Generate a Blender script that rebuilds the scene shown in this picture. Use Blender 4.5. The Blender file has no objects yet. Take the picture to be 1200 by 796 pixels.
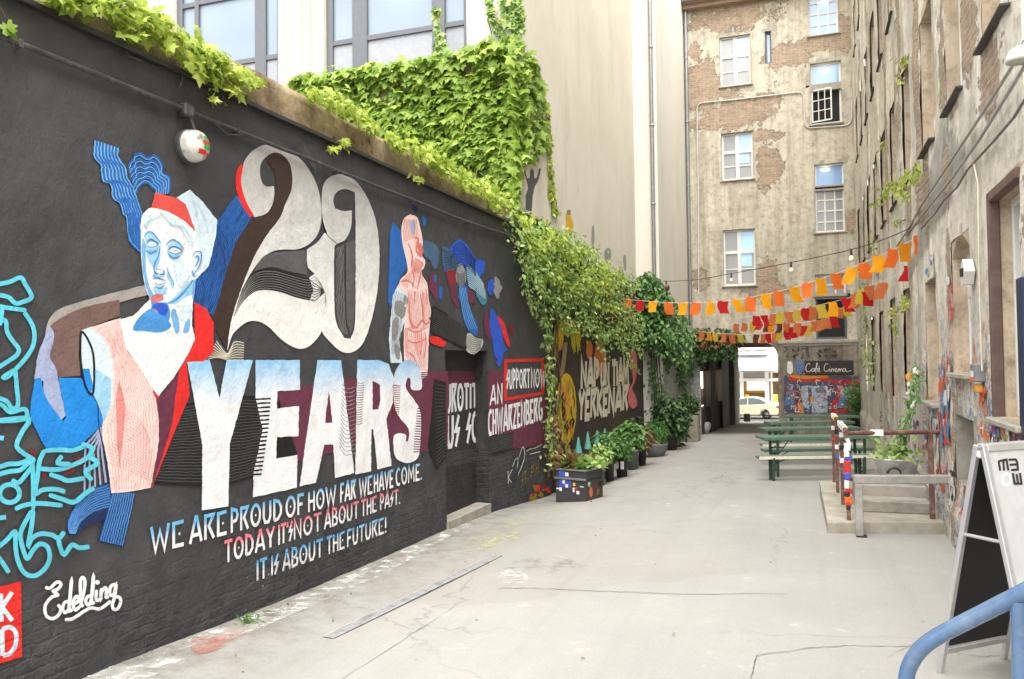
import bpy, math, random
import numpy as np
from mathutils import Vector, Matrix, noise as mnoise
from mathutils.geometry import tessellate_polygon

scn = bpy.context.scene
col = scn.collection
R = math.radians

# ------------------------------------------------------------------ camera, sky, sun, exposure
CAM_H, FOC = 2.15, 970.0
PITCH, ROLL, YAW = R(1.6), R(0.7), R(19.8)
FW = Vector((-math.sin(YAW)*math.cos(PITCH), math.cos(YAW)*math.cos(PITCH), math.sin(PITCH)))
_rt = Vector((math.cos(YAW), math.sin(YAW), 0)); _up = _rt.cross(FW)
RT = _rt*math.cos(ROLL) - _up*math.sin(ROLL)
UP = _up*math.cos(ROLL) + _rt*math.sin(ROLL)
cd = bpy.data.cameras.new('camera'); cam = bpy.data.objects.new('camera', cd); col.objects.link(cam)
cd.sensor_width = 36.0; cd.lens = FOC/1200*36.0; cd.clip_start = 0.05; cd.clip_end = 3000
mw = Matrix((RT, UP, -FW)).transposed().to_4x4(); mw.translation = (0, 0, CAM_H)
cam.matrix_world = mw
scn.camera = cam

SUN_EL, SUN_AZ = 62.0, 158.0     # azimuth of the sun, clockwise from +y
world = bpy.data.worlds.new('World'); scn.world = world; world.use_nodes = True
wn = world.node_tree; wn.nodes.clear()
sky = wn.nodes.new('ShaderNodeTexSky'); sky.sky_type = 'NISHITA'; sky.sun_disc = False
sky.sun_elevation = R(SUN_EL); sky.sun_rotation = R(SUN_AZ)
sky.dust_density = 4.0; sky.air_density = 1.0
hs = wn.nodes.new('ShaderNodeHueSaturation'); hs.inputs['Saturation'].default_value = 0.22
bg = wn.nodes.new('ShaderNodeBackground'); bg.inputs[1].default_value = 0.15
wo = wn.nodes.new('ShaderNodeOutputWorld')
wn.links.new(sky.outputs[0], hs.inputs['Color']); wn.links.new(hs.outputs[0], bg.inputs[0]); wn.links.new(bg.outputs[0], wo.inputs[0])
sl = bpy.data.lights.new('sun', 'SUN'); sl.energy = 1.5; sl.angle = R(95); sl.color = (1, .96, .88)
so = bpy.data.objects.new('sun', sl); col.objects.link(so)
az = R(SUN_AZ); sd = Vector((math.sin(az)*math.cos(R(SUN_EL)), math.cos(az)*math.cos(R(SUN_EL)), math.sin(R(SUN_EL))))
so.rotation_euler = sd.to_track_quat('Z', 'Y').to_euler(); so.location = (0, 0, 30)
scn.view_settings.view_transform = 'Standard'; scn.view_settings.look = 'None'
scn.view_settings.exposure = 1.9; scn.view_settings.gamma = 1.0
scn.render.engine = 'CYCLES'
scn.cycles.max_bounces = 7; scn.cycles.diffuse_bounces = 5; scn.cycles.transparent_max_bounces = 8

# ------------------------------------------------------------------ photo pixels -> points on real planes
def ray(px, py): return FW*FOC + RT*(px-600) - UP*(py-398)
EYE = Vector((0, 0, CAM_H))
def onx(px, py, x): d = ray(px, py); return EYE + d*(x/d.x)
def ony(px, py, y): d = ray(px, py); return EYE + d*(y/d.y)
def onplane(px, py, p0, nrm):
    d = ray(px, py); return EYE + d*((p0-EYE).dot(nrm)/d.dot(nrm))
def lerp(a, b, t): return a + (b-a)*t
def interp(x, xs, ys):
    if x <= xs[0]: return ys[0]
    for i in range(len(xs)-1):
        if x <= xs[i+1]: return lerp(ys[i], ys[i+1], (x-xs[i])/(xs[i+1]-xs[i]))
    return ys[-1]
WX = -4.55       # painted wall
RX = 1.55        # right facade
BY = 30.0        # back facade
def zmid(y): return interp(y, [-50, 10, 30, 43, 56, 70, 400], [0, 0, -.5, -1.0, -1.63, -1.75, -1.9])
def zwall(y): return interp(y, [2, 4.4, 6, 7, 10, 11.3, 14.6, 18, 24, 30, 43], [.12, .1, .03, 0, -.04, -.07, -.30, -.36, -.44, -.5, -1.0])
def gz(x, y):
    if y > 43: return zmid(y)
    t = min(1, max(0, (x-WX)/1.7)); t = t*t*(3-2*t)
    return lerp(zwall(y), zmid(y), t)
def G(px, py, dz=0):
    d = ray(px, py); z = 0
    for i in range(30):
        t = (z+dz-CAM_H)/d.z; p = EYE + d*t; z = lerp(z, gz(p.x, p.y), .6)
    return Vector((p.x, p.y, gz(p.x, p.y)+dz))

# ------------------------------------------------------------------ mesh builder
ORG = {}
class MB:
    def __init__(s): s.v = []; s.f = []; s.m = []; s.sm = []; s.a = {}
    def add(s, verts, faces, mi=0, smooth=False):
        b = len(s.v); s.v.extend([tuple(v) for v in verts])
        for f in faces: s.f.append(tuple(i+b for i in f)); s.m.append(mi); s.sm.append(smooth)
        return b
    def box(s, c, d, mi=0, rot=None, bev=0):
        x, y, z = d[0]/2, d[1]/2, d[2]/2
        if bev:
            b = min(bev, x*.45, y*.45, z*.45); vs = []; 
            for sx in (-1, 1):
                for sy in (-1, 1):
                    for sz in (-1, 1):
                        vs += [(sx*(x-b), sy*(y-b), sz*z), (sx*(x-b), sy*y, sz*(z-b)), (sx*x, sy*(y-b), sz*(z-b))]
            def I(sx, sy, sz, k): return ((sx > 0)*4+(sy > 0)*2+(sz > 0))*3+k
            fs = []
            for q in (-1, 1):
                fs.append([I(-1, -1, q, 0), I(1, -1, q, 0), I(1, 1, q, 0), I(-1, 1, q, 0)])
                fs.append([I(-1, q, -1, 1), I(1, q, -1, 1), I(1, q, 1, 1), I(-1, q, 1, 1)])
                fs.append([I(q, -1, -1, 2), I(q, 1, -1, 2), I(q, 1, 1, 2), I(q, -1, 1, 2)])
                for w in (-1, 1):
                    fs.append([I(-1, q, w, 0), I(1, q, w, 0), I(1, q, w, 1), I(-1, q, w, 1)])
                    fs.append([I(q, -1, w, 0), I(q, 1, w, 0), I(q, 1, w, 2), I(q, -1, w, 2)])
                    fs.append([I(q, w, -1, 1), I(q, w, 1, 1), I(q, w, 1, 2), I(q, w, -1, 2)])
                    for u in (-1, 1): fs.append([I(q, w, u, 0), I(q, w, u, 1), I(q, w, u, 2)])
        else:
            vs = [(-x, -y, -z), (x, -y, -z), (x, y, -z), (-x, y, -z), (-x, -y, z), (x, -y, z), (x, y, z), (-x, y, z)]
            fs = [(3, 2, 1, 0), (4, 5, 6, 7), (0, 1, 5, 4), (1, 2, 6, 5), (2, 3, 7, 6), (3, 0, 4, 7)]
        c = Vector(c); M = rot if rot is not None else Matrix.Identity(3)
        s.add([M @ Vector(v)+c for v in vs], fs, mi)
    def bb(s, x0, x1, y0, y1, z0, z1, mi=0, bev=0):
        s.box(((x0+x1)/2, (y0+y1)/2, (z0+z1)/2), (abs(x1-x0), abs(y1-y0), abs(z1-z0)), mi, None, bev)
    def tube(s, pts, r, n=8, mi=0, cap=True, closed=False):
        P = [Vector(p) for p in pts]; k = len(P)
        rr = r if isinstance(r, (list, tuple)) else [r]*k
        T = []
        for i in range(k):
            a = P[(i-1) % k] if (closed or i > 0) else P[i]; b = P[(i+1) % k] if (closed or i < k-1) else P[i]
            T.append((b-a).normalized())
        u = T[0].orthogonal().normalized(); vs = []
        for i in range(k):
            u = (u - T[i]*u.dot(T[i])); u = u.normalized() if u.length > 1e-6 else T[i].orthogonal().normalized()
            w = T[i].cross(u)
            for j in range(n):
                a = 2*math.pi*j/n; vs.append(P[i]+(u*math.cos(a)+w*math.sin(a))*rr[i])
        fs = []
        for i in range(k if closed else k-1):
            for j in range(n):
                a = i*n+j; b = i*n+(j+1) % n; c = ((i+1) % k)*n
                fs.append((a, b, c+(j+1) % n, c+j))
        s.add(vs, fs, mi, True)
        if cap and not closed:
            s.add(vs[:n], [tuple(range(n))[::-1]], mi); s.add(vs[-n:], [tuple(range(n))], mi)
    def lathe(s, c, prof, n=24, mi=0, axis='Z', sq=1.0):
        vs = []; c = Vector(c)
        for (r, h) in prof:
            for j in range(n):
                a = 2*math.pi*j/n; p = (r*math.cos(a), r*math.sin(a)*sq, h)
                if axis == 'X': p = (p[2], p[0], p[1])
                if axis == 'Y': p = (p[0], p[2], p[1])
                vs.append(c+Vector(p))
        fs = [(i*n+j, i*n+(j+1) % n, (i+1)*n+(j+1) % n, (i+1)*n+j) for i in range(len(prof)-1) for j in range(n)]
        s.add(vs, fs, mi, True)
    def poly(s, loops, mi=0):
        """loops: list of 3-D loops (first outer, others holes), filled flat"""
        L = [[Vector(p) for p in lp] for lp in loops]
        flat = [p for lp in L for p in lp]
        try: tr = tessellate_polygon(L)
        except Exception: return
        s.add(flat, tr, mi)
    def prism(s, loop, ext, mi=0):
        """loop of 3-D points extruded by the vector ext, closed solid"""
        P = [Vector(p) for p in loop]; n = len(P); e = Vector(ext)
        tr = tessellate_polygon([P])
        s.add(P, tr, mi); s.add([p+e for p in P], [t[::-1] for t in tr], mi)
        s.add(P+[p+e for p in P], [(i, (i+1) % n, n+(i+1) % n, n+i) for i in range(n)], mi)
    def build(s, name, mats, parent=None, auto=False):
        if not isinstance(mats, (list, tuple)): mats = [mats]
        me = bpy.data.meshes.new(name); o = bpy.data.objects.new(name, me); col.objects.link(o)
        V = np.array(s.v, dtype=float).reshape(-1, 3)
        if parent is not None: org = ORG[parent.name]; o.parent = parent
        elif auto: org = Vector(((V[:, 0].min()+V[:, 0].max())/2, (V[:, 1].min()+V[:, 1].max())/2, V[:, 2].min())); o.location = org
        else: org = Vector((0, 0, 0))
        ORG[o.name] = org
        V = V - np.array(org)
        me.from_pydata(V.tolist(), [], s.f)
        for m in mats: me.materials.append(m)
        me.polygons.foreach_set('material_index', s.m); me.polygons.foreach_set('use_smooth', s.sm)
        for k, (dom, vals) in s.a.items():
            at = me.attributes.new(k, 'FLOAT', dom); at.data.foreach_set('value', np.array(vals, dtype=np.float32))
        me.update()
        return o
def tag(o, label=None, cat=None, group=None, kind=None):
    if label: o['label'] = label
    if cat: o['category'] = cat
    if group: o['group'] = group
    if kind: o['kind'] = kind
    return o
def empty(name, loc, label=None, cat=None, group=None, rz=0):
    o = bpy.data.objects.new(name, None); col.objects.link(o); o.location = loc; o.rotation_euler = (0, 0, rz)
    o.empty_display_size = .2
    ORG[o.name] = Vector(loc); return tag(o, label, cat, group)
def proto(name, label=None, cat=None, group=None): return empty(name, (0, 0, 0), label, cat, group)
def copy_tree(o, parent=None):
    c = o.copy(); col.objects.link(c)
    if parent is not None: c.parent = parent
    for ch in list(o.children): copy_tree(ch, c)
    return c

# ------------------------------------------------------------------ materials
def lin(c): c /= 255.0; return c/12.92 if c <= .04045 else ((c+.055)/1.055)**2.4
def S(r, g, b, k=1.0): return (lin(r)*k, lin(g)*k, lin(b)*k, 1)
class NT:
    def __init__(s, name):
        s.m = bpy.data.materials.new(name); s.m.use_nodes = True; s.t = s.m.node_tree; s.t.nodes.clear()
        s.out = s.t.nodes.new('ShaderNodeOutputMaterial'); s.b = s.t.nodes.new('ShaderNodeBsdfPrincipled')
        s.t.links.new(s.b.outputs[0], s.out.inputs[0])
    def n(s, kind, **kw):
        x = s.t.nodes.new('ShaderNode'+kind)
        for k, v in kw.items(): setattr(x, k, v)
        return x
    def l(s, a, b): s.t.links.new(a, b)
    def setv(s, sock, v):
        if hasattr(v, 'links') or hasattr(v, 'is_output'): s.l(v, sock)
        else: sock.default_value = v
    def pos(s, scale=(1, 1, 1), swz=None, obj=False):
        if obj: g = s.n('TexCoord').outputs['Object']
        else: g = s.n('NewGeometry').outputs['Position']
        if swz:
            sp = s.n('SeparateXYZ'); s.l(g, sp.inputs[0]); c = s.n('CombineXYZ')
            for i, a in enumerate(swz): s.l(sp.outputs['XYZ'.index(a)], c.inputs[i])
            g = c.outputs[0]
        if scale != (1, 1, 1):
            mp = s.n('Mapping'); mp.inputs['Scale'].default_value = scale; s.l(g, mp.inputs[0]); g = mp.outputs[0]
        return g
    def noise(s, vec, scale, detail=4, rough=.6, dist=0):
        x = s.n('TexNoise'); s.l(vec, x.inputs['Vector']); x.inputs['Scale'].default_value = scale
        x.inputs['Detail'].default_value = detail; x.inputs['Roughness'].default_value = rough; x.inputs['Distortion'].default_value = dist
        return x.outputs[0]
    def ramp(s, fac, stops, interp='LINEAR'):
        x = s.n('ValToRGB'); x.color_ramp.interpolation = interp; e = x.color_ramp.elements
        while len(e) < len(stops): e.new(.5)
        for i, (p, c) in enumerate(stops):
            e[i].position = p; e[i].color = c if isinstance(c, (tuple, list)) else (c, c, c, 1)
        s.l(fac, x.inputs[0]); return x.outputs[0]
    def mix(s, fac, a, b, mode='MIX'):
        x = s.n('Mix', data_type='RGBA', blend_type=mode); x.clamp_factor = True
        s.setv(x.inputs[0], fac); s.setv(x.inputs[6], a); s.setv(x.inputs[7], b); return x.outputs[2]
    def math(s, op, a, b=0.0, clamp=False):
        x = s.n('Math', operation=op); x.use_clamp = clamp; s.setv(x.inputs[0], a); s.setv(x.inputs[1], b); return x.outputs[0]
    def attr(s, name): x = s.n('Attribute'); x.attribute_name = name; return x.outputs['Fac']
    def bump(s, h, strength=.4, dist=.01, prev=None):
        x = s.n('Bump'); x.inputs['Strength'].default_value = strength; x.inputs['Distance'].default_value = dist
        s.l(h, x.inputs['Height'])
        if prev is not None: s.l(prev, x.inputs['Normal'])
        s.l(x.outputs[0], s.b.inputs['Normal']); return x.outputs[0]
    def done(s, color, rough=.8, metal=0.0, spec=.3):
        s.setv(s.b.inputs['Base Color'], color); s.setv(s.b.inputs['Roughness'], rough); s.b.inputs['Metallic'].default_value = metal
        s.b.inputs['Specular IOR Level'].default_value = spec; return s.m
def mottled(name, c, rough=.8, scale=6, amt=.18, bump=.25, metal=0.0, spec=.3, dirt=None, dirt_amt=.5, obj=False, bscale=40):
    t = NT(name); p = t.pos(obj=obj); a = t.noise(p, scale, 5, .65)
    lo = tuple(x*(1-amt) for x in c[:3])+(1,); hi = tuple(min(1, x*(1+amt)) for x in c[:3])+(1,)
    cc = t.ramp(a, [(.3, lo), (.7, hi)])
    if dirt is not None:
        d = t.noise(p, scale*.45, 6, .7); f = t.ramp(d, [(.5, 0), (.66, dirt_amt)]); cc = t.mix(f, cc, dirt)
    if bump: t.bump(t.noise(p, bscale, 4, .6), bump, .01)
    return t.done(cc, rough, metal, spec)
def plain(name, c, rough=.5, metal=0.0, spec=.4): return mottled(name, c, rough, 9, .08, .06, metal, spec, obj=True)
def glass(name, c=(.05, .06, .07, 1), rough=.06):
    t = NT(name); p = t.pos(); a = t.noise(p, .7, 2)
    t.bump(t.noise(p, 1.2, 2), .02, .05)
    return t.done(t.mix(a, c, tuple(x*1.5 for x in c[:3])+(1,)), rough, 0, .9)
def emit(name, c, s):
    t = NT(name); t.b.inputs['Emission Color'].default_value = c; t.b.inputs['Emission Strength'].default_value = s
    return t.done(c, .6)
# ------------------------------------------------------------------ ground, street
def gridlines(a, b, step, edges=()):
    xs = list(np.linspace(a, b, max(2, int(round((b-a)/step))+1)))
    for e in edges:
        if a < e < b:
            j = min(range(len(xs)), key=lambda i: abs(xs[i]-e))
            if 0 < j < len(xs)-1 and abs(xs[j]-e) < step*.5: xs[j] = e
            else: xs.append(e)
    return sorted(set(xs))
def wall_grid(name, axis, const, us, vs, mats, parent, holes=(), disp=None, attrs=None, flip=False, smooth=True):
    mb = MB(); nu, nv = len(us), len(vs)
    A = {k: [] for k in (attrs or {})}
    for v in vs:
        for u in us:
            d = disp(u, v) if disp else 0
            mb.v.append((const+d, u, v) if axis == 'x' else (u, const+d, v))
            for k in A: A[k].append(attrs[k](u, v))
    for j in range(nv-1):
        for i in range(nu-1):
            cu, cv = (us[i]+us[i+1])/2, (vs[j]+vs[j+1])/2
            if any(h[0] < cu < h[1] and h[2] < cv < h[3] for h in holes): continue
            f = (j*nu+i, j*nu+i+1, (j+1)*nu+i+1, (j+1)*nu+i)
            mb.f.append(f[::-1] if flip else f); mb.m.append(0); mb.sm.append(smooth)
    mb.a = {k: ('POINT', v) for k, v in A.items()}
    return mb.build(name, mats, parent)
def fbm(x, y, z=0.0, o=4): return mnoise.fractal(Vector((x, y, z)), .9, 2.0, o)

t = NT('concrete_ground'); p = t.pos()
a = t.noise(p, .55, 6, .65); b = t.noise(p, 7, 6, .7); c3 = t.noise(p, 90, 3, .6)
cc = t.ramp(a, [(.3, S(157, 155, 150, .8)), (.7, S(172, 170, 164, .8))])
cc = t.mix(t.ramp(b, [(.35, .3), (.65, 0)]), cc, S(158, 154, 146, .8))
cc = t.mix(t.ramp(c3, [(.25, .35), (.5, 0)]), cc, S(118, 114, 107, .7))
# hairline cracks: edges of big voronoi cells, warped
wv = t.n('TexNoise'); wv.inputs['Scale'].default_value = 1.3; wv.inputs['Detail'].default_value = 5; t.l(p, wv.inputs['Vector'])
vm = t.n('VectorMath', operation='MULTIPLY_ADD'); t.l(wv.outputs['Color'], vm.inputs[0]); vm.inputs[1].default_value = (.9, .9, .9); t.l(p, vm.inputs[2])
vo = t.n('TexVoronoi', feature='DISTANCE_TO_EDGE'); vo.inputs['Scale'].default_value = .24; t.l(vm.outputs[0], vo.inputs['Vector'])
gate = t.ramp(t.noise(p, .35, 2), [(.44, 0), (.56, 1)])
crk = t.math('MULTIPLY', t.ramp(vo.outputs['Distance'], [(.001, 1), (.0035, 0)]), gate)
cc = t.mix(t.math('MULTIPLY', crk, .35), cc, S(98, 92, 82, .6))
# old patched areas
vp = t.n('TexVoronoi', feature='F1'); vp.inputs['Scale'].default_value = .33; t.l(vm.outputs[0], vp.inputs['Vector'])
hv = t.n('SeparateColor'); t.l(vp.outputs['Color'], hv.inputs[0])
cc = t.mix(t.ramp(hv.outputs[0], [(.15, .22), (.3, 0)]), cc, S(140, 136, 126, .8))
cc = t.mix(t.ramp(hv.outputs[1], [(.75, 0), (.95, .25)]), cc, S(182, 178, 170, .85))
# stains and spots
sp = t.n('TexVoronoi', feature='F1'); sp.inputs['Scale'].default_value = 2.6; t.l(p, sp.inputs['Vector'])
cc = t.mix(t.ramp(sp.outputs['Distance'], [(.03, .45), (.06, 0)]), cc, S(120, 114, 104, .7))
wh = t.ramp(t.noise(p, 2.2, 7, .75), [(.62, 0), (.74, .5)])
cc = t.mix(wh, cc, S(228, 224, 214, .8))
ps = t.pos((3.0, .16, 1)); cc = t.mix(t.ramp(t.noise(ps, 1.0, 6, .7), [(.5, 0), (.75, .22)]), cc, S(130, 125, 116, .75))   # wheel and foot worn streaks
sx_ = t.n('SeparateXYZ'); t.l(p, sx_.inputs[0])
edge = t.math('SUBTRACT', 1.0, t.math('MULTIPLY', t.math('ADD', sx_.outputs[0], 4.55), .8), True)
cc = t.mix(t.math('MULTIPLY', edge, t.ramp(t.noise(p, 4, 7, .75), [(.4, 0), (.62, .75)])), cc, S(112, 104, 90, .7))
fine = t.n('TexVoronoi', feature='F1'); fine.inputs['Scale'].default_value = 55; t.l(p, fine.inputs['Vector'])
cc = t.mix(t.ramp(fine.outputs['Distance'], [(.12, .4), (.3, 0)]), cc, S(190, 186, 178, .8))
h = t.math('SUBTRACT', t.math('MULTIPLY', t.noise(p, 60, 5, .7), .5), t.math('MULTIPLY', crk, 1.5))
t.bump(h, .3, .008)
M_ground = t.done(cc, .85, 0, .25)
mb = MB()
xs = [-400, -150, -60, -25, -12] + list(np.linspace(-6, 3, 31)) + [6, 14, 40, 150, 400]
ys = [-300, -100, -30, -10] + list(np.linspace(-2, 43, 91))
for y in ys:
    for x in xs:
        mb.v.append((x, y, gz(x, y) + .006*fbm(x*.7, y*.7)))
n = len(xs)
for j in range(len(ys)-1):
    for i in range(n-1): mb.f.append((j*n+i, j*n+i+1, (j+1)*n+i+1, (j+1)*n+i)); mb.m.append(0); mb.sm.append(True)
tag(mb.build('ground', M_ground), kind='structure')
M_asph = mottled('street_asphalt', (.11, .11, .108, 1), .9, 2, .2, .3)
M_pave = mottled('pavement_stone', S(196, 192, 184, .75), .85, 3, .12, .3)
mb = MB(); ys = [46.2, 50, 54, 58.5]
for (x0, x1) in [(-400, 400)]:
    mb.add([(x, y, zmid(y)-.1) for y in (46.2, 52, 56, 63) for x in (x0, x1)], [(2*j, 2*j+1, 2*j+3, 2*j+2) for j in range(3)])
tag(mb.build('street', M_asph), kind='structure')
mb = MB(); mb.add([(x, y, zmid(y)+.004) for y in (43, 46.2) for x in (-400, 400)], [(0, 1, 3, 2)])
mb.add([(-400, 46.2, zmid(46.2)+.004), (400, 46.2, zmid(46.2)+.004), (400, 46.2, zmid(46.2)-.12), (-400, 46.2, zmid(46.2)-.12)], [(0, 1, 2, 3)])
tag(mb.build('pavement', M_pave), kind='structure')
mb = MB(); z = zmid(63)
mb.add([(-400, 63, z-.12), (400, 63, z-.12), (400, 63, z+.02), (-400, 63, z+.02), (400, 500, z), (-400, 500, z)], [(0, 1, 2, 3), (3, 2, 4, 5)])
tag(mb.build('far_pavement', M_pave), kind='structure')

# ------------------------------------------------------------------ the painted wall
def wall_bump(t, p):
    """surface of the old rendered brick wall, shared by the wall and every paint on it"""
    sp = t.n('SeparateXYZ'); t.l(p, sp.inputs[0])
    sw = t.n('CombineXYZ'); t.l(sp.outputs[1], sw.inputs[0]); t.l(sp.outputs[2], sw.inputs[1])
    br = t.n('TexBrick'); br.inputs['Scale'].default_value = 1.0; br.inputs['Brick Width'].default_value = .26; br.inputs['Row Height'].default_value = .078
    br.inputs['Mortar Size'].default_value = .012; br.inputs['Mortar Smooth'].default_value = .6
    br.inputs['Color1'].default_value = (1, 1, 1, 1); br.inputs['Color2'].default_value = (.8, .8, .8, 1); br.inputs['Mortar'].default_value = (0, 0, 0, 1)
    wv = t.n('TexNoise'); wv.inputs['Scale'].default_value = 9; t.l(p, wv.inputs['Vector'])
    va = t.n('VectorMath', operation='MULTIPLY_ADD'); t.l(wv.outputs['Color'], va.inputs[0]); va.inputs[1].default_value = (.09, .06, .06); t.l(sw.outputs[0], va.inputs[2])
    t.l(va.outputs[0], br.inputs['Vector'])
    low = t.math('ADD', sp.outputs[2], t.math('MULTIPLY', t.noise(p, .9, 3), .9))
    lowm = t.math('SUBTRACT', 1.45, low, True)
    lowm = t.math('MULTIPLY', t.ramp(lowm, [(.05, 0), (.6, 1)]), t.ramp(t.noise(p, 1.6, 4), [(.38, .1), (.6, 1)]))
    hb = t.math('ADD', t.math('MULTIPLY', br.outputs['Color'], t.math('MULTIPLY', lowm, .7)), t.math('MULTIPLY', t.noise(p, 9, 6, .7), t.math('MULTIPLY', lowm, 2.6)))
    n1 = t.noise(p, 3.5, 6, .65); n2 = t.noise(p, 38, 5, .7)
    hh = t.math('ADD', t.math('MULTIPLY', n1, 1.6), t.math('MULTIPLY', n2, .28))
    hh = t.math('ADD', hh, t.math('MULTIPLY', hb, .9))
    t.bump(hh, .8, .022)
    return n1, n2, lowm, br
t = NT('black_wall_paint'); p = t.pos(); n1, n2, lowm, br = wall_bump(t, p)
cc = t.ramp(n1, [(.3, S(50, 51, 54)), (.7, S(68, 69, 73))])
cc = t.mix(t.ramp(t.noise(p, .8, 5, .6), [(.45, 0), (.7, .4)]), cc, S(82, 82, 83))
cc = t.mix(t.math('MULTIPLY', lowm, t.ramp(t.noise(p, 6, 6, .7), [(.48, 0), (.62, .5)])), cc, S(33, 33, 35))
chips = t.ramp(t.noise(p, 11, 8, .8), [(.735, 0), (.75, .7)])
cc = t.mix(chips, cc, S(150, 147, 140))
vs_ = t.n('TexVoronoi', feature='F1'); vs_.inputs['Scale'].default_value = 9; t.l(p, vs_.inputs['Vector'])
cc = t.mix(t.math('MULTIPLY', t.math('MULTIPLY', t.ramp(vs_.outputs['Distance'], [(.07, 1), (.1, 0)]), lowm), t.ramp(t.noise(p, 1.1, 3), [(.5, 0), (.62, .8)])), cc, S(190, 188, 182))
M_black = t.done(cc, .62, 0, .35)
t = NT('darker_niche_surface'); p = t.pos(); n1, n2, lowm, br = wall_bump(t, p)
M_black2 = t.done(t.ramp(n1, [(.3, S(36, 36, 37)), (.7, S(52, 52, 53))]), .65, 0, .35)  # niche back and sides toned darker than the wall face
t = NT('parapet_plaster'); p = t.pos()
cc = t.ramp(t.noise(p, 2.2, 6, .7), [(.3, S(86, 72, 54)), (.5, S(140, 122, 96)), (.72, S(176, 158, 128))])
cc = t.mix(t.ramp(t.noise(p, 5, 6, .75), [(.56, 0), (.64, .8)]), cc, S(66, 52, 42))
t.bump(t.noise(p, 14, 6, .7), .6, .03)
M_para = t.done(cc, .9)
WT, WTOP, WY0, WY1 = 4.45, 4.8, 1.6, 14.75
NI = (10.02, 11.55, .06, 2.33)     # niche: y0 y1 z0 z1
NX = -4.76
mural_wall = empty('mural_wall', (WX, 8.0, 0), 'long black courtyard wall painted with a mural reading 20 YEARS', 'wall')
us = gridlines(WY0, WY1, .06, NI[:2]); vs = gridlines(-.5, WT, .06, NI[2:])
def wdisp(u, v):
    k = 1 if v < .75 else max(0, 1-(v-.75)/.5)
    return -.004 - .014*k*abs(fbm(u*4, v*5, 2)) - .02*k*max(0, fbm(u*1.3, v*1.6, 7))
wall_grid('painted_face', 'x', WX, us, vs, M_black, mural_wall, [NI], wdisp)
mb = MB()      # niche box: back, two sides, head, sill
y0, y1, z0, z1 = NI
mb.add([(NX, y0, z0), (NX, y1, z0), (NX, y1, z1), (NX, y0, z1)], [(0, 1, 2, 3)])
nj = 14
for (pa, pb) in [((y1, z0), (y1, z1)), ((y0, z0), (y0, z1)), ((y0, z1), (y1, z1))]:
    vv = []
    for i in range(nj+1):
        k = i/nj; y, z = lerp(pa[0], pb[0], k), lerp(pa[1], pb[1], k)
        for q in range(4):
            e = .02*fbm(i*.8, q*.9, pa[0]) if 0 < q < 3 else 0
            vv.append((lerp(NX-.01, WX, q/3), y+(e if pa[0] == pb[0] else 0), z+(0 if pa[0] == pb[0] else e)))
    mb.add(vv, [(i*4+q, i*4+q+1, i*4+q+5, i*4+q+4) for i in range(nj) for q in range(3)], 0)
mb.bb(NX, WX+.03, y0, y1, -.4, z0, 1)
M_conc = mottled('grey_concrete', S(178, 172, 160, .7), .9, 5, .2, .5, dirt=S(110, 102, 92, .6))
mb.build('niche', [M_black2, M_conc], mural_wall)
mb = MB()      # body of the wall behind the face, top, parapet band with a lip of metal flashing
mb.bb(-5.0, NX-.02, WY0, WY1, -.5, WT, 0)
mb.bb(NX-.02, WX-.05, WY0, NI[0]-.02, -.5, WT-.01, 0); mb.bb(NX-.02, WX-.05, NI[1]+.02, WY1, -.5, WT-.01, 0); mb.bb(NX-.02, WX-.05, NI[0]-.02, NI[1]+.02, NI[3]+.02, WT-.01, 0)
mb.build('wall_body', M_black, mural_wall)
us2 = gridlines(WY0, WY1, .12); vs2 = gridlines(WT, WTOP, .06)
mb = MB()
for j, v in enumerate(vs2):
    for u in us2: mb.v.append((WX-.1+.025*fbm(u*2, v*3, 5)-.02*(v-WT), u, v+(.03*fbm(u*.8, 1, 3) if j == len(vs2)-1 else 0)))
nu = len(us2)
for u in us2: mb.v.append((-5.0, u, WTOP+.02))
for j in range(len(vs2)):
    for i in range(nu-1): mb.f.append((j*nu+i, j*nu+i+1, (j+1)*nu+i+1, (j+1)*nu+i)); mb.m.append(0); mb.sm.append(True)
mb.build('parapet', M_para, mural_wall)
M_flash = mottled('black_flashing', S(40, 40, 42), .4, 5, .3, .1, 0, .5)
mb = MB()
pr = [(WX-.09, WT-.005), (WX-.0, WT+.0), (WX+.05, WT-.012), (WX+.055, WT-.05), (WX+.035, WT-.055), (WX+.03, WT-.03), (WX-.01, WT-.02)]
vv = []
yy = gridlines(WY0, WY1, .3)
for y in yy:
    for (x, z) in pr: vv.append((x, y, z+.006*fbm(y*1.5, 0, 1)))
q = len(pr); mb.add(vv, [(i*q+j, i*q+j+1, (i+1)*q+j+1, (i+1)*q+j) for i in range(len(yy)-1) for j in range(q-1)])
mb.build('flashing', M_flash, mural_wall)
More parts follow.
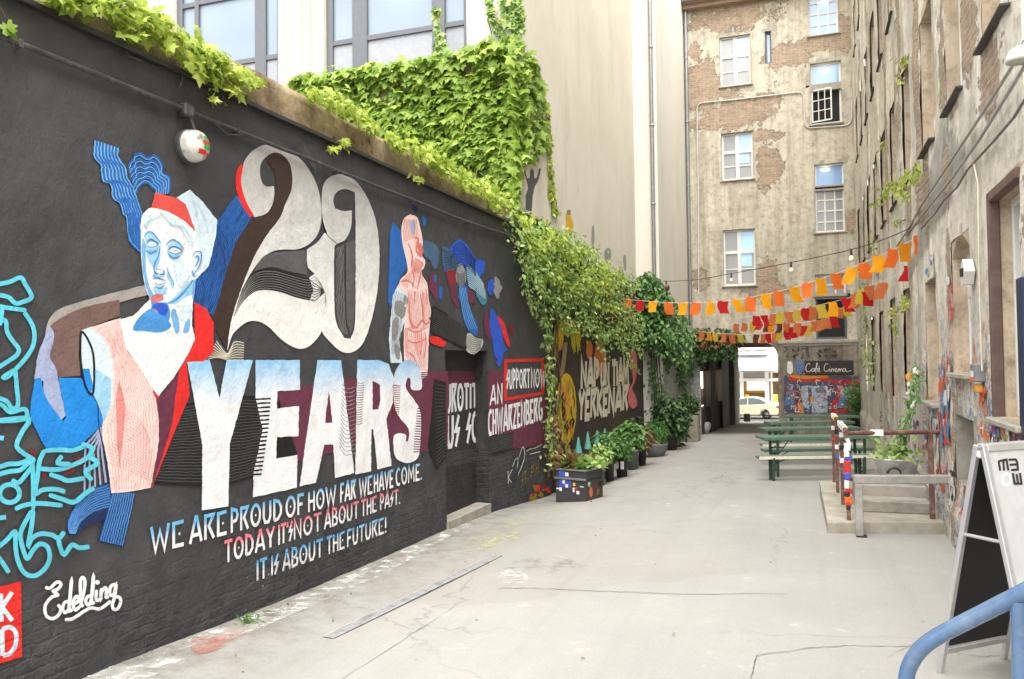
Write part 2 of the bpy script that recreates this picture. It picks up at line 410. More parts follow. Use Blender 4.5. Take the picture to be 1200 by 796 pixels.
# ------------------------------------------------------------------ paint on walls: flat sheets lying on their wall
def paint(name, c, wear=.0, grad=None, amt=.09, show=None):
    wear = max(wear, .018)
    t = NT(name); p = t.pos(); n1, n2, lowm, br = wall_bump(t, p)
    lo = tuple(x*(1-amt) for x in c[:3])+(1,); hi = tuple(min(.9, x*(1+amt)) for x in c[:3])+(1,)
    cc = t.ramp(t.noise(p, 5, 6, .7), [(.35, lo), (.65, hi)])
    pv = t.pos((2, 2, .35)); cc = t.mix(t.ramp(t.noise(pv, 3.2, 6, .75), [(.5, 0), (.78, .3)]), cc, tuple(x*.72 for x in c[:3])+(1,))   # uneven coats, runs
    if grad:
        z0, z1, c2 = grad[:3]; jit = grad[3] if len(grad) > 3 else .3
        sp = t.n('SeparateXYZ'); t.l(p, sp.inputs[0])
        f = t.math('DIVIDE', t.math('SUBTRACT', sp.outputs[2], z0), (z1-z0))
        f = t.math('ADD', f, t.math('MULTIPLY', t.math('SUBTRACT', t.noise(p, 6, 7, .75), .5), jit*4), True)
        cc = t.mix(f, cc, c2)
    if wear:
        w = t.ramp(t.noise(p, 16, 8, .8), [(.72-wear, 0), (.745-wear, .8)])
        cc = t.mix(w, cc, show or S(70, 68, 66))
    return t.done(cc, .7, 0, .3)
K = .85
P_white = paint('white_paint', S(246, 246, 246, K), .02)
P_w20 = paint('white_digit_paint', S(244, 243, 240, K), .03, (2.7, 3.9, S(186, 184, 182, K), .3))
P_wyear = paint('white_letter_paint', S(246, 247, 250, K), .01, (1.82, 2.2, S(150, 205, 246, K), .3))
P_wblue = paint('white_paint_blue_tops', S(246, 247, 250, K), .02)
P_wpink = paint('white_paint_pink_tops', S(246, 247, 250, K), .02)
P_blue = paint('blue_paint', S(38, 104, 186, K), .02)
P_azure = paint('azure_paint', S(30, 142, 232, K), .0)
P_lblue = paint('light_blue_paint', S(120, 180, 232, K), .03)
P_pale = paint('pale_blue_paint', S(218, 236, 248, K), .0, None, .03)
P_sky = paint('soft_blue_wash', S(160, 212, 246, K), .0)
P_face = paint('white_face_paint', S(240, 246, 250, K), 0, None, .03)
P_mid = paint('mid_blue_paint', S(74, 150, 220, K), 0)
P_royal = paint('royal_blue_paint', S(44, 92, 206, K), .0)
P_navy = paint('navy_line_paint', S(24, 46, 92, K), 0)
P_slate = paint('slate_blue_paint', S(70, 104, 136, K), .05)
P_teal = paint('teal_paint', S(70, 140, 170, K), .02)
P_cyan = paint('cyan_spray', S(96, 204, 228, K), .0)
P_red = paint('red_paint', S(232, 44, 40, K), .0)
P_coral = paint('coral_paint', S(232, 84, 76, K), 0)
P_dred = paint('dark_red_paint', S(140, 34, 44, K), 0)
P_maroon = paint('maroon_paint', S(108, 50, 74, K), .03)
P_brown = paint('brown_paint', S(62, 46, 42, K), .02)
P_arm = paint('brown_arm_paint', S(122, 96, 92, K), .02, None, .12)
P_armg = paint('grey_arm_paint', S(168, 162, 158, K), .04, None, .14)
P_lav = paint('lavender_paint', S(166, 178, 214, K), .03)
P_pink = paint('pale_pink_paint', S(250, 222, 218, K), .0, None, .04)
P_pinkl = paint('pink_line_paint', S(232, 150, 146, K), 0)
P_flesh = paint('rose_paint', S(228, 120, 112, K), 0)
P_rose = paint('soft_rose_wash', S(244, 190, 184, K), 0)
P_grey = paint('grey_paint', S(150, 150, 150, K), .05)
P_dgrey = paint('dark_grey_paint', S(92, 92, 94, K), .03)
P_blackp = paint('jet_black_paint', S(26, 26, 27, K), .0)
P_teeth = paint('cream_paint', S(226, 219, 196, K), .04, None, .07)
P_dwall = paint('dark_brown_paint', S(52, 42, 38, K), .02)
P_orange = paint('orange_paint', S(216, 116, 56, K), .05)
P_yel = paint('yellow_paint', S(214, 172, 36, K), .06, None, .2)
P_lime = paint('lime_paint', S(176, 182, 44, K), .05, None, .2)
P_olive = paint('olive_paint', S(150, 128, 40, K), .05)
P_tan = paint('tan_paint', S(150, 124, 96, K), .05)
P_salmon = paint('salmon_paint', S(220, 120, 122, K), .03)
P_chalk = paint('chalky_paint', S(196, 200, 190, K), .1)

def smooth_pts(pts, closed=False, n=5):
    P = [Vector((p[0], p[1])) for p in pts]; k = len(P); out = []
    if k < 3: return [tuple(p) for p in P]
    for i in range(k if closed else k-1):
        p0 = P[(i-1) % k] if (closed or i > 0) else P[i]; p1 = P[i]; p2 = P[(i+1) % k]
        p3 = P[(i+2) % k] if (closed or i+2 < k) else p2
        for j in range(n):
            t_ = j/n; t2 = t_*t_; t3 = t2*t_
            out.append(tuple(.5*((2*p1)+(-p0+p2)*t_+(2*p0-5*p1+4*p2-p3)*t2+(-p0+3*p1-3*p2+p3)*t3)))
    if not closed: out.append(tuple(P[-1]))
    return out
def corner_smooth(pts, n=5, lim=50):
    """closed outline: soft bends become curves, sharp corners stay"""
    P = [Vector((p[0], p[1])) for p in pts]; k = len(P); out = []
    def tan(i):
        a = P[i]-P[i-1]; b = P[(i+1) % k]-P[i]
        if a.angle(b, 0) > R(lim): return None
        return (a+b)*.5
    for i in range(k):
        p, q = P[i], P[(i+1) % k]; L = (q-p).length; t0, t1 = tan(i), tan((i+1) % k)
        m0 = t0.normalized()*L if t0 is not None else (q-p); m1 = t1.normalized()*L if t1 is not None else (q-p)
        for j in range(n):
            t_ = j/n; t2 = t_*t_; t3 = t2*t_
            out.append(tuple(p*(2*t3-3*t2+1)+m0*(t3-2*t2+t_)+q*(-2*t3+3*t2)+m1*(t3-t2)))
    return out
def ribbon(pts, w, closed=False):
    """left and right borders of a stroke through 2-D points"""
    P = [Vector((p[0], p[1])) for p in pts]
    P = [p for i, p in enumerate(P) if i == 0 or (p-P[i-1]).length > 1e-6]
    k = len(P); Lf, Rt = [], []
    for i in range(k):
        a = P[(i-1) % k] if (closed or i > 0) else None; b = P[(i+1) % k] if (closed or i < k-1) else None
        d1 = (P[i]-a).normalized() if a is not None else None; d2 = (b-P[i]).normalized() if b is not None else None
        if d1 is None: d1 = d2
        if d2 is None: d2 = d1
        t_ = d1+d2
        t_ = t_.normalized() if t_.length > 1e-4 else d1
        nrm = Vector((-t_.y, t_.x)); m = 1/max(.45, nrm.dot(Vector((-d1.y, d1.x))))
        ww = w[i]/2 if isinstance(w, (list, tuple)) else w/2
        Lf.append(P[i]+nrm*ww*m); Rt.append(P[i]-nrm*ww*m)
    return Lf, Rt
class Decal:
    """one painted motif: polygons and strokes traced in photo pixels, laid on a real wall plane (p0, n)"""
    def __init__(s, base=.004, plane=None, step=.0005):
        s.mb = MB(); s.mats = []; s.off = base*.4; s.step = step*.3
        s.p0, s.n = plane if plane else (Vector((WX, 0, 0)), Vector((1, 0, 0)))
    def mi(s, m):
        if m not in s.mats: s.mats.append(m)
        return s.mats.index(m)
    def up(s, k=1): s.off += s.step*k
    def W(s, fr, p, extra=0):
        return onplane(fr[0]+p[0]/fr[2], fr[1]+p[1]/fr[2], s.p0+s.n*(s.off+extra), s.n)
    amp = .6
    def rough(s, fr, pts):
        """brush-made edges: split long edges and let them waver by a few millimetres"""
        st = 2.6*fr[2]; out = []; k = len(pts)
        for i in range(k):
            a, b = pts[i], pts[(i+1) % k]; L = math.hypot(b[0]-a[0], b[1]-a[1]); n = max(1, min(40, int(L/st)))
            for j in range(n):
                x, y = lerp(a[0], b[0], j/n), lerp(a[1], b[1], j/n)
                if j: e = s.amp*fr[2]; X, Y = x/fr[2], y/fr[2]; x += e*(mnoise.noise(Vector((X*.25, Y*.25, 1)))+.7*mnoise.noise(Vector((X*1.1, Y*1.1, 4)))); y += e*(mnoise.noise(Vector((X*.25, Y*.25, 9)))+.7*mnoise.noise(Vector((X*1.1, Y*1.1, 6))))
                out.append((x, y))
        return out
    def poly(s, fr, pts, m, sm=False, holes=(), n=5):
        f_ = lambda q: corner_smooth(q, n) if sm == 'c' else (smooth_pts(q, True, n) if sm else q)
        lp = [s.rough(fr, f_(pts))]+[s.rough(fr, f_(h)) for h in holes]
        s.mb.poly([[s.W(fr, p) for p in l] for l in lp], s.mi(m)); s.up(); return s
    def stroke(s, fr, pts, w, m, sm=True, closed=False, n=5, up=True, taper=False):
        """w in photo pixels"""
        q = smooth_pts(pts, closed, n) if sm else list(pts); w = w*fr[2]
        if taper: w = [w*(.25+.75*math.sin(math.pi*(i+.6)/(len(q)+.2))) for i in range(len(q))]
        elif not closed and sm and len(q) > 3:
            w = [w*(.6 if i in (0, len(q)-1) else 1) for i in range(len(q))]
        L, Rr = ribbon(q, w, closed); k = len(L)
        a = [s.W(fr, p, .00003*i) for i, p in enumerate(L)]; b = [s.W(fr, p, .00003*i) for i, p in enumerate(Rr)]
        s.mb.add(a+b, [(i, (i+1) % k, k+(i+1) % k, k+i) for i in range(k if closed else k-1)], s.mi(m))
        if up: s.up()
        return s
    def strip(s, fr, A, B, n, w, m, wob=0, seed=1, sm=True, t0=0.04, t1=.96, freq=.6):
        """n lines running between the two border curves A and B"""
        A = smooth_pts(A, False, 6) if sm else A; B = smooth_pts(B, False, 6) if sm else B
        def res(P, k=36):
            d = [0]
            for i in range(1, len(P)): d.append(d[-1]+math.hypot(P[i][0]-P[i-1][0], P[i][1]-P[i-1][1]))
            return [(interp(d[-1]*j/k, d, [p[0] for p in P]), interp(d[-1]*j/k, d, [p[1] for p in P])) for j in range(k+1)]
        A, B = res(A), res(B)
        for i in range(n):
            tt = lerp(t0, t1, i/max(1, n-1)); pts = []
            for j in range(len(A)):
                e = wob*mnoise.noise(Vector((j*freq, i*.35, seed)))
                pts.append((lerp(A[j][0], B[j][0], tt)+e, lerp(A[j][1], B[j][1], tt)+e*.6))
            s.stroke(fr, pts, w, m, sm=False, up=False)
        s.up(); return s
    def done(s, name, parent): return s.mb.build(name, s.mats, parent)

# stroke alphabet: glyph -> (width, [polylines]) in a box 1 high
def arc(cx, cy, rx, ry, a0, a1, n=10): return [(cx+rx*math.cos(R(lerp(a0, a1, i/n))), cy+ry*math.sin(R(lerp(a0, a1, i/n)))) for i in range(n+1)]
GL = {
 'A': (.62, [[(.04, 0), (.3, 1), (.36, 1), (.58, 0)], [(.14, .3), (.5, .3)]]),
 'B': (.52, [[(.07, 0), (.07, 1), (.36, .93), (.4, .72), (.3, .53), (.1, .5)], [(.3, .53), (.46, .36), (.42, .1), (.07, .04)]]),
 'C': (.5, [arc(.3, .5, .24, .46, 55, 305)]),
 'D': (.56, [[(.08, .04), (.08, .96), (.34, .88), (.48, .6), (.46, .3), (.3, .08), (.08, .04)]]),
 'E': (.46, [[(.44, .95), (.08, .95), (.08, .05), (.44, .05)], [(.08, .5), (.36, .5)]]),
 'e': (.5, [[(.48, .95), (.08, .93), (.08, .06), (.48, .06)], 'dot']),
 'F': (.44, [[(.42, .95), (.08, .95), (.08, 0)], [(.08, .5), (.34, .5)]]),
 'G': (.52, [arc(.3, .5, .23, .46, 50, 330)+[(.48, .46), (.3, .46)]]),
 'H': (.54, [[(.08, 0), (.08, 1)], [(.46, 0), (.46, 1)], [(.08, .5), (.46, .5)]]),
 'I': (.2, [[(.1, 0), (.1, 1)]]),
 'K': (.5, [[(.08, 0), (.08, 1)], [(.46, 1), (.12, .52), (.48, 0)]]),
 'M': (.7, [[(.06, 0), (.1, 1), (.34, .3), (.58, 1), (.63, 0)]]),
 'N': (.56, [[(.07, 0), (.07, 1), (.47, .05), (.47, 1)]]),
 'O': (.64, [arc(.32, .5, .25, .45, 0, 360, 16), 'dot']),
 'o': (.56, [arc(.28, .5, .21, .45, 0, 360, 14)]),
 'P': (.48, [[(.08, 0), (.08, 1), (.36, .9), (.42, .7), (.34, .5), (.1, .44)]]),
 'R': (.54, [[(.08, 0), (.08, .95), (.46, .95), (.24, .52), (.48, 0)]]),
 'r': (.52, [[(.08, 0), (.08, .96), (.38, .9), (.42, .7), (.32, .52), (.1, .48)], [(.28, .5), (.47, 0)]]),
 'S': (.4, [[(.34, 1), (.08, .52), (.32, .52), (.08, 0)]]),
 's': (.46, [[(.4, .84), (.3, .95), (.16, .93), (.08, .76), (.14, .6), (.34, .44), (.4, .26), (.32, .08), (.18, .05), (.07, .18)]]),
 'T': (.5, [[(.0, .95), (.5, .95)], [(.25, .92), (.25, 0)]]),
 'U': (.54, [[(.08, 1), (.08, .3), (.16, .06), (.36, .06), (.46, .3), (.46, 1)]]),
 'V': (.52, [[(.04, 1), (.26, .02), (.48, 1)]]),
 'W': (.8, [[(.05, 1), (.22, .03), (.4, .8), (.58, .03), (.75, 1)]]),
 'Y': (.54, [[(.04, 1), (.27, .5), (.5, 1)], [(.27, .5), (.27, 0)]]),
 'Z': (.5, [[(.06, .95), (.45, .95), (.06, .05), (.46, .05)]]),
 '.': (.16, [[(.08, 0), (.08, .12)]]), '!': (.2, [[(.1, .3), (.1, 1)], [(.1, 0), (.1, .14)]]),
 "'": (.1, [[(.06, .75), (.06, 1)]]), ' ': (.3, []), '3': (.5, [[(.06, .95), (.44, .95), (.44, .05), (.06, .05)], [(.12, .5), (.44, .5)]]),
}
def quad_text(s, fr, text, quad, w, m, gap=.07):
    """quad: TL, TR, BR, BL in frame units; w: stroke weight in letter heights"""
    TL, TR, BR, BL = [Vector((q[0], q[1])) for q in quad]
    P3 = [s.W(fr, q) for q in (TL, TR, BR, BL)]
    Wd = ((P3[1]-P3[0]).length+(P3[2]-P3[3]).length)/2; Ht = ((P3[0]-P3[3]).length+(P3[1]-P3[2]).length)/2
    tot = sum(GL[c][0] for c in text)+gap*(len(text)-1); asp = Wd/Ht; k = asp/tot
    def mp(u, v):
        a = u/asp; b = v; return BL*(1-a)*(1-b)+BR*a*(1-b)+TL*(1-a)*b+TR*a*b
    x = 0
    for ch in text:
        wd, st = GL[ch]
        for j, pl in enumerate(st):
            if pl == 'dot': pl2 = [((x+.62*wd if ch == 'e' else x+wd/2)*k+.055*math.cos(a_), .5+.055*math.sin(a_)) for a_ in [i*math.pi/4 for i in range(8)]]; L = None
            else:
                q = [((x+p[0])*k, p[1]) for p in pl]; L, Rr = ribbon(q, w, False)
            off = .00012*j
            if L is None: s.mb.poly([[s.W(fr, mp(*p), off) for p in pl2]], s.mi(m))
            else:
                n_ = len(L); s.mb.add([s.W(fr, mp(*p), off) for p in L+Rr], [(i, i+1, n_+i+1, n_+i) for i in range(n_-1)], s.mi(m))
        x += wd+gap
    s.up(2)
Decal.text = quad_text
# ------------------------------------------------------------------ the mural on the black wall
fA=(0,150,3.184); fB=(200,150,3.183); fC=(0,350,3.184); fD=(160,390,2.653); fF=(150,210,4.425); f2=(240,150,2.843)
fH=(0,310,4.19); fI=(0,490,3.98); fJ=(440,240,4.422); fK=(450,400,4.68); fL=(640,340,4.422); fM=(0,640,5.1); f1=(160,580,6.633); fN=(330,520,5.683); fP=(0,0,1.0)
mw_ = mural_wall
# background bands and dark brushed fields
d = Decal(.003)
d.poly(fP, [(300,462),(372,450),(440,437),(494,435),(525,435),(525,520),(500,530),(432,512),(400,528),(320,548),(312,480)], P_maroon)
d.poly(fP, [(572,435),(592,435),(592,468),(641,467),(641,520),(600,527),(572,515)], P_maroon)
d.done('painted_band', mw_)
d = Decal(.006)
d.poly(fD, [(150,220),(100,330),(50,470),(110,475),(200,478),(300,470),(390,440),(500,375),(440,200),(300,195)], P_blackp)
d.strip(fD, [(150,225),(300,200),(440,205)], [(50,468),(200,474),(300,468),(400,430)], 26, .7, P_dgrey, 5, 2)
d.poly(fK, [(275,205),(340,225),(340,640),(290,705),(240,580),(260,400)], P_blackp)
d.strip(fK, [(277,215),(338,232)], [(290,695),(338,640)], 22, .5, P_dgrey, 3, 3)
d.poly(fK, [(578,520),(710,500),(705,590),(578,622)], P_blackp)
d.strip(fK, [(578,528),(640,515),(708,508)], [(578,615),(640,600),(704,585)], 10, .6, P_dgrey, 3, 4)
d.done('brushed_field', mw_)

# ---- bust figure on the left
d = Decal(.005)
d.poly(fA, [(350,45),(346,110),(372,140),(380,200),(410,205),(418,260),(445,275),(455,318),(470,330),(478,408),(525,470),(530,330),(516,280),(500,230),(478,185),(470,150),(442,112),(442,75)], P_navy)
d.strip(fA, [(352,45),(350,105),(376,140),(380,195),(412,208),(420,262),(447,278),(458,320),(473,335),(482,410),(524,462)], [(442,75),(444,112),(470,150),(480,190),(502,232),(518,282),(530,320),(529,380),(527,430)], 8, 2.1, P_lblue, 5, 5)
d.strip(fA, [(352,45),(350,105),(376,140),(380,195),(412,208),(420,262),(447,278),(458,320),(473,335),(482,410),(524,462)], [(442,75),(444,112),(470,150),(480,190),(502,232),(518,282),(530,320),(529,380),(527,430)], 7, 2.3, P_blue, 5, 5, t0=.1, t1=.9)
d.strip(fA, [(478,140),(515,88),(550,108),(580,100),(606,132),(606,165),(634,187),(632,245)], [(505,250),(525,215),(548,208),(566,222),(578,232),(580,240),(578,246),(572,250)], 7, 2.4, P_blue, 4, 6)
d.strip(fA, [(478,140),(515,88),(550,108),(580,100),(606,132),(606,165),(634,187),(632,245)], [(505,250),(525,215),(548,208),(566,222),(578,232),(580,240),(578,246),(572,250)], 6, 1.0, P_lblue, 4, 6, t0=.1, t1=.9)
d.poly(fF, [(0,285),(70,330),(68,385),(40,362),(0,318)], P_blue)
# blue field between bust and brown stroke
d.poly(fB, [(245,250),(300,335),(240,430),(205,540),(178,640),(158,700),(80,655),(60,600),(100,560),(165,440),(175,345)], P_blue)
d.strip(fB, [(242,256),(178,346),(166,440),(100,560),(85,650)], [(298,336),(240,430),(205,540),(178,640),(158,695)], 15, .65, P_navy, 6, 7)
# arm
d.poly(fA, [(165,796),(180,722),(215,680),(330,640),(545,585),(556,622),(400,662),(285,694),(218,734),(192,796)], P_armg, 'c')
d.poly(fH, [(238,310),(290,268),(400,215),(587,172),(587,252),(415,318),(403,330),(387,420),(396,545),(290,556),(268,505),(245,455),(262,380),(262,332)], P_arm, 'c')
d.poly(fA, [(552,618),(585,606),(600,640),(560,660)], P_arm)
d.poly(fH, [(168,562),(188,440),(228,338),(240,300),(264,332),(262,380),(245,455),(275,510),(285,560),(322,742),(300,766),(222,662),(212,572)], P_lav, 'c')
d.poly(fC, [(130,298),(152,296),(172,370),(235,458),(246,445),(218,296),(302,296),(348,360),(385,440),(388,465),(300,545),(262,556),(170,557),(135,490),(113,430)], P_azure, 'c')
# chest and sleeve
d.poly(fC, [(305,118),(345,103),(392,160),(418,240),(416,400),(385,470),(380,430),(348,358),(312,300),(300,220)], P_pale, 'c')
d.poly(fC, [(356,262),(415,300),(412,402),(386,468),(380,425),(350,360)], P_sky)
d.poly(fC, [(304,262),(334,262),(348,330),(338,356),(318,320)], P_azure)
d.stroke(fC, [(306,124),(334,165),(350,225),(350,335),(338,358),(316,318),(302,240),(300,165)], 2.6, P_blackp, closed=True)
d.stroke(fC, [(345,360),(365,400),(370,480),(398,620),(408,700)], 1.1, P_navy)
d.poly(fC, [(335,108),(450,72),(472,190),(512,242),(550,300),(580,368),(592,450),(591,540),(562,706),(480,721),(415,726),(402,620),(380,480),(412,410),(418,250),(392,160)], P_pink, 'c')
d.strip(fC, [(350,112),(400,160),(425,260),(420,420),(395,480),(410,610),(425,720)], [(448,78),(470,190),(512,244),(548,300),(578,370),(590,450),(589,540),(562,700)], 16, .45, P_pinkl, 7, 8)
d.strip(fC, [(450,400),(520,440),(560,520)], [(402,620),(480,650),(570,690)], 18, .45, P_pinkl, 6, 9)
d.poly(fC, [(445,300),(470,400),(455,560),(445,640),(436,520),(432,380)], P_pinkl)
# cape
d.poly(fC, [(725,12),(770,38),(797,90),(797,200),(760,234),(697,236),(708,360),(650,500),(565,712),(592,560),(640,470),(665,275),(700,215),(727,150)], P_red)
d.poly(fC, [(668,272),(640,480),(568,706),(592,545),(593,450),(580,362),(602,362)], P_maroon)
d.poly(fC, [(568,345),(600,362),(582,378)], P_red)
# chest white and neck, face
d.poly(fC, [(450,78),(500,62),(562,0),(580,-40),(720,-40),(716,100),(728,150),(700,212),(650,292),(592,364),(570,338),(510,240),(472,190),(452,115)], P_face)
d.poly(fF, [(250,97),(320,55),(385,115),(463,215),(455,300),(420,450),(352,520),(325,480),(345,270),(300,130)], P_pale)
d.poly(fF, [(70,200),(95,162),(120,148),(215,155),(290,205),(345,270),(352,330),(372,372),(382,410),(367,470),(350,505),(345,560),(335,640),(330,700),(260,760),(150,700),(115,622),(90,560),(74,470),(67,350)], P_face, 'c')
d.poly(fF, [(120,148),(142,68),(245,97),(300,130),(350,272),(290,215),(215,172),(150,152)], P_coral)
# face shading painted in blues
d.poly(fF, [(78,300),(92,340),(92,470),(112,560),(138,610),(112,612),(90,550),(75,470),(70,360)], P_lblue)
d.poly(fF, [(92,345),(130,372),(165,345),(150,400),(135,470),(110,430),(98,400)], P_sky)
d.poly(fF, [(205,645),(330,520),(345,530),(338,600),(300,610),(245,650)], P_sky)
d.stroke(fF, [(200,645),(245,628),(300,575),(340,520)], 2.6, P_mid, taper=True)
d.poly(fF, [(338,530),(352,515),(345,600),(336,640),(332,590)], P_lblue)
d.poly(fF, [(118,610),(150,640),(200,640),(218,690),(212,735),(190,765),(120,775),(35,765),(75,735),(105,700),(122,660)], P_mid, True, n=3)
d.poly(fF, [(125,660),(165,640),(205,660),(195,710),(150,690)], P_royal, True, n=3)
d.poly(fF, [(140,598),(165,592),(182,606),(178,630),(130,640),(118,618)], P_salmon, True, n=3)
d.poly(fF, [(132,668),(150,680),(188,735),(170,742),(146,710)], P_salmon)
d.poly(fF, [(222,690),(248,676),(252,740),(268,790),(240,770)], P_lblue, True, n=3)
d.poly(fF, [(300,742),(322,730),(316,786),(285,796)], P_lblue, True, n=3)
d.poly(fF, [(285,660),(325,650),(330,700),(300,740),(255,720)], P_pale)
d.poly(fC, [(520,70),(560,40),(600,60),(640,100),(600,125),(540,120),(495,115)], P_mid, True, n=3)
d.poly(fC, [(640,60),(660,55),(670,110),(655,130)], P_lblue, True, n=3)
# washes of blue that model the face
for q, m_ in [([(92,338),(118,316),(150,330),(160,344),(150,362),(118,368),(96,356)], P_sky), ([(204,368),(230,345),(262,350),(286,376),(268,398),(236,402),(212,388)], P_sky), ([(100,340),(122,326),(148,336),(134,350),(106,350)], P_face), ([(216,368),(236,354),(262,362),(272,376),(246,386),(224,382)], P_face),
    ([(92,290),(118,282),(150,310),(168,336),(150,326),(118,308),(94,322)], P_sky), ([(206,346),(236,328),(270,346),(284,362),(250,348),(220,350)], P_sky), ([(152,380),(166,352),(164,420),(150,460),(138,468)], P_sky),
    ([(136,476),(160,494),(186,486),(190,500),(160,510),(136,500)], P_sky), ([(128,560),(165,570),(205,560),(190,590),(150,596)], P_sky), ([(240,420),(290,430),(320,500),(280,560),(250,520)], P_pale), ([(206,470),(232,530),(236,570),(222,540),(204,500)], P_sky),
    ([(160,160),(215,178),(250,210),(230,240),(190,200)], P_pale), ([(80,220),(110,180),(120,190),(96,250)], P_pale)]: d.poly(fF, q, m_, True, n=3)
for pts, w_, m_ in [([(84,300),(98,278),(125,276),(152,306),(172,332)], 1.7, P_mid), ([(198,345),(215,322),(238,316),(268,335),(292,366)], 1.8, P_mid),
    ([(96,330),(120,314),(150,330),(158,340)], 1.5, P_blue), ([(100,346),(118,352),(138,350),(156,340)], .8, P_mid), ([(92,368),(120,382),(150,370)], 2.0, P_mid),
    ([(208,366),(234,350),(262,358),(284,374)], 1.5, P_blue), ([(214,374),(236,386),(258,386),(278,376)], .8, P_mid), ([(234,360),(242,370),(258,368)], 1.0, P_sky), ([(116,332),(126,340),(140,336)], 1.0, P_sky), ([(206,385),(235,410),(270,400)], 2.2, P_mid),
    ([(166,345),(160,390),(140,440),(134,472)], 1.4, P_mid), ([(134,470),(146,490),(160,488)], 1.5, P_blue), ([(164,490),(180,496),(188,482),(182,470)], 1.5, P_blue), ([(150,470),(175,468)], .8, P_mid),
    ([(128,520),(150,510),(165,516),(196,526)], 1.5, P_blue), ([(134,538),(160,546),(198,538)], 1.0, P_mid), ([(140,556),(165,566),(188,552)], 1.9, P_mid), ([(128,505),(140,498)], 1.2, P_mid),
    ([(202,455),(215,500),(234,530),(236,558)], 1.3, P_mid), ([(150,585),(175,596),(205,590)], 1.1, P_sky),
    ([(334,405),(348,378),(372,376),(382,396),(374,440),(352,478),(338,500)], 1.5, P_mid), ([(346,408),(362,398),(366,420),(348,455)], 1.9, P_mid), ([(333,470),(340,500),(352,500)], 1.5, P_mid),
    ([(80,250),(105,222),(150,200),(185,180)], .9, P_sky), ([(185,185),(225,235),(270,250),(300,300),(340,350)], .9, P_sky), ([(260,240),(300,262),(335,330)], .8, P_sky), ([(105,215),(95,262)], .9, P_sky),
    ([(290,110),(360,130),(400,210),(420,300)], .6, P_sky), ([(320,60),(350,150),(372,260)], .5, P_sky)]:
    d.stroke(fF, pts, w_, m_, taper=True, up=False)
d.up(2)
d.done('painted_bust', mw_)
d = Decal(.006)
d.poly(fI, [(512,298),(430,328),(370,378),(330,438),(310,500),(318,545),(350,552),(405,500),(462,490),(485,470),(455,575),(575,602),(615,430),(630,348),(520,342)], P_navy)
d.strip(fI, [(512,304),(432,332),(374,382),(334,440),(315,500),(326,540)], [(520,410),(470,425),(430,440),(390,470),(372,490),(352,540)], 9, 1.5, P_blue, 4, 11)
d.strip(fI, [(512,304),(432,332),(374,382),(334,440),(315,500),(326,540)], [(520,410),(470,425),(430,440),(390,470),(372,490),(352,540)], 9, .5, P_lblue, 4, 11, t0=.09, t1=.99)
d.strip(fI, [(524,345),(500,440),(462,570)], [(626,350),(612,430),(572,598)], 10, 1.5, P_blue, 3, 12)
d.strip(fI, [(524,345),(500,440),(462,570)], [(626,350),(612,430),(572,598)], 10, .5, P_lblue, 3, 12, t0=.07, t1=.99)
d.done('painted_bundle', mw_)
d = Decal(.0045)
d.strip(fI, [(472,40),(430,90),(398,130),(392,200),(390,345)], [(470,90),(478,150),(484,200),(492,250),(498,300)], 5, 2.3, P_lav, 2, 13)
for q in [[(300,240),(340,228),(350,250),(310,262)], [(345,185),(395,178),(400,192),(352,200)], [(195,260),(215,255),(220,272),(200,278)], [(140,140),(165,160),(165,180),(140,165)], [(105,210),(140,200),(150,222),(115,232)], [(420,145),(445,150),(440,170),(425,168)], [(370,205),(395,200),(398,216),(372,220)]]: d.poly(fI, q, P_dred)
d.done('painted_bars', mw_)
# ---- 20
d = Decal(.007)
d.poly(f2, [(285,120),(290,190),(270,250),(250,300),(205,360),(160,440),(115,560),(90,650),(75,742),(45,690),(22,640),(40,560),(60,480),(100,380),(150,310),(195,300),(225,262),(236,205),(232,150),(200,98),(240,80),(275,102)], P_brown, 'c')
d.done('painted_swoosh', mw_)
d = Decal(.009)
two = [(165,298),(135,270),(118,220),(120,150),(135,105),(165,72),(205,56),(250,62),(300,88),(345,135),(378,205),(389,290),(378,350),(350,385),(310,404),(262,405),(225,412),(190,435),(150,490),(120,550),(97,627),
       (130,575),(165,545),(200,538),(250,545),(310,565),(368,578),(400,548),(402,620),(388,680),(357,720),(325,736),(290,728),(250,700),(215,665),(180,645),(145,645),(115,665),(92,690),(75,742),(85,660),(110,570),(160,440),(205,360),(250,300),(268,255),(290,200),(287,130),(266,96),(236,82),(206,95),(187,120),(184,150),(190,180),(205,195),(230,194),(232,215),(225,255),(205,285)]
d.poly(f2, two, P_w20, 'c')
d.poly(f2, [(118,122),(129,122),(121,180),(136,240),(166,296),(150,296),(118,245),(103,190),(106,145)], P_red, 'c')
up_ = [(97,627),(128,530),(165,482),(220,470),(280,484),(345,500),(366,486),(396,540)]; dn_ = [(98,628),(130,577),(165,547),(200,540),(250,547),(310,567),(370,579),(396,542)]
d.poly(f2, up_+dn_[::-1][1:-1], P_blackp, 'c')
d.strip(f2, up_, dn_, 8, .55, P_grey, 2, 21, t0=.1, t1=.9)
d.poly(f2, [(348,500),(366,486),(396,541),(372,578),(350,574),(362,540)], P_w20)
d.strip(f2, [(350,500),(372,520),(394,538)], [(352,574),(372,576),(394,544)], 7, .8, P_blackp, 1, 22, t0=.08, t1=.95)
d.poly(f2, [(162,478),(200,425),(262,412),(335,408),(341,490),(280,478),(220,464)], P_dgrey, 'c')
d.done('painted_digit', mw_)
d = Decal(.0085)
zo = [(396,188),(420,162),(455,155),(500,175),(540,230),(570,310),(582,420),(575,540),(555,640),(525,720),(490,748),(455,745),(415,710),(389,672),(402,610),(400,548),(365,486),(343,462),(340,405),(376,380),(398,350),(408,352),(394,310),(389,240)]
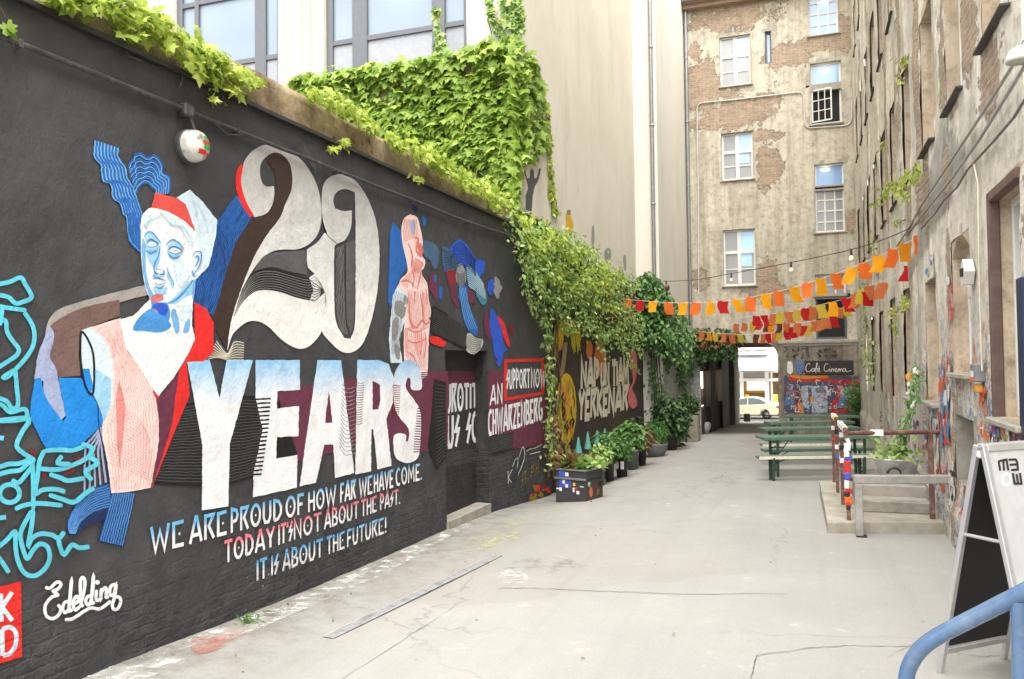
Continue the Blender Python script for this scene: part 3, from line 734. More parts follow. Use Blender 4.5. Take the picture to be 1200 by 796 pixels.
zi = [(500,215),(470,204),(442,212),(428,238),(434,268),(462,277),(490,275),(487,330),(468,372),(442,386),(432,396),(432,600),(440,655),(465,700),(485,703),(498,670),(502,600),(502,300)]
d.poly(f2, zo, P_w20, 'c', holes=[zi])
d.poly(f2, [(470,385),(500,372),(500,600),(496,660),(484,690),(472,640),(470,500)], P_dgrey)
d.stroke(f2, [(389,290),(396,330),(412,362),(442,386)], .8, P_blackp)
d.strip(f2, [(440,400),(440,600),(455,680)], [(462,390),(466,600),(476,690)], 6, .4, P_grey, 4, 24)
d.done('painted_digit', mw_)
d = Decal(.011)
d.poly(f2, [(5,770),(40,705),(75,748),(95,706),(130,712),(130,775),(80,772),(45,765)], P_dgrey)
d.strip(f2, [(40,708),(75,752),(98,712),(130,714)], [(8,772),(45,766),(80,775),(130,775)], 8, .8, P_teeth, 2, 25)
for i in range(9):
    k = i*9
    d.stroke(f2, [(110-k*.2,110-k),(180,40-k*.9),(260,35-k*.8),(330,90-k*.5),(372,160-k*.3)], .5, P_dgrey, up=False)
d.done('brush_lines', mw_)
# ---- YEARS
YL = {'Y': [[(157,87),(228,85),(258,205),(280,85),(362,85),(290,345),(285,540),(203,552),(205,350)]],
 'E': [[(370,85),(508,85),(508,178),(438,182),(436,236),(505,228),(503,322),(436,325),(434,392),(500,380),(498,482),(362,512),(364,440),(392,300),(370,200)]],
 'A': [[(562,85),(636,85),(677,436),(617,452),(612,348),(584,348),(558,466),(507,478)], [(598,178),(586,280),(609,280)]],
 'R': [[(686,85),(752,85),(784,98),(800,140),(798,215),(777,268),(793,414),(749,425),(736,300),(730,300),(729,431),(680,441)], [(734,150),(734,240),(752,238),(758,210),(757,162)]]}
for ch, lps in YL.items():
    d = Decal(.0125)
    d.poly(fD, lps[0], P_wyear, holes=lps[1:])
    if ch == 'E':
        for i in range(19):
            y = 205+i*13; xa = interp(y, [200, 300, 445], [372, 392, 364]); xb = interp(y, [200, 300, 445], [418, 410, 388])
            d.poly(fD, [(xa-2, y), (xb, y-3), (xb, y+3), (xa-2, y+5)], P_blackp)
        d.off -= .009
        for i in range(14):
            y = 200+i*12; d.poly(fD, [(355, y+2), (372, y), (372, y+5), (355, y+8)], P_wyear); d.off -= d.step
    if ch == 'A': d.strip(fD, [(640,150),(655,165),(678,160)], [(630,360),(650,390),(682,380)], 17, .7, P_grey, 4, 31)
    if ch == 'R': d.strip(fD, [(686,150),(698,152),(708,150)], [(684,290),(694,290),(702,285)], 18, .6, P_maroon, 1, 32)
    d.done('painted_letter', mw_)
d = Decal(.0125)
d.poly(fK, [(205,262),(150,264),(146,210),(134,200),(124,214),(122,262),(185,350),(203,420),(200,560),(186,638),(140,667),(95,660),(58,625),(55,516),(118,511),(120,545),(132,545),(135,480),(75,405),(55,330),(55,200),(75,140),(110,108),(160,105),(195,140),(205,195)], P_wyear, True, n=3)
for i in range(15): y = 240+i*12; d.poly(fK, [(48, y), (interp(y, [240, 420], [92, 84]), y+2), (interp(y, [240, 420], [90, 82]), y+6), (48, y+5)], P_dred); d.off -= d.step
for i in range(18): y = 365+i*14; d.poly(fK, [(interp(y, [365, 600], [182, 160]), y), (205, y+2), (205, y+8), (interp(y, [365, 600], [182, 160]), y+6)], P_maroon); d.off -= d.step
d.done('painted_letter', mw_)
# ---- the three lines of writing
LT = [([('We', 0)], 0)]
def line(words, tops, bots, z0, z1, m, name):
    """words: (text, x0, x1) in photo pixels; tops / bots: the two ends of cap line and baseline"""
    for tx, xa, xb in words:
        d = Decal(.008)
        f = lambda x, e: lerp(e[0][1], e[1][1], (x-e[0][0])/(e[1][0]-e[0][0])) if len(e) == 2 else interp(x, [q[0] for q in e], [q[1] for q in e])
        d.text(fP, tx, [(xa, f(xa, tops)), (xb, f(xb, tops)), (xb, f(xb, bots)), (xa, f(xa, bots))], .15, m)
        d.done('painted_word', mw_)
G1 = paint('white_to_blue_line_one', S(246, 247, 250, K), .03, (.86, .93, S(120, 192, 240, K), .02))
G2 = paint('white_to_pink_line_two', S(246, 247, 250, K), .03, (.62, .69, S(240, 130, 146, K), .02))
G3 = paint('white_to_blue_line_three', S(246, 247, 250, K), .05, (.36, .43, S(110, 186, 238, K), .02))
line([('We',175.8,215.8),('ARe',221.8,266),('PROUD',270,331),('OF',334.4,356.4),('HOW',360.8,394),('FAR',398.6,417),('We',420.6,436.5),('HAVE',438,461),('COME.',463.7,494.5)], [(176,618),(361,577),(488,543)], [(182,648.6),(363,600),(491,562)], 0, 0, G1, '')
line([('TODAY',263,322),("IT'S",325.8,343.2),('NOT',344,376.6),('ABOUT',380,420.6),('THe',423.3,441.7),('PAST.',445.3,469)], [(264,634),(465.5,573.7)], [(267,659),(467,591)], 0, 0, G2, '')
line([('IT',300.2,313),('IS',317.5,326.6),('ABOUT',331,378.4),('THe',382.8,404),('FUTURe!',406.5,453.2)], [(301,657),(451.4,606)], [(301,681),(451.4,624.7)], 0, 0, G3, '')
# ---- standing figure on the right of the digits
d = Decal(.0055)
d.poly(fJ, [(90,85),(140,150),(150,200),(165,320),(115,400),(80,530),(65,500),(75,150)], P_blue)
d.poly(fJ, [(115,418),(166,450),(160,560),(140,640),(122,700),(140,820),(80,820),(70,690),(80,580),(90,470)], P_pale)
for q in [[(105,500),(150,510),(130,580),(100,560)], [(90,600),(120,590),(110,700),(85,690)], [(120,540),(160,530),(150,580),(130,590)], [(100,720),(125,740),(125,800),(105,790)], [(150,470),(162,480),(155,520),(146,500)]]: d.poly(fJ, q, P_grey, True, n=3)
d.poly(fJ, [(180,50),(215,65),(232,120),(245,190),(240,260),(258,290),(250,330),(238,342),(245,370),(268,410),(275,480),(288,560),(280,640),(275,700),(268,880),(245,905),(218,900),(165,830),(150,810),(148,640),(155,560),(166,480),(117,420),(132,385),(165,350),(160,290),(140,200),(135,120),(150,70)], P_pink, 'c')
for q in [[(190,290),(215,280),(240,330),(215,360),(195,340)], [(168,470),(185,470),(190,600),(210,640),(185,640),(170,580)], [(240,470),(254,470),(256,600),(246,615)], [(150,650),(165,650),(170,760),(155,780)], [(200,660),(230,650),(236,760),(215,780)], [(205,175),(222,190),(216,240),(205,230)], [(140,390),(165,385),(170,430),(140,420)]]: d.poly(fJ, q, P_rose, True, n=3)
d.strip(fJ, [(150,75),(140,120),(150,190)], [(212,75),(220,120),(225,170)], 10, .5, P_flesh, 2, 41)
for pts, w_ in [([(200,170),(222,180),(212,240),(236,258)], 2.2), ([(170,200),(190,260),(185,330)], 1.8), ([(232,200),(244,240),(230,270)], 2.0), ([(205,280),(240,300),(246,322)], 1.5), ([(190,340),(200,380),(190,430)], 1.6), ([(236,345),(225,400),(215,440)], 1.8),
    ([(130,400),(170,395),(210,430)], 1.6), ([(172,470),(176,560),(186,620),(215,636),(240,600),(262,620),(284,600)], 2.2), ([(232,460),(244,540),(246,610)], 1.7), ([(160,640),(210,660),(262,640)], 1.5), ([(165,700),(210,716),(268,690)], 1.8), ([(235,640),(240,720),(228,800)], 1.3),
    ([(160,760),(200,790),(210,850)], 1.4), ([(255,660),(262,720),(250,800)], 1.4), ([(205,450),(200,520)], 1.2), ([(262,440),(270,520)], 1.2)]: d.stroke(fJ, pts, w_, P_flesh, taper=True, up=False)
d.strip(fJ, [(210,195),(222,230),(215,262)], [(238,200),(244,245),(240,275)], 7, .5, P_flesh, 2, 44)
d.strip(fJ, [(190,290),(185,340),(130,395)], [(245,300),(240,350),(262,410)], 9, .5, P_flesh, 3, 45)
d.strip(fJ, [(165,440),(185,600),(150,660)], [(225,450),(235,600),(210,640)], 8, .45, P_pinkl, 4, 46)
d.strip(fJ, [(240,450),(250,600),(235,640)], [(270,460),(284,580),(272,640)], 6, .45, P_pinkl, 3, 47)
d.strip(fJ, [(152,660),(158,760),(165,820)], [(262,660),(262,760),(262,860)], 11, .45, P_pinkl, 5, 48)
d.strip(fJ, [(100,440),(86,560),(84,780)], [(160,470),(135,620),(128,760)], 8, .5, P_grey, 4, 49)
d.poly(fJ, [(180,85),(205,90),(200,150),(184,140)], P_lav, True, n=3)
for i in range(4): d.poly(fK, [(205,170+i*10),(234,170+i*10),(234,174+i*10),(205,176+i*10)], P_maroon)
d.done('painted_torso', mw_)
# ---- loose brush shapes
d = Decal(.0045); d.amp = 2.6
for pts, m_ in [([(245,190),(300,200),(330,240),(322,320),(300,330),(285,290),(250,260)], P_slate), ([(240,60),(262,70),(262,100),(248,110)], P_blue), ([(190,0),(215,10),(215,40),(200,30)], P_navy),
    ([(290,360),(315,370),(322,490),(285,450),(278,400)], P_maroon), ([(330,425),(348,430),(342,490),(330,480)], P_blue), ([(305,365),(318,370),(314,402),(304,398)], P_blue),
    ([(345,220),(380,230),(430,180),(480,215),(520,280),(565,290),(562,350),(520,380),(470,320),(420,330),(360,350)], P_royal), ([(345,220),(385,235),(430,300),(420,330),(362,345)], P_slate),
    ([(370,345),(415,345),(416,420),(436,530),(400,500),(376,400)], P_maroon), ([(372,345),(412,345),(412,400),(380,410)], P_dred), ([(470,430),(510,460),(516,510),(480,500)], P_maroon),
    ([(430,415),(470,425),(485,520),(525,620),(525,680),(480,650),(450,560)], P_blue), ([(418,350),(435,300),(465,340),(468,400),(440,425),(420,400)], P_grey), ([(470,320),(505,330),(520,400),(515,440),(480,420)], P_teal), ([(515,340),(560,410),(578,490),(560,520),(530,480)], P_teal),
    ([(600,385),(615,400),(605,465),(585,460),(582,410)], P_royal), ([(620,370),(652,420),(635,490),(612,440)], P_grey),
    ([(295,530),(330,540),(400,590),(478,660),(478,745),(420,730),(350,690),(285,660)], P_blackp), ([(480,665),(520,690),(556,700),(550,740),(510,775),(470,750)], P_chalk), ([(290,680),(362,705),(350,737),(285,715)], P_red),
    ([(565,570),(585,560),(600,680),(590,700),(565,650)], P_maroon), ([(600,535),(630,580),(650,640),(665,720),(685,750),(662,770),(655,820),(632,830),(602,680),(592,590)], P_royal), ([(630,580),(660,600),(682,660),(697,720),(690,738),(665,690),(650,630)], P_red), ([(690,620),(718,640),(712,668),(696,650)], P_dred)]:
    d.poly(fJ, pts, m_, True, n=3)
d.strip(fJ, [(300,535),(400,592),(476,662)], [(290,655),(350,686),(476,742)], 12, .5, P_dgrey, 3, 51)
d.strip(fJ, [(420,345),(440,360),(466,345)], [(424,405),(442,422),(466,405)], 7, .5, P_navy, 2, 52)
d.strip(fJ, [(472,325),(500,330),(560,410)], [(482,420),(520,450),(572,490)], 10, .5, P_pale, 2, 53)
d.strip(fJ, [(434,430),(452,560),(484,650)], [(466,430),(484,520),(524,640)], 5, .6, P_lblue, 1, 54)
d.strip(fJ, [(480,670),(520,692),(552,702)], [(474,748),(510,772),(546,742)], 8, .6, P_dgrey, 3, 55)
d.strip(fJ, [(350,225),(390,240),(440,190),(520,285)], [(362,345),(420,325),(470,318),(520,370)], 9, .6, P_navy, 9, 56)
d.done('painted_brushwork', mw_)
# ---- lettering beyond the figure: inside the niche and right of it
NP = (Vector((NX, 0, 0)), Vector((1, 0, 0)))
d = Decal(.004, NP); d.text(fK, 'UROTIT', [(338,236),(510,232),(510,362),(338,397)], .17, P_wblue); d.done('painted_word', mw_)
d = Decal(.004, NP); d.text(fK, 'US', [(345,408),(415,405),(415,572),(345,590)], .17, P_wblue); d.text(fK, 'SC', [(452,395),(512,388),(512,548),(452,560)], .17, P_wblue); d.done('painted_word', mw_)
d = Decal(.0022, NP); d.poly(fK, [(335,165),(515,165),(515,235),(335,240)], P_maroon); d.strip(fK, [(335,610),(420,600),(510,590)], [(335,690),(420,675),(505,655)], 9, .6, P_dgrey, 3, 61); d.done('painted_band', mw_)
d = Decal(.006); d.text(fK, 'AN', [(582,255),(652,228),(652,338),(580,352)], .17, P_wblue); d.done('painted_word', mw_)
d = Decal(.007); d.text(fK, 'CHWARZENBERG', [(572,380),(868,308),(868,430),(572,522)], .17, P_wblue); d.done('painted_word', mw_)
d = Decal(.006)
d.text(fK, 'SUPPORT', [(672,156),(800,153),(800,256),(672,262)], .15, P_wblue); d.text(fK, 'NOW', [(806,153),(888,150),(885,248),(806,256)], .15, P_wblue)
d.done('painted_word', mw_)
d = Decal(.005); d.stroke(fK, [(667,107),(870,102),(870,285),(667,318)], 3.6, P_red, sm=False, closed=True); d.done('painted_frame', mw_)
d = Decal(.004)
d.text(fK, 'St. P.H.'.replace('t', 'T'), [(752,730),(856,645),(856,718),(752,800)], .13, P_olive)
for pts in [[(680,712),(682,780)], [(705,700),(684,745),(700,775)], [(705,690),(720,650),(735,645),(730,700)], [(740,640),(752,600),(765,580),(770,640),(735,735)], [(780,605),(800,592),(830,585),(870,565)], [(800,620),(858,605)]]: d.stroke(fK, pts, .9, P_chalk)
rb = random.Random(5)
for i in range(16):
    cx, cy = rb.uniform(790,905), rb.uniform(770,850); cy += (900-cx)*.25
    d.poly(fK, [(cx+rb.uniform(6,17)*math.cos(a_), cy+rb.uniform(7,26)*math.sin(a_)) for a_ in [j*.785 for j in range(8)]], rb.choice([P_red, P_orange, P_olive, P_dred]), True, n=3)
d.done('spray_tag', mw_)
# ---- cyan graffiti, red panel and white script at the left end
d = Decal(.016, step=.0012)
for pts in [[(-40,100),(40,88),(100,65),(125,100),(155,160),(110,185),(75,190),(40,160),(-20,148)], [(-40,200),(30,212),(130,225)], [(118,235),(150,280),(168,330),(165,390),(140,440),(100,490),(40,550),(18,552),(75,515)], [(-30,268),(25,275),(35,330),(62,375),(92,415),(82,445),(40,475),(-30,520)],
            [(75,515),(82,600),(88,690),(60,708),(30,670),(-30,650)], [(-30,690),(10,690),(50,725),(120,710),(135,745),(142,790)], [(-30,768),(60,758),(135,752)], [(0,300),(10,230),(8,205)]]: d.stroke(fH, pts, 5.2, P_cyan)
for pts in [[(-20,14),(60,12),(135,8),(100,70),(78,130),(110,165),(155,195),(125,215),(95,242),(40,250),(-20,268)], [(-20,235),(40,215),(90,212),(150,188)], [(150,200),(155,300),(155,430)], [(55,288),(85,302),(120,265),(150,225)], [(208,150),(185,200),(175,270),(166,350),(200,335),(260,332),(305,345)], [(208,152),(280,148),(340,150),(395,130)],
            [(180,235),(270,240),(350,215),(400,190),(435,160)], [(230,262),(280,278),(320,292),(395,280)], [(70,425),(110,408),(180,398),(292,408)], [(150,430),(110,500),(95,550),(110,620),(128,655),(155,615),(185,588),(220,600),(232,650),(210,702),(160,736),(112,720),(82,660),(72,590),(70,530),(30,570),(-20,610)],
            [(155,430),(148,500),(132,592),(150,560),(190,540),(240,545),(275,560),(300,530)], [(270,548),(280,600),(300,636),(335,592),(370,605),(418,600)], [(-20,630),(15,680),(42,722)], [(-20,468),(28,462)], [(228,358),(290,378),(345,392),(400,350),(440,325)], [(380,120),(430,140),(420,180),(455,210),(400,250),(430,290)], [(290,175),(270,210),(330,215)], [(-10,90),(18,95)]]: d.stroke(fI, pts, 5.4, P_cyan)
d.stroke(fI, arc(45,352,46,42,0,360,14)[:-1], 5.6, P_cyan, closed=True)
d.done('cyan_graffiti', mw_)
d = Decal(.006)
d.poly(fM, [(-140,275),(125,213),(132,662),(-140,745)], P_red); d.done('painted_panel', mw_)
for gl in [[[(5,285),(8,452)], [(72,275),(12,365),(74,446)]], [[(12,495),(15,655)], [(12,498),(60,485),(95,520),(92,590),(62,640),(15,655)]], [[(-60,300),(-55,470)], [(-60,305),(-30,480)]], [[(-80,530),(-50,520),(-30,560),(-40,640),(-80,670)]]]:
    d = Decal(.0085)
    for pts in gl: d.stroke(fM, pts, 5.2, P_pale, sm=len(pts) > 3)
    d.done('painted_letter', mw_)
d = Decal(.006, step=.0012)
for pts in [[(270,245),(298,252),(330,222),(352,215),(364,232),(345,258),(318,270),(345,292),(310,305),(275,345),(268,385),(280,420),(315,434),(350,412),(364,375),(345,350)], [(408,330),(385,340),(375,375),(390,398),(412,372),(420,300),(428,200),(418,300),(412,385),(432,378)], [(436,350),(462,335),(472,312),(456,302),(440,325),(438,360),(452,382),(480,358)],
            [(480,358),(500,280),(508,215),(496,188),(482,205),(480,270),(485,345),(500,360)], [(545,298),(525,302),(512,330),(525,352),(542,330),(556,250),(558,178),(550,270),(548,340),(565,332)], [(578,262),(574,310),(584,326),(600,310)], [(606,252),(602,318),(608,275),(628,250),(636,265),(634,305),(650,300)],
            [(694,228),(668,236),(656,262),(660,292),(680,288),(694,232),(686,300),(672,350),(680,378),(705,372),(722,330),(712,305),(690,305)], [(388,440),(430,436),(470,412),(505,388),(545,370),(592,376),(630,355),(662,328)]]: d.stroke(fM, pts, 3.8, P_white)
d.poly(fM, arc(582,217,14,14,0,360,10)[:-1], P_white)
d.done('painted_script', mw_)
# ------------------------------------------------------------------ conduit and lamp on the black wall
M_pipe = mottled('black_pipe_paint', S(58, 58, 60), .5, 20, .3, .2, 0, .5, dirt=S(120, 118, 112), dirt_amt=.35)
ct = empty('conduit', (WX+.05, 7, 4.13), 'thin black pipe running level along the top of the black mural wall', 'pipe')
mb = MB(); mb.tube([(WX+.045+.006*fbm(y, 0, 9), y, 4.135+.012*fbm(y*.6, 3, 4)+(.06*max(0, (y-10)/3))) for y in np.linspace(1.6, 13.6, 60)], .019, 8)
mb.tube([(WX+.05, 5.3, 4.17), (WX+.06, 5.6, 4.06), (WX+.05, 5.85, 4.13)], .007, 6)
mb.build('pipe', M_pipe, ct)
for y in (2.4, 3.7, 5.75, 7.3, 9.0, 10.8, 12.4):
    mb = MB(); mb.box((WX+.03, y, 4.135+(.06*max(0, (y-10)/3))), (.07, .03, .055), 0, None, .006); mb.build('clip', M_pipe, ct)
mb = MB(); mb.box((WX+.05, 5.13, 4.13), (.08, .11, .1), 0, None, .015); mb.tube([(WX+.06, 5.16, 4.08), (WX+.07, 5.2, 3.98)], .014, 6); mb.build('junction_box', M_pipe, ct)
M_lampw = mottled('chipped_lamp_glass', S(226, 222, 214, .8), .35, 14, .1, .1, 0, .5, dirt=S(60, 56, 52), dirt_amt=.9)
M_stk = {k: plain('sticker_'+k, S(*c, .85), .5) for k, c in dict(red=(206, 50, 44), green=(60, 160, 70), white=(236, 234, 230), blue=(70, 90, 190), yellow=(232, 200, 60), black=(40, 40, 42), orange=(230, 110, 40)).items()}
lc = onx(221, 172, WX+.02)
wl = empty('wall_lamp', lc, 'round white bulkhead lamp with peeling stickers on the black wall', 'lamp')
mb = MB(); prof = [(0, .13), (.045, .127), (.08, .117), (.105, .096), (.12, .066), (.126, .03), (.126, .0)]
mb.lathe(lc+Vector((.02, 0, 0)), prof, 28, 0, 'X'); mb.build('dome', M_lampw, wl)
mb = MB(); mb.lathe(lc, [(.132, -.02), (.134, .02), (.13, .03), (.12, .03)], 28, 0, 'X'); mb.build('base_ring', M_pipe, wl)
def dome_patch(a0, a1, b0, b1, m):
    mb = MB(); vs = []
    for i in range(5):
        for j in range(5):
            y = lerp(a0, a1, i/4); z = lerp(b0, b1, j/4); r = math.hypot(y, z)
            h = interp(r, [p[0] for p in prof], [p[1] for p in prof]); vs.append((lc.x+.02+h+.0025, lc.y+y, lc.z+z))
    mb.add(vs, [(i*5+j, i*5+j+1, i*5+j+6, i*5+j+5) for i in range(4) for j in range(4)]); mb.build('sticker', m, wl)
dome_patch(.0, .085, .045, .075, M_stk['green']); dome_patch(-.01, .08, .012, .04, M_stk['red']); dome_patch(.0, .085, -.03, .008, M_stk['green']); dome_patch(-.05, .03, -.075, -.038, M_stk['red']); dome_patch(.04, .075, -.085, -.05, M_stk['red'])

# ------------------------------------------------------------------ lower wall beyond the mural, under the climbing plants
t = NT('grimy_lower_wall'); p = t.pos()
cc = t.ramp(t.noise(p, 1.4, 6, .7), [(.3, S(48, 42, 38)), (.6, S(66, 58, 50)), (.8, S(96, 88, 78))])
t.bump(t.noise(p, 12, 6, .7), .5, .03); M_low = t.done(cc, .9)
lw = empty('garden_wall', (WX, 19.4, -.4), 'dark brown wall with painted palm and cream lettering beyond the mural', 'wall')
us = gridlines(14.75, 24.0, .15); vs = gridlines(-.7, 4.35, .15)
wall_grid('wall_face', 'x', WX-.03, us, vs, M_low, lw, (), lambda u, v: -.006-.02*abs(fbm(u*2, v*2, 4)))
mb = MB(); mb.bb(-4.74, WX-.06, 14.76, 24, -.7, 4.34); mb.build('wall_body', M_low, lw)
PW = (Vector((WX-.03, 0, 0)), Vector((1, 0, 0)))
d = Decal(.004, PW)
d.poly(fL, [(92,270),(112,270),(104,350),(92,430),(68,462),(80,360)], P_tan)
rp = random.Random(3)
for i in range(30):
    a = R(rp.uniform(-10, 190)); ln = rp.uniform(50, 110); cx, cy = 106, 235
    ex = cx+math.cos(a)*ln*.8; ey = cy-math.sin(a)*ln*.8+rp.uniform(40, 130)
    d.stroke(fL, [(cx, cy), (cx+math.cos(a)*ln*.6, cy-abs(math.sin(a))*ln*.9-10), (ex, ey)], rp.uniform(1.4, 3.2), rp.choice([P_lime, P_lime, P_yel, P_olive]), taper=True)
d.done('painted_palm', lw)
d = Decal(.004, PW)
d.poly(fL, arc(105, 615, 52, 185, 0, 360, 26)[:-1], P_yel)
for i in range(60):
    cx, cy = rp.uniform(65, 145), rp.uniform(455, 775); d.stroke(fL, [(cx, cy), (cx+rp.uniform(-14, 14), cy+rp.uniform(15, 40)), (cx+rp.uniform(-6, 6), cy+rp.uniform(45, 75))], rp.uniform(1, 2.4), rp.choice([P_olive, P_dwall, P_dwall, P_orange, P_lime]), taper=True)
d.done('painted_beetle', lw)
d = Decal(.004, PW); d.poly(fL, arc(277, 355, 26, 92, 0, 360, 22)[:-1], P_orange); d.poly(fL, arc(224, 310, 17, 50, 0, 360, 18)[:-1], P_orange)
d.poly(fL, [(428,330),(445,308),(466,330),(472,400),(462,470),(446,510),(462,545),(472,590),(458,612),(440,610),(424,575),(430,515),(450,470),(440,400)], P_salmon, True); d.done('painted_board', lw)
fT = (675, 410, 8.85)
rows = [('NAP', (52, 118), (240, 118), (235, 392), (50, 406), None), ('UN', (258, 135), (345, 130), (345, 382), (256, 396), None), ('TIAM', (375, 122), (545, 112), (548, 358), (375, 382), None),
        ('YERKENAR', (30, 428), (548, 375), (542, 615), (22, 735), None)]
for tx, a, b, c_, e, _ in rows:
    d = Decal(.006, PW); d.text(fT, tx, [a, b, c_, e], .3, P_teeth, gap=.03); d.done('painted_word', lw)

# ------------------------------------------------------------------ tall beige gable
def stucco(name, lo, hi, streak=.25, stain=S(150, 140, 122)):
    t = NT(name); p = t.pos()
    cc = t.ramp(t.noise(p, .6, 6, .65), [(.3, lo), (.7, hi)])
    ps = t.pos((1.3, 1.3, .3)); cc = t.mix(t.ramp(t.noise(ps, 1.0, 5, .7), [(.52, 0), (.75, streak)]), cc, stain)
    cc = t.mix(t.ramp(t.noise(p, 2.3, 7, .75), [(.6, 0), (.72, streak*1.3)]), cc, stain)
    t.bump(t.noise(p, 30, 5, .7), .25, .01)
    return t.done(cc, .9, 0, .2)
M_beige = stucco('beige_render', S(216, 209, 192, .86), S(228, 222, 207, .86), .3)
M_beige2 = stucco('pale_render', S(220, 215, 202, .86), S(230, 226, 214, .86), .2)
gb = empty('gable_building', (-6, 19, 0), 'tall windowless beige rendered gable rising above the climbing plants', 'building')
mb = MB(); mb.bb(-9, -4.75, 13.95, 24.0, -.7, 17.5); mb.build('wall', M_beige, gb)
mb = MB(); mb.bb(-9, -4.07, 24.004, 30.4, -.7, 17.5); mb.build('wall', M_beige2, gb)
GP = (Vector((-4.75, 0, 0)), Vector((1, 0, 0))); fG = (590, 150, 4.42)
d = Decal(.012, GP)
d.poly(fG, [(106,225),(112,220),(124,262),(136,258),(138,222),(148,208),(158,225),(160,262),(172,258),(186,208),(194,212),(184,262),(160,312),(152,350),(148,410),(146,430),(116,425),(114,350),(128,315),(122,280)], P_dgrey)
d.done('painted_silhouette', gb)
d = Decal(.012, GP)
d.poly(fG, [(330,425),(345,425),(352,470),(362,500),(356,555),(324,550),(326,500),(322,455)], P_yel); d.poly(fG, [(334,556),(352,556),(355,600),(342,628),(336,620)], P_pale); d.poly(fG, [(330,425),(350,427),(348,450),(328,450)], P_tan)
d.done('paste_up', gb)
for q in [[(458,520),(466,505),(472,560),(468,605),(456,600)], [(522,640),(545,620),(560,650),(548,700),(530,690)], [(620,668),(632,660),(636,720),(626,735)]]: d = Decal(.012, GP); d.poly(fG, q, P_grey, True, n=3); d.done('paste_up', gb)
M_zinc = mottled('zinc_pipe', S(150, 152, 152, .9), .4, 8, .15, .1, .6, .5)
def downpipe(x, y, z0, z1, r, label, top=False):
    o = empty('downpipe', (x, y, z0), label, 'drainpipe')
    mb = MB(); mb.tube([(x, y, z0), (x, y, z1)], r, 12); mb.build('pipe', M_zinc, o)
    z = z0+1.2
    while z < z1:
        mb = MB(); mb.lathe((x, y, z), [(r, -.03), (r+.012, -.03), (r+.012, .03), (r, .03)], 12); mb.bb(x-.02, x+.02, y, y+r+.06, z-.015, z+.015); mb.build('clamp', M_zinc, o); z += 2.3
    return o
downpipe(-4.2, 23.9, 3.2, 17, .055, 'grey drainpipe on the beige gable beside its recessed end strip')

# ------------------------------------------------------------------ cream building behind the wall, big dark framed windows
FY = 13.7
M_cream = stucco('cream_facade', S(222, 216, 200, .8), S(230, 225, 210, .8), .08)
M_fr = plain('dark_grey_frame', S(92, 94, 98), .4); M_panel = plain('pale_grey_panel', S(160, 162, 168, .8), .35)
M_glass = glass('window_glass', (.16, .2, .24, 1), .08)
M_dark = plain('dark_interior', (.02, .02, .021, 1), .9); M_dark2 = plain('dim_room', (.05, .048, .045, 1), .9)
cb = empty('cream_building', (-9, FY, 0), 'cream building with large dark framed windows behind the black wall', 'building')
def fx(px, py=40): return ony(px, py, FY).x
def fz(px, py): return ony(px, py, FY).z
xA0, xA1 = fx(203), fx(326); xB0, xB1 = fx(379), fx(547)
zs0, zs1 = 7.72, 10.9
us = gridlines(-17, -4.76, .4, (xA0, xA1, xB0, xB1)); vs = gridlines(-.2, 17.5, .4, (zs0, zs1))
wall_grid('wall', 'y', FY, us, vs, M_cream, cb, [(xA0, xA1, zs0, zs1), (xB0, xB1, zs0, zs1)])
mb = MB()
for px in (331, 341, 352, 362, 372): mb.bb(fx(px)-.05, fx(px)+.06, FY-.07, FY+.0, 7.0, 17)
mb.build('pilaster_fluting', M_cream, cb)
def big_window(x0, x1, mull, trans, ztr):
    f = MB(); y = FY+.16
    for (a, b) in [(x0, x0+.14), (x1-.1, x1)]+[(m-w/2, m+w/2) for m, w in mull]: f.bb(a, b, y-.06, y+.06, zs0, zs1, 0, .01)
    f.bb(x0+.14, x1-.1, y-.05, y+.05, zs0, zs0+.07); f.bb(x0+.14, x1-.1, y-.05, y+.05, zs1-.1, zs1)
    for (a, b, z) in trans: f.bb(a, b, y-.045, y+.045, z-.045, z+.045)
    w = f.build('window', M_fr, cb)
    g = MB(); g.bb(x0+.05, x1-.05, y+.005, y+.02, ztr, zs1-.02); g.build('pane', M_glass, w)
    g = MB(); g.bb(x0+.05, x1-.05, y-.005, y+.01, zs0+.02, ztr-.004); g.build('panel', M_panel, w)
    g = MB(); g.bb(x0-.0, x1+.0, y+.5, y+.55, zs0, zs1); g.build('room', M_dark2, w)
    r = MB(); r.bb(x0-.2, x0-.001, FY-.0+.002, y+.5, zs0, zs1); r.build('reveal', M_cream, w); r = MB(); r.bb(x1+.001, x1+.2, FY+.002, y+.5, zs0, zs1); r.build('reveal', M_cream, w)
ztr = fz(390, 48)
big_window(xB0, xB1, [(fx(418), .32), (fx(511), .26)], [(xB0, xB1, ztr), (xB0, xB1, ztr+1.6)], ztr)
zt2 = fz(316, 64)
big_window(xA0, xA1, [(fx(226), .1), (fx(301), .26)], [(xA0, fx(226), fz(215, 4)), (fx(226), fx(301), fz(260, 0)+.1), (xA0, xA1, zt2)], zt2)
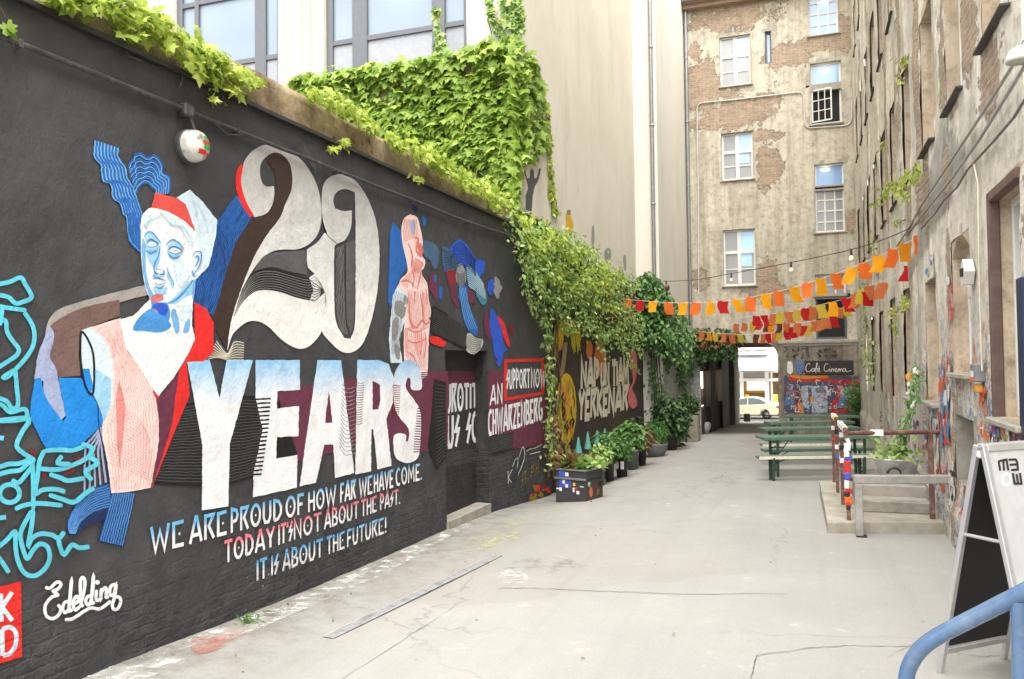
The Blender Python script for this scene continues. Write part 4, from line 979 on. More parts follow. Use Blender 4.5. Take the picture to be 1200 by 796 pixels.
# ------------------------------------------------------------------ back building with passage
def peel(name, plaster_lo, plaster_hi, swz, grime=S(120, 108, 90), painty=False, gr=.75):
    """old plaster; where the 'brick' attribute is high it has fallen off and bricks show"""
    t = NT(name); p = t.pos(); q = t.pos(swz=swz)
    wv = t.n('TexNoise'); wv.inputs['Scale'].default_value = 7; t.l(p, wv.inputs['Vector'])
    va = t.n('VectorMath', operation='MULTIPLY_ADD'); t.l(wv.outputs['Color'], va.inputs[0]); va.inputs[1].default_value = (.025, .025, .025); t.l(q, va.inputs[2])
    br = t.n('TexBrick'); br.inputs['Scale'].default_value = 1; br.inputs['Brick Width'].default_value = .25; br.inputs['Row Height'].default_value = .077; br.inputs['Mortar Size'].default_value = .012
    br.inputs['Mortar Smooth'].default_value = .4; br.inputs['Bias'].default_value = -.2
    br.inputs['Color1'].default_value = S(178, 146, 124, .82); br.inputs['Color2'].default_value = S(142, 108, 90, .8); br.inputs['Mortar'].default_value = S(200, 190, 170, .78); t.l(va.outputs[0], br.inputs['Vector'])
    bc = t.mix(t.ramp(t.noise(p, 9, 5, .7), [(.35, .65), (.62, 0)]), br.outputs['Color'], S(206, 188, 160, .82))
    pc = t.ramp(t.noise(p, 1.1, 7, .68), [(.28, plaster_lo), (.5, plaster_hi), (.74, tuple(min(1, c*1.12) for c in plaster_hi[:3])+(1,))])
    ps = t.pos((2.4, 2.4, .16)); pc = t.mix(t.ramp(t.noise(ps, 1.0, 6, .7), [(.42, 0), (.7, gr)]), pc, grime)
    pc = t.mix(t.ramp(t.noise(p, 5, 7, .75), [(.47, 0), (.66, .6)]), pc, grime)
    if painty:
        at = t.attr('paint')
        n1 = t.noise(p, 2.2, 5, .7, .6)
        cols = t.ramp(n1, [(.0, S(150, 80, 60, .8)), (.36, S(202, 98, 70, .8)), (.41, S(208, 196, 170, .8)), (.47, S(92, 128, 170, .8)), (.52, S(214, 208, 196, .8)), (.58, S(178, 166, 150, .8)), (.63, S(200, 60, 56, .8)), (.67, S(70, 66, 70, .8)), (.72, S(220, 140, 60, .8))], 'CONSTANT')
        n2 = t.noise(t.pos((1, 1, .35)), 5, 6, .75, .3)
        pc = t.mix(t.math('MULTIPLY', at, t.ramp(n2, [(.4, 0), (.5, .85)])), pc, cols)
        pc = t.mix(t.math('MULTIPLY', t.attr('grey'), t.ramp(t.noise(p, 3, 4), [(.3, .55), (.7, .9)])), pc, S(146, 142, 134, .8))
    ab = t.attr('brick')
    e = t.math('ADD', ab, t.math('MULTIPLY', t.math('SUBTRACT', t.noise(p, 7, 7, .75), .5), 1.0))
    e = t.math('ADD', e, t.math('MULTIPLY', t.math('SUBTRACT', t.noise(p, 1.9, 5, .7), .5), .9))
    f = t.ramp(e, [(.49, 0), (.52, 1)])
    bc = t.mix(t.ramp(t.noise(p, 2.6, 6, .75), [(.45, 0), (.65, .55)]), bc, grime)
    cc = t.mix(f, pc, bc)
    hh = t.math('ADD', t.math('MULTIPLY', t.math('SUBTRACT', 1.0, f), 1.2), t.math('MULTIPLY', t.math('MULTIPLY', br.outputs['Fac'], -.6), f))
    hh = t.math('ADD', hh, t.math('MULTIPLY', t.noise(p, 24, 6, .75), .5))
    t.bump(hh, .9, .04)
    return t.done(cc, .92, 0, .2)
M_back = peel('weathered_back_facade', S(186, 177, 157, .87), S(212, 203, 183, .87), 'XZY', S(126, 119, 106, .85))
def bx(px, py): v = ony(px, py, BY); return v.x, v.z
def brect(x0, y0, x1, y1):
    a = bx(x0, y0); b = bx(x1, y1); return (a[0], b[0], b[1], a[1])
blobs = [(855, 22, 55, 14), (922, 66, 26, 14), (965, 50, 35, 10), (990, 40, 14, 20), (826, 105, 22, 40), (862, 130, 44, 22), (830, 145, 24, 10), (900, 195, 14, 28), (897, 328, 14, 24), (882, 160, 30, 8), (998, 258, 6, 14), (865, 4, 60, 10), (815, 60, 8, 14), (900, 340, 30, 8), (820, 330, 10, 14)]
BL = [(*bx(b[0], b[1]), b[2]/32.5, b[3]/32.5) for b in blobs]
def battr(u, v):
    e = -.2 + .35*fbm(u*.7, v*.7, 11)
    for (cx, cz, rx, rz) in BL:
        r = math.hypot((u-cx)/rx, (v-cz)/rz); e = max(e, 1.02-.55*r + .25*fbm(u*1.3, v*1.3, 3))
    return e
bb_ = empty('back_building', (-1.2, BY, -.5), 'weathered rear facade with patches of bare brick and a dark passage', 'building')
W_ = dict(w1=brect(843, 44, 880, 98), w2=brect(845, 157, 883, 209), w3=brect(847, 270, 886, 334), slim=brect(896, 37, 905, 74), r0=brect(946, -22, 983, 38), r1=brect(948, 75, 987, 143), r2=brect(954, 193, 991, 271), r3=brect(955, 322, 993, 397))
PX0, PX1, PZ = bx(822, 500)[0], bx(913, 490)[0], bx(880, 402)[1]
holes = list(W_.values())+[(PX0, PX1, -1, PZ)]
eu = [h[0] for h in holes]+[h[1] for h in holes]; ev = [h[2] for h in holes]+[h[3] for h in holes]
us = gridlines(-4.07, 1.75, .09, eu); vs = gridlines(-.9, 16.5, .09, ev)
wall_grid('wall', 'y', BY, us, vs, M_back, bb_, holes, lambda u, v: .012*fbm(u*1.5, v*1.5, 8), dict(brick=battr))
M_wood = mottled('white_window_paint', S(232, 230, 222, .85), .45, 12, .06, .08, 0, .4, obj=False)
M_stone = mottled('sill_stone', S(170, 164, 150, .8), .85, 9, .2, .3)
def box_window(parent, x0, x1, z0, z1, y, kind, sgn=1, axis='y', fm=None, gm=None, sill=True, rev=.16, rm=None):
    """a window set back in its opening; axis 'y': wall faces -y; axis 'x': wall faces -x (u = y)"""
    fm = fm or M_wood; gm = gm or M_glass
    def bb(mb, u0, u1, d0, d1, a, b, bev=0):
        if axis == 'y': mb.bb(u0, u1, y+d0, y+d1, a, b, 0, bev)
        else: mb.bb(y+d0, y+d1, u0, u1, a, b, 0, bev)
    f = MB(); t_ = .07; w_, h_ = x1-x0, z1-z0
    bb(f, x0, x0+t_, rev-.05, rev+.04, z0, z1, .008); bb(f, x1-t_, x1, rev-.05, rev+.04, z0, z1, .008)
    bb(f, x0+t_, x1-t_, rev-.05, rev+.04, z1-t_, z1, .008); bb(f, x0+t_, x1-t_, rev-.05, rev+.04, z0, z0+t_, .008)
    cx = (x0+x1)/2
    if kind == 'casement':
        bb(f, cx-.065, cx+.065, rev-.06, rev+.03, z0+t_, z1-t_, .008)
        zt = z0+h_*.6; bb(f, x0+t_, cx-.065, rev-.055, rev+.03, zt-.05, zt+.05); bb(f, cx+.065, x1-t_, rev-.055, rev+.03, zt-.05, zt+.05)
        zm = z0+h_*.3
        g2 = MB(); bb(g2, cx+.066, x1-t_-.001, rev-.004, rev-.001, zt+.051, z1-t_-.001); bb(g2, cx+.066, lerp(cx, x1, .75), rev-.004, rev-.001, zm+.1, zt-.051)
        for (a, b) in ((x0+t_, cx-.065), (cx+.065, x1-t_)): bb(f, a, b, rev-.03, rev+.02, zm-.018, zm+.018)
    elif kind == 'grid':
        for k in (1, 2): xx = lerp(x0, x1, k/3); bb(f, xx-.024, xx+.024, rev-.03, rev+.015, z0+t_, z1-t_)
        n = max(2, int(round(h_/.42)))
        for k in range(1, n): zz = lerp(z0, z1, k/n); bb(f, x0+t_, x1-t_, rev-.028, rev+.013, zz-(.05 if k == n-1 and h_ > 1.5 else .024), zz+.024)
    w = f.build('window', fm, parent)
    g = MB(); bb(g, x0+.02, x1-.02, rev, rev+.008, z0+.02, z1-.02); g.build('pane', gm, w)
    if kind == 'casement' and axis == 'y': g2.build('painted_reflection_pane', M_gsky2, w)  # extra pane whose colour carries the sky reflection
    r = MB()
    bb(r, x0-.12, x0-.001, .004, rev+.35, z0-.1, z1+.1); bb(r, x1+.001, x1+.12, .004, rev+.35, z0-.1, z1+.1); bb(r, x0, x1, .004, rev+.35, z1+.001, z1+.12); bb(r, x0, x1, .004, rev+.3, z0-.12, z0-.001)
    r.build('reveal', rm or M_stone, w)
    g = MB(); bb(g, x0-.1, x1+.1, rev+.36, rev+.4, z0-.1, z1+.1); g.build('room', M_dark2, w)
    if sill:
        s_ = MB(); bb(s_, x0-.06, x1+.06, -.07, .1, z0-.05, z0-.004, .01); s_.build('sill', M_stone, w)
    return w
M_gsky = glass('painted_sky_reflection_glass', (.16, .28, .46, 1), .06)  # blue sky reflection is put into the glass colour
M_gsky2 = glass('painted_blue_reflection_glass', (.30, .50, .70, 1), .05)  # paler reflected sky, also painted into the pane colour
M_gdim = glass('grey_curtained_glass', (.2, .2, .195, 1), .12)
for k in ('w1', 'w2', 'w3'): box_window(bb_, *W_[k], BY, 'casement', gm=M_gdim, rm=M_stone)
box_window(bb_, *W_['r0'], BY, 'grid', gm=M_gsky)
x0, x1, z0, z1 = W_['r2']; zs = lerp(z0, z1, .66)
box_window(bb_, x0, x1, zs, z1, BY, 'plain', gm=M_gsky, sill=False); box_window(bb_, x0, x1, z0, zs-.06, BY, 'grid', gm=M_gdim)
box_window(bb_, *W_['slim'], BY, 'plain', gm=M_gsky, sill=False, fm=M_fr)
x0, x1, z0, z1 = W_['r1']; zs = lerp(z0, z1, .6)
box_window(bb_, x0, x1, zs, z1, BY, 'plain', gm=M_gsky, sill=False)
w = box_window(bb_, x0, x1, z0, zs-.002, BY, 'open', gm=M_dark)
f = MB()      # casement swung inwards / outwards showing its bars
ca, sa = math.cos(R(28)), math.sin(R(28)); wl_ = (x1-x0)*.62
Rz = Matrix.Rotation(R(-18), 3, 'Z')
def swing(cx, cz, dx, dz): f.box(Vector((x0+.08, BY+.04, 0))+Rz @ Vector((cx, 0, 0))+Vector((0, 0, cz)), (dx, .03, dz), 0, Rz)
hh = zs-z0-.2
for k in range(4): swing(wl_*k/3, z0+.1+hh/2, .045 if k in (0, 3) else .025, hh)
for k in range(4): swing(wl_/2, z0+.1+hh*k/3, wl_, .045 if k in (0, 3) else .025)
f.build('casement', M_wood, w)
x0, x1, z0, z1 = W_['r3']; zs = bx(975, 346)[1]
box_window(bb_, x0, x1, zs, z1, BY, 'grid', gm=M_gdim); box_window(bb_, x0, x1, z0, zs-.06, BY, 'open', gm=M_dark, fm=M_fr)
# glowing lenses added at the window panes to paint in lamp reflections
M_glow = emit('painted_lamp_reflection', (1, .95, .8, 1), 1.3)
for (px, py) in ((966, 84), (967, 199), (965, 3)):
    v = ony(px, py, BY+.12); mb = MB(); mb.lathe(v, [(0, -.05), (.1, -.04), (.15, 0), (.1, .03), (0, .04)], 16, 0, 'Z', .5); mb.build('reflection_glow', M_glow, bb_)
# eaves and gutter
M_eave = mottled('eaves_boards', S(164, 140, 124, .8), .7, 4, .15, .2)
ze = bx(802, 10)[1]
mb = MB(); mb.bb(-4.06, 1.8, BY-.45, BY-.004, ze, ze+.14); mb.bb(-4.06, 1.8, BY-.28, BY-.005, ze-.14, ze-.004); mb.build('eaves', M_eave, bb_)
mb = MB(); mb.tube([(-4.06, BY-.5, ze+.1), (1.8, BY-.5, ze+.1)], .075, 10); mb.build('gutter', M_zinc, bb_)
downpipe(-3.98, BY-.09, 2.6, ze+.05, .06, 'grey drainpipe in the corner of the weathered back facade')
M_cond = mottled('pale_conduit', S(206, 204, 198, .85), .5, 10, .1, .05)
mb = MB(); mb.tube([ony(780+x/3.62, y/3.62, BY-.04) for x, y in [(140,1250),(138,796),(133,460),(140,443),(155,436),(300,422),(440,406),(560,392),(578,394),(586,410),(588,470),(590,525),(596,538),(612,544),(700,538),(765,533),(782,524),(789,505),(790,440),(794,425)]], .022, 8)
tag(mb.build('conduit', M_cond, None, True), 'thin pale pipe bent around a stair window on the back facade', 'pipe')
# stone band, base zone
M_base = peel('grimy_base_plaster', S(124, 114, 100, .8), S(166, 156, 138, .8), 'XZY', S(72, 66, 58))
mb = MB()
za = bx(950, 401)[1]
mb.bb(PX1+.02, 1.6, BY-.09, BY-.015, za-.05, za+.05, 0, .015); mb.bb(PX1+.02, 1.6, BY-.05, BY-.015, za-.12, za-.054); mb.build('string_course', M_stone, bb_)
us = gridlines(PX1+.012, 1.7, .08); vs = gridlines(-.9, za-.13, .08)
wall_grid('base_zone', 'y', BY-.022, us, vs, M_base, bb_, (), lambda u, v: .008*fbm(u*3, v*3, 1), dict(brick=lambda u, v: -.1+.3*fbm(u, v, 2)))
# arch haunches of the passage mouth
mb = MB(); r_ = .5
lp = [(PX1+.01, BY-.02, PZ+.01)]+[(PX1+.01-r_*(1-math.sin(R(a))), BY-.02, PZ-r_*(1-math.cos(R(a)))*1.0) for a in range(0, 91, 10)]
lp = [(PX1+.01, BY-.02, PZ+.01), (PX1-r_, BY-.02, PZ+.01)]+[(PX1-r_+r_*math.sin(R(a)), BY-.02, PZ-r_*(1-math.cos(R(a)))) for a in range(0, 91, 10)]+[(PX1+.01, BY-.02, PZ-r_)]
mb.prism(lp, (0, .5, 0)); mb.bb(PX1, PX1+.14, BY-.06, BY-.025, -.9, PZ, 0, .01); mb.build('arch_haunch', M_base, bb_)
# passage: left wall with lit shop windows, right wall, ceiling
M_pass = mottled('dark_passage_wall', S(92, 84, 74, .8), .9, 3, .25, .3); M_post = mottled('dark_passage_post', S(52, 48, 46, .8), .7, 6, .2, .2)  # dark mottled tones for the passage walls and posts
LXp = PX0+.0
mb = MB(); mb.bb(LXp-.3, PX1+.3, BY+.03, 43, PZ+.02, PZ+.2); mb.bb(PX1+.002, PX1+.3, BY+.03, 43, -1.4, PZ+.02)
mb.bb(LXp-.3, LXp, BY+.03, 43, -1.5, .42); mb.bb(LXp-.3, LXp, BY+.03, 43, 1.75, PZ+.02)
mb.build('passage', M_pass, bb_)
M_lit = emit('lit_shop_window', (1.0, .86, .62, 1), 1.1)
yy = [30.05, 32.2, 34.0, 36.6, 39.0, 43]
mb = MB()
for a, b in ((32.2, 34.0), (36.6, 43)): mb.bb(LXp-.3, LXp+.1, a, b, -1.5, PZ)
for a, b in ((30.05, 32.2), (34.0, 36.6)):
    mb.bb(LXp-.05, LXp+.05, (a+b)/2-.05, (a+b)/2+.05, .42, 1.75)
mb.build('passage_pier', M_post, bb_)
for a, b in ((30.05, 32.2), (34.0, 36.6)):
    g = MB(); g.bb(LXp-.2, LXp-.18, a, b, .42, 1.75); w = g.build('shop_window', M_lit, bb_)
    g = MB(); 
    for k in range(5): g.bb(LXp-.18, LXp-.08, a+.1+k*.4, a+.35+k*.4, .5, .5+[.45, .7, .3, .6, .4][k])
    g.build('display', M_pass, w)
mb = MB(); mb.bb(LXp+.02, LXp+.3, 40.2, 43.0, -1.5, PZ); mb.build('passage_pilaster', M_stone, bb_)
mb = MB(); mb.bb(-30, LXp+.1, 43, 43.3, -1.5, 17); mb.bb(PX1, 30, 43, 43.3, -1.5, 17); mb.bb(LXp+.1, PX1, 43, 43.3, PZ+.1, 17); mb.build('street_front', M_beige2, bb_)
mb = MB(); mb.bb(-4.06, 1.8, BY+.8, 43, PZ+.25, 16.4); mb.build('building_core', M_dark2, bb_)
# pale graffiti-speckled strip beside the passage
t = NT('speckled_graffiti_strip'); p = t.pos(); cc = t.ramp(t.noise(p, 6, 6, .75, .5), [(.3, S(70, 70, 72)), (.42, S(176, 174, 170, .8)), (.5, S(120, 128, 130, .8)), (.56, S(206, 204, 200, .8)), (.64, S(110, 150, 150, .8)), (.7, S(190, 150, 140, .8))]); t.bump(t.noise(p, 20, 5), .4, .02); M_speck = t.done(cc, .85)
mb = MB(); mb.bb(-4.066, -4.04, 24.3, BY-.03, -.7, 2.75); mb.bb(-4.04, PX0-.003, BY-.05, BY-.014, -.7, 2.4); mb.build('graffiti_strip', M_speck, gb)
# ---- cafe sign and the painted shopfront mural
fS = (900, 390, 7.958)
SP = (Vector((0, BY-.075, 0)), Vector((0, -1, 0)))
a = ony(943, 423, BY-.07); b = ony(1000.5, 439, BY-.07)
cs = empty('cafe_sign', ((a.x+b.x)/2, BY-.07, b.z), 'black board lettered Cafe Cinema above the graffiti mural', 'sign')
mb = MB(); mb.bb(a.x, b.x, BY-.072, BY-.026, b.z, a.z, 0, .008); mb.build('board', plain('black_signboard', S(44, 38, 40), .5), cs)
P_sign = plain('cream_sign_paint', S(226, 218, 200, .85), .6)
d = Decal(.006, SP, step=.002)
for pts in [[(392,300),(382,286),(366,296),(352,330),(362,360),(385,362),(405,345)], [(432,335),(415,335),(406,352),(416,364),(430,352),(434,334),(436,362)], [(440,360),(452,320),(462,290),(454,285),(448,330),(446,375)], [(440,336),(462,332)], [(462,350),(478,345),(480,332),(468,334),(462,352),(472,364),(488,356)], [(470,322),(482,312)],
            [(560,296),(545,288),(528,310),(524,345),(540,362),(562,352),(572,338)], [(578,335),(576,358),(584,362)], [(592,335),(590,362),(596,342),(608,336),(612,362)], [(622,350),(638,346),(638,334),(626,336),(622,352),(634,364),(648,356)], [(654,336),(652,362),(658,344),(668,336),(670,362),(676,344),(688,336),(692,362)], [(722,336),(706,336),(698,352),(708,364),(720,352),(724,336),(728,358),(745,362),(775,352)], [(576,318),(580,318)]]: d.stroke(fS, pts, .7, P_sign)
d.done('lettering', cs)
SP2 = (Vector((0, BY-.03, 0)), Vector((0, -1, 0)))
d = Decal(.004, SP2, step=.0016)
Pm = {k: mottled('shopfront_paint_'+k, S(*c, .8), .7, 14, .25, .1) for k, c in dict(ground=(78, 84, 104), red=(196, 46, 46), blue=(92, 120, 170), pale=(176, 186, 196), pink=(216, 130, 140), orange=(224, 140, 44), green=(130, 160, 130), white=(226, 224, 222), dark=(44, 42, 46), grey=(120, 124, 130)).items()}
d.poly(fS, [(150,400),(870,405),(868,750),(150,750)], Pm['ground'])
d.poly(fS, [(180,395),(340,400),(560,395),(565,420),(345,432),(200,440)], Pm['orange']); d.poly(fS, [(190,405),(330,440),(500,425),(585,430),(590,452),(330,462),(210,450)], Pm['red']); d.poly(fS, [(600,440),(870,436),(866,488),(600,470)], Pm['red'])
d.poly(fS, [(250,485),(232,520),(260,600),(300,650),(335,748),(275,748),(260,640),(215,560)], Pm['red']); d.poly(fS, [(275,660),(305,650),(330,700),(340,748),(285,748)], Pm['orange'])
d.poly(fS, [(310,500),(372,490),(380,700),(340,700),(310,600)], Pm['pale']); d.poly(fS, [(160,600),(245,600),(255,660),(160,680)], Pm['blue']); d.poly(fS, [(165,500),(225,490),(235,580),(165,590)], Pm['grey'])
d.poly(fS, [(405,500),(555,495),(555,745),(410,745)], Pm['pale']); d.poly(fS, [(440,520),(480,500),(530,520),(545,560),(500,560),(450,565)], Pm['grey']); d.poly(fS, [(390,600),(415,590),(420,650),(392,660)], Pm['orange'])
d.poly(fS, [(600,640),(640,600),(640,520),(690,510),(700,560),(640,690),(630,745),(575,745)], Pm['red']); d.poly(fS, [(690,520),(790,500),(770,620),(700,700),(650,700)], Pm['green']); d.poly(fS, [(640,490),(700,495),(690,560),(670,540)], Pm['pink']); d.poly(fS, [(800,490),(835,495),(800,640),(750,745),(630,748),(640,715),(725,712),(780,600)], Pm['red'])
d.poly(fS, [(655,610),(740,600),(720,690),(660,695)], Pm['blue'])
rr = random.Random(7)
for i in range(190):
    cx, cy = rr.uniform(165, 850), rr.uniform(470, 740); a_ = rr.uniform(0, 6.3); l_ = rr.uniform(10, 45)
    d.stroke(fS, [(cx, cy), (min(862, max(155, cx+l_*math.cos(a_))), min(746, max(410, cy+l_*math.sin(a_)))), (min(862, max(155, cx+l_*1.2*math.cos(a_+.9))), min(746, max(410, cy+l_*1.3*math.sin(a_+.9))))], rr.uniform(.4, 1.1), Pm[rr.choice(['white', 'white', 'white', 'dark', 'pale', 'pale', 'blue', 'pink', 'red', 'grey', 'green'])], up=(i % 3 == 0))
for q, k in [([(185,270),(225,280),(232,360),(205,390),(180,360)], 'white'), ([(250,258),(325,258),(330,330),(300,395),(265,340)], 'blue'), ([(265,262),(320,262),(316,300),(262,300)], 'grey')]: d.poly(fS, q, Pm[k], True, n=3)
for i in range(34):
    cx, cy = rr.uniform(150, 660), rr.uniform(150, 235); d.stroke(fS, [(cx, cy), (cx+rr.uniform(-30, 30), cy+rr.uniform(-20, 20)), (cx+rr.uniform(-20, 40), cy+rr.uniform(-25, 25))], .8, Pm['dark'])
d.done('shopfront_mural', bb_)
# ------------------------------------------------------------------ long right facade
M_right = peel('peeling_right_facade', S(210, 202, 182, .9), S(236, 229, 212, .92), 'YZX', S(132, 124, 110), True, .5)
M_rbrick = peel('brick_reveal', S(206, 180, 152, .85), S(220, 200, 174, .85), 'YZX')
rb_ = empty('right_building', (RX+1, 18, 0), 'peeling plaster facade with deep set windows along the right side', 'building')
RY0 = 7.15
rows = []
gh = [(7.32, 8.38, 1.62, 3.54), (9.5, 10.62, 1.98, 3.47), (11.95, 13.0, 1.55, 3.2), (14.6, 15.6, 1.5, 3.3), (17.0, 18.05, 1.4, 3.3), (19.7, 20.8, 1.35, 3.2), (22.4, 23.5, 1.3, 3.2), (25.0, 26.1, 1.2, 3.1)]
up = [7.5, 9.62, 11.75, 13.95, 16.2, 18.4, 20.6, 22.8, 25.0, 27.3]
for i, y in enumerate(up):
    rows += [(y, y+1.08, 4.97, 6.85), (y, y+1.08, 8.4, 10.2)]
    rows.append((y, y+1.08, 11.8, 13.4))
cel = [(9.55, 10.7, .75, 1.5)]
holes = gh+rows+cel
eu = [h[0] for h in holes]+[h[1] for h in holes]; ev = [h[2] for h in holes]+[h[3] for h in holes]
us = gridlines(RY0, BY-.02, .09, sorted(set(eu))); vs = gridlines(-.9, 16.2, .1, sorted(set(ev)))
RB = [(8.0, 5.9, .5, .5), (10.9, 4.3, .3, .4), (12.6, 4.6, .3, .9), (14.3, 4.2, .3, 1.2), (9.3, 5.4, .5, .5), (11.0, 5.6, .35, .8), (13.2, 6.0, .3, 2.0), (8.4, 4.6, .6, .35), (12.2, 7.2, .4, 1.2), (15.4, 8.0, .3, 2.5), (10.9, 3.0, .25, .6), (18.0, 6.5, .4, 2.5), (9.2, 7.5, .5, .8)]
def rattr(u, v):
    e = .2 + .55*fbm(u*.6, v*.35, 21)
    for (cx, cz, rx, rz) in RB:
        e = max(e, 1.0-.55*math.hypot((u-cx)/rx, (v-cz)/rz)+.25*fbm(u*2, v*2, 5))
    return e
def rgrey(u, v):
    a = 1 if (3.6+ (13-u)*.15 < v < 5.1-(abs(u-11.2))*.5) else 0
    b = max(0, min(1, (u-13.0)*2))*.55*max(0, min(1, .5+1.4*fbm(u*1.2, v*.25, 9)))
    return max(a, b)
def rpaint(u, v): return max(0, min(1, (3.1-v)/1.1))*max(.4, min(1, (15.5-u)/2.5))
wall_grid('wall', 'x', RX, us, vs, M_right, rb_, holes, lambda u, v: .03*fbm(u*1.1, v*.6, 8)+.012*fbm(u*4, v*3, 2)-(.03 if u > 13.15 else 0)-.05*max(0, min(1, (.45-v)/.05)), dict(brick=rattr, grey=rgrey, paint=rpaint), True)
for h in gh+rows:
    box_window(rb_, *h, RX, 'casement' if h[2] < 11 else 'plain', axis='x', rev=.2, rm=M_rbrick, sill=False, gm=M_gdim if h[0] < 9 else M_glass, fm=M_wood if h[0] < 12 else M_fr)
M_lead = mottled('dark_lead_sill', S(76, 74, 72, .8), .6, 9, .2, .2)
for h in rows:
    mb = MB(); mb.bb(RX-.075, RX+.12, h[0]-.04, h[1]+.04, h[2]-.03, h[2]-.004, 0, .006); mb.build('sill', M_lead, rb_)
for h in gh[:4]:
    mb = MB(); mb.bb(RX-.09, RX+.12, h[0]-.06, h[1]+.06, h[2]-.06, h[2]-.004, 0, .012); mb.build('sill', M_stone, rb_)
mb = MB(); h = gh[0]
M_rustf = mottled('brown_frame_strip', S(112, 90, 82, .8), .7, 8, .25, .2)
mb.bb(RX-.03, RX+.06, h[1]-.02, h[1]+.07, h[2]-.05, h[3]+.08, 0, .008); mb.bb(RX-.03, RX+.06, h[0], h[1]-.022, h[3]-.01, h[3]+.08, 0, .008); mb.build('frame_strip', M_rustf, rb_)
y0, y1, z0, z1 = cel[0]
mb = MB(); mb.bb(RX+.0, RX+.4, y0-.1, y0-.002, z0-.05, z1+.05); mb.bb(RX+.003, RX+.4, y1+.002, y1+.1, z0-.05, z1+.05); mb.bb(RX+.003, RX+.4, y0, y1, z1+.002, z1+.1); mb.bb(RX+.003, RX+.4, y0, y1, z0-.1, z0-.002); mb.bb(RX+.38, RX+.42, y0, y1, z0, z1); mb.build('cellar_opening', M_conc, rb_)
# arched head over the second ground floor window
mb = MB(); y0, y1, z0, z1 = gh[1]; cy = (y0+y1)/2
lp = [(RX+.003, y0-.001, z1+.001)]+[(RX+.003, lerp(y0, y1, k/10), z1-.2*(1-math.sin(math.pi*k/10))) for k in range(11)]+[(RX+.003, y1+.001, z1+.001)]
mb.prism(lp, (.18, 0, 0)); mb.build('arched_head', M_rbrick, rb_)
# return wall at the near end, navy door post, back body
mb = MB(); mb.bb(RX+.004, RX+.3, RY0-.02, RY0-.001, -.9, 16.2); mb.bb(RX+.3, RX+4, RY0-.3, RY0, -.9, 16.2); mb.bb(RX+1.2, RX+1.4, -8, RY0-.3, -.9, 12); mb.build('return_wall', M_beige, rb_)
mb = MB(); mb.bb(RX+.7, RX+4, RY0+.1, BY, -.9, 16); mb.build('building_core', M_dark2, rb_)
mb = MB(); mb.bb(RX-.05, RX+.0, RY0+.02, RY0+.16, 1.35, 2.75, 0, .01); tag(mb.build('notice_board', plain('navy_board', S(34, 42, 66), .4), None, True), 'dark navy board fixed upright at the near end of the right facade', 'board')
# cables
M_cab = mottled('grey_cable', S(160, 158, 154, .85), .5, 12, .15, .1); M_cabd = mottled('dark_cable', S(112, 110, 106, .8), .5, 12, .15, .1); M_cabw = mottled('cream_cable', S(220, 208, 186, .8), .5, 12, .15, .1)
def wcable(pts, r, m, label, x=RX-.05):
    P = [onx(px, py, x) for px, py in pts]; mb = MB(); mb.tube([Vector(q) for q in P], r, 6)
    return tag(mb.build('cable', m, None, True), label, 'cable')
wcable([(1196,62),(1150,135),(1110,195),(1080,240),(1065,268),(1050,290)], .015, M_cab, 'upper of two grey conduits climbing diagonally across the right facade')
wcable([(1203,74),(1150,160),(1115,210),(1085,247),(1062,276)], .015, M_cab, 'lower of two grey conduits climbing diagonally across the right facade')
wcable([(1204,112),(1188,138),(1182,145),(1165,165),(1142,190),(1133,200),(1122,219),(1105,236),(1096,250),(1080,268)], .012, M_cabd, 'dark sagging cable clipped below the grey conduits on the right facade')
wcable([(1141,190),(1146,215),(1147,300),(1149,380),(1151,435)], .009, M_cabw, 'thin cream cable hanging straight down beside the near window')
# lamps, boxes
def hood_lamp(c, s, label):
    o = empty('wall_lamp', c, label, 'lamp'); mb = MB()
    mb.lathe(Vector(c)+Vector((-.12*s, 0, 0)), [(0, .1*s), (.05*s, .095*s), (.11*s, .05*s), (.15*s, -.03*s), (.16*s, -.09*s), (.145*s, -.09*s)], 20); mb.build('shade', M_wood, o)
    mb = MB(); mb.tube([Vector(c)+Vector((-.12*s, 0, .08*s)), Vector(c)+Vector((-.1*s, 0, .16*s)), Vector(c)+Vector((.02, 0, .16*s))], .015, 6); mb.build('arm', M_zinc, o)
hood_lamp(onx(1209, 62, RX-.02), .6, 'white hooded lamp where the conduits start on the right facade')
c = onx(1140, 319, RX-.02); o = empty('floodlight', c, 'small white angular floodlight between two windows of the right facade', 'lamp')
mb = MB(); lp = [Vector((0, -.13, .0)), Vector((0, .0, .13)), Vector((0, .12, .05)), Vector((0, .1, -.12)), Vector((0, -.03, -.12))]; mb.prism([c+q for q in lp], (-.09, 0, 0)); mb.build('housing', M_wood, o)
mb = MB(); mb.box(c+Vector((-.1, 0, -.0)), (.02, .1, .08), 0, None, .004); mb.build('lens', M_dark, o)
M_amb = mottled('faded_amber_box', S(204, 150, 70, .8), .6, 9, .2, .1)
c = onx(1146, 437, RX-.05); o = empty('meter_box', c, 'small grey box with stickers on the wall beside the near window', 'box')
mb = MB(); mb.box(c, (.1, .2, .17), 0, None, .01); mb.build('housing', M_zinc, o)
mb = MB(); mb.box(c+Vector((-.052, 0, -.01)), (.004, .12, .06)); mb.build('sticker', M_stk['white'], o)
mb = MB(); mb.box(c+Vector((-.052, .0, -.065)), (.004, .17, .035)); mb.build('sticker', M_stk['orange'], o)
mb = MB(); mb.box(c+Vector((0, .01, -.15)), (.07, .15, .08), 0, None, .012); mb.build('lower_housing', M_amb, o)
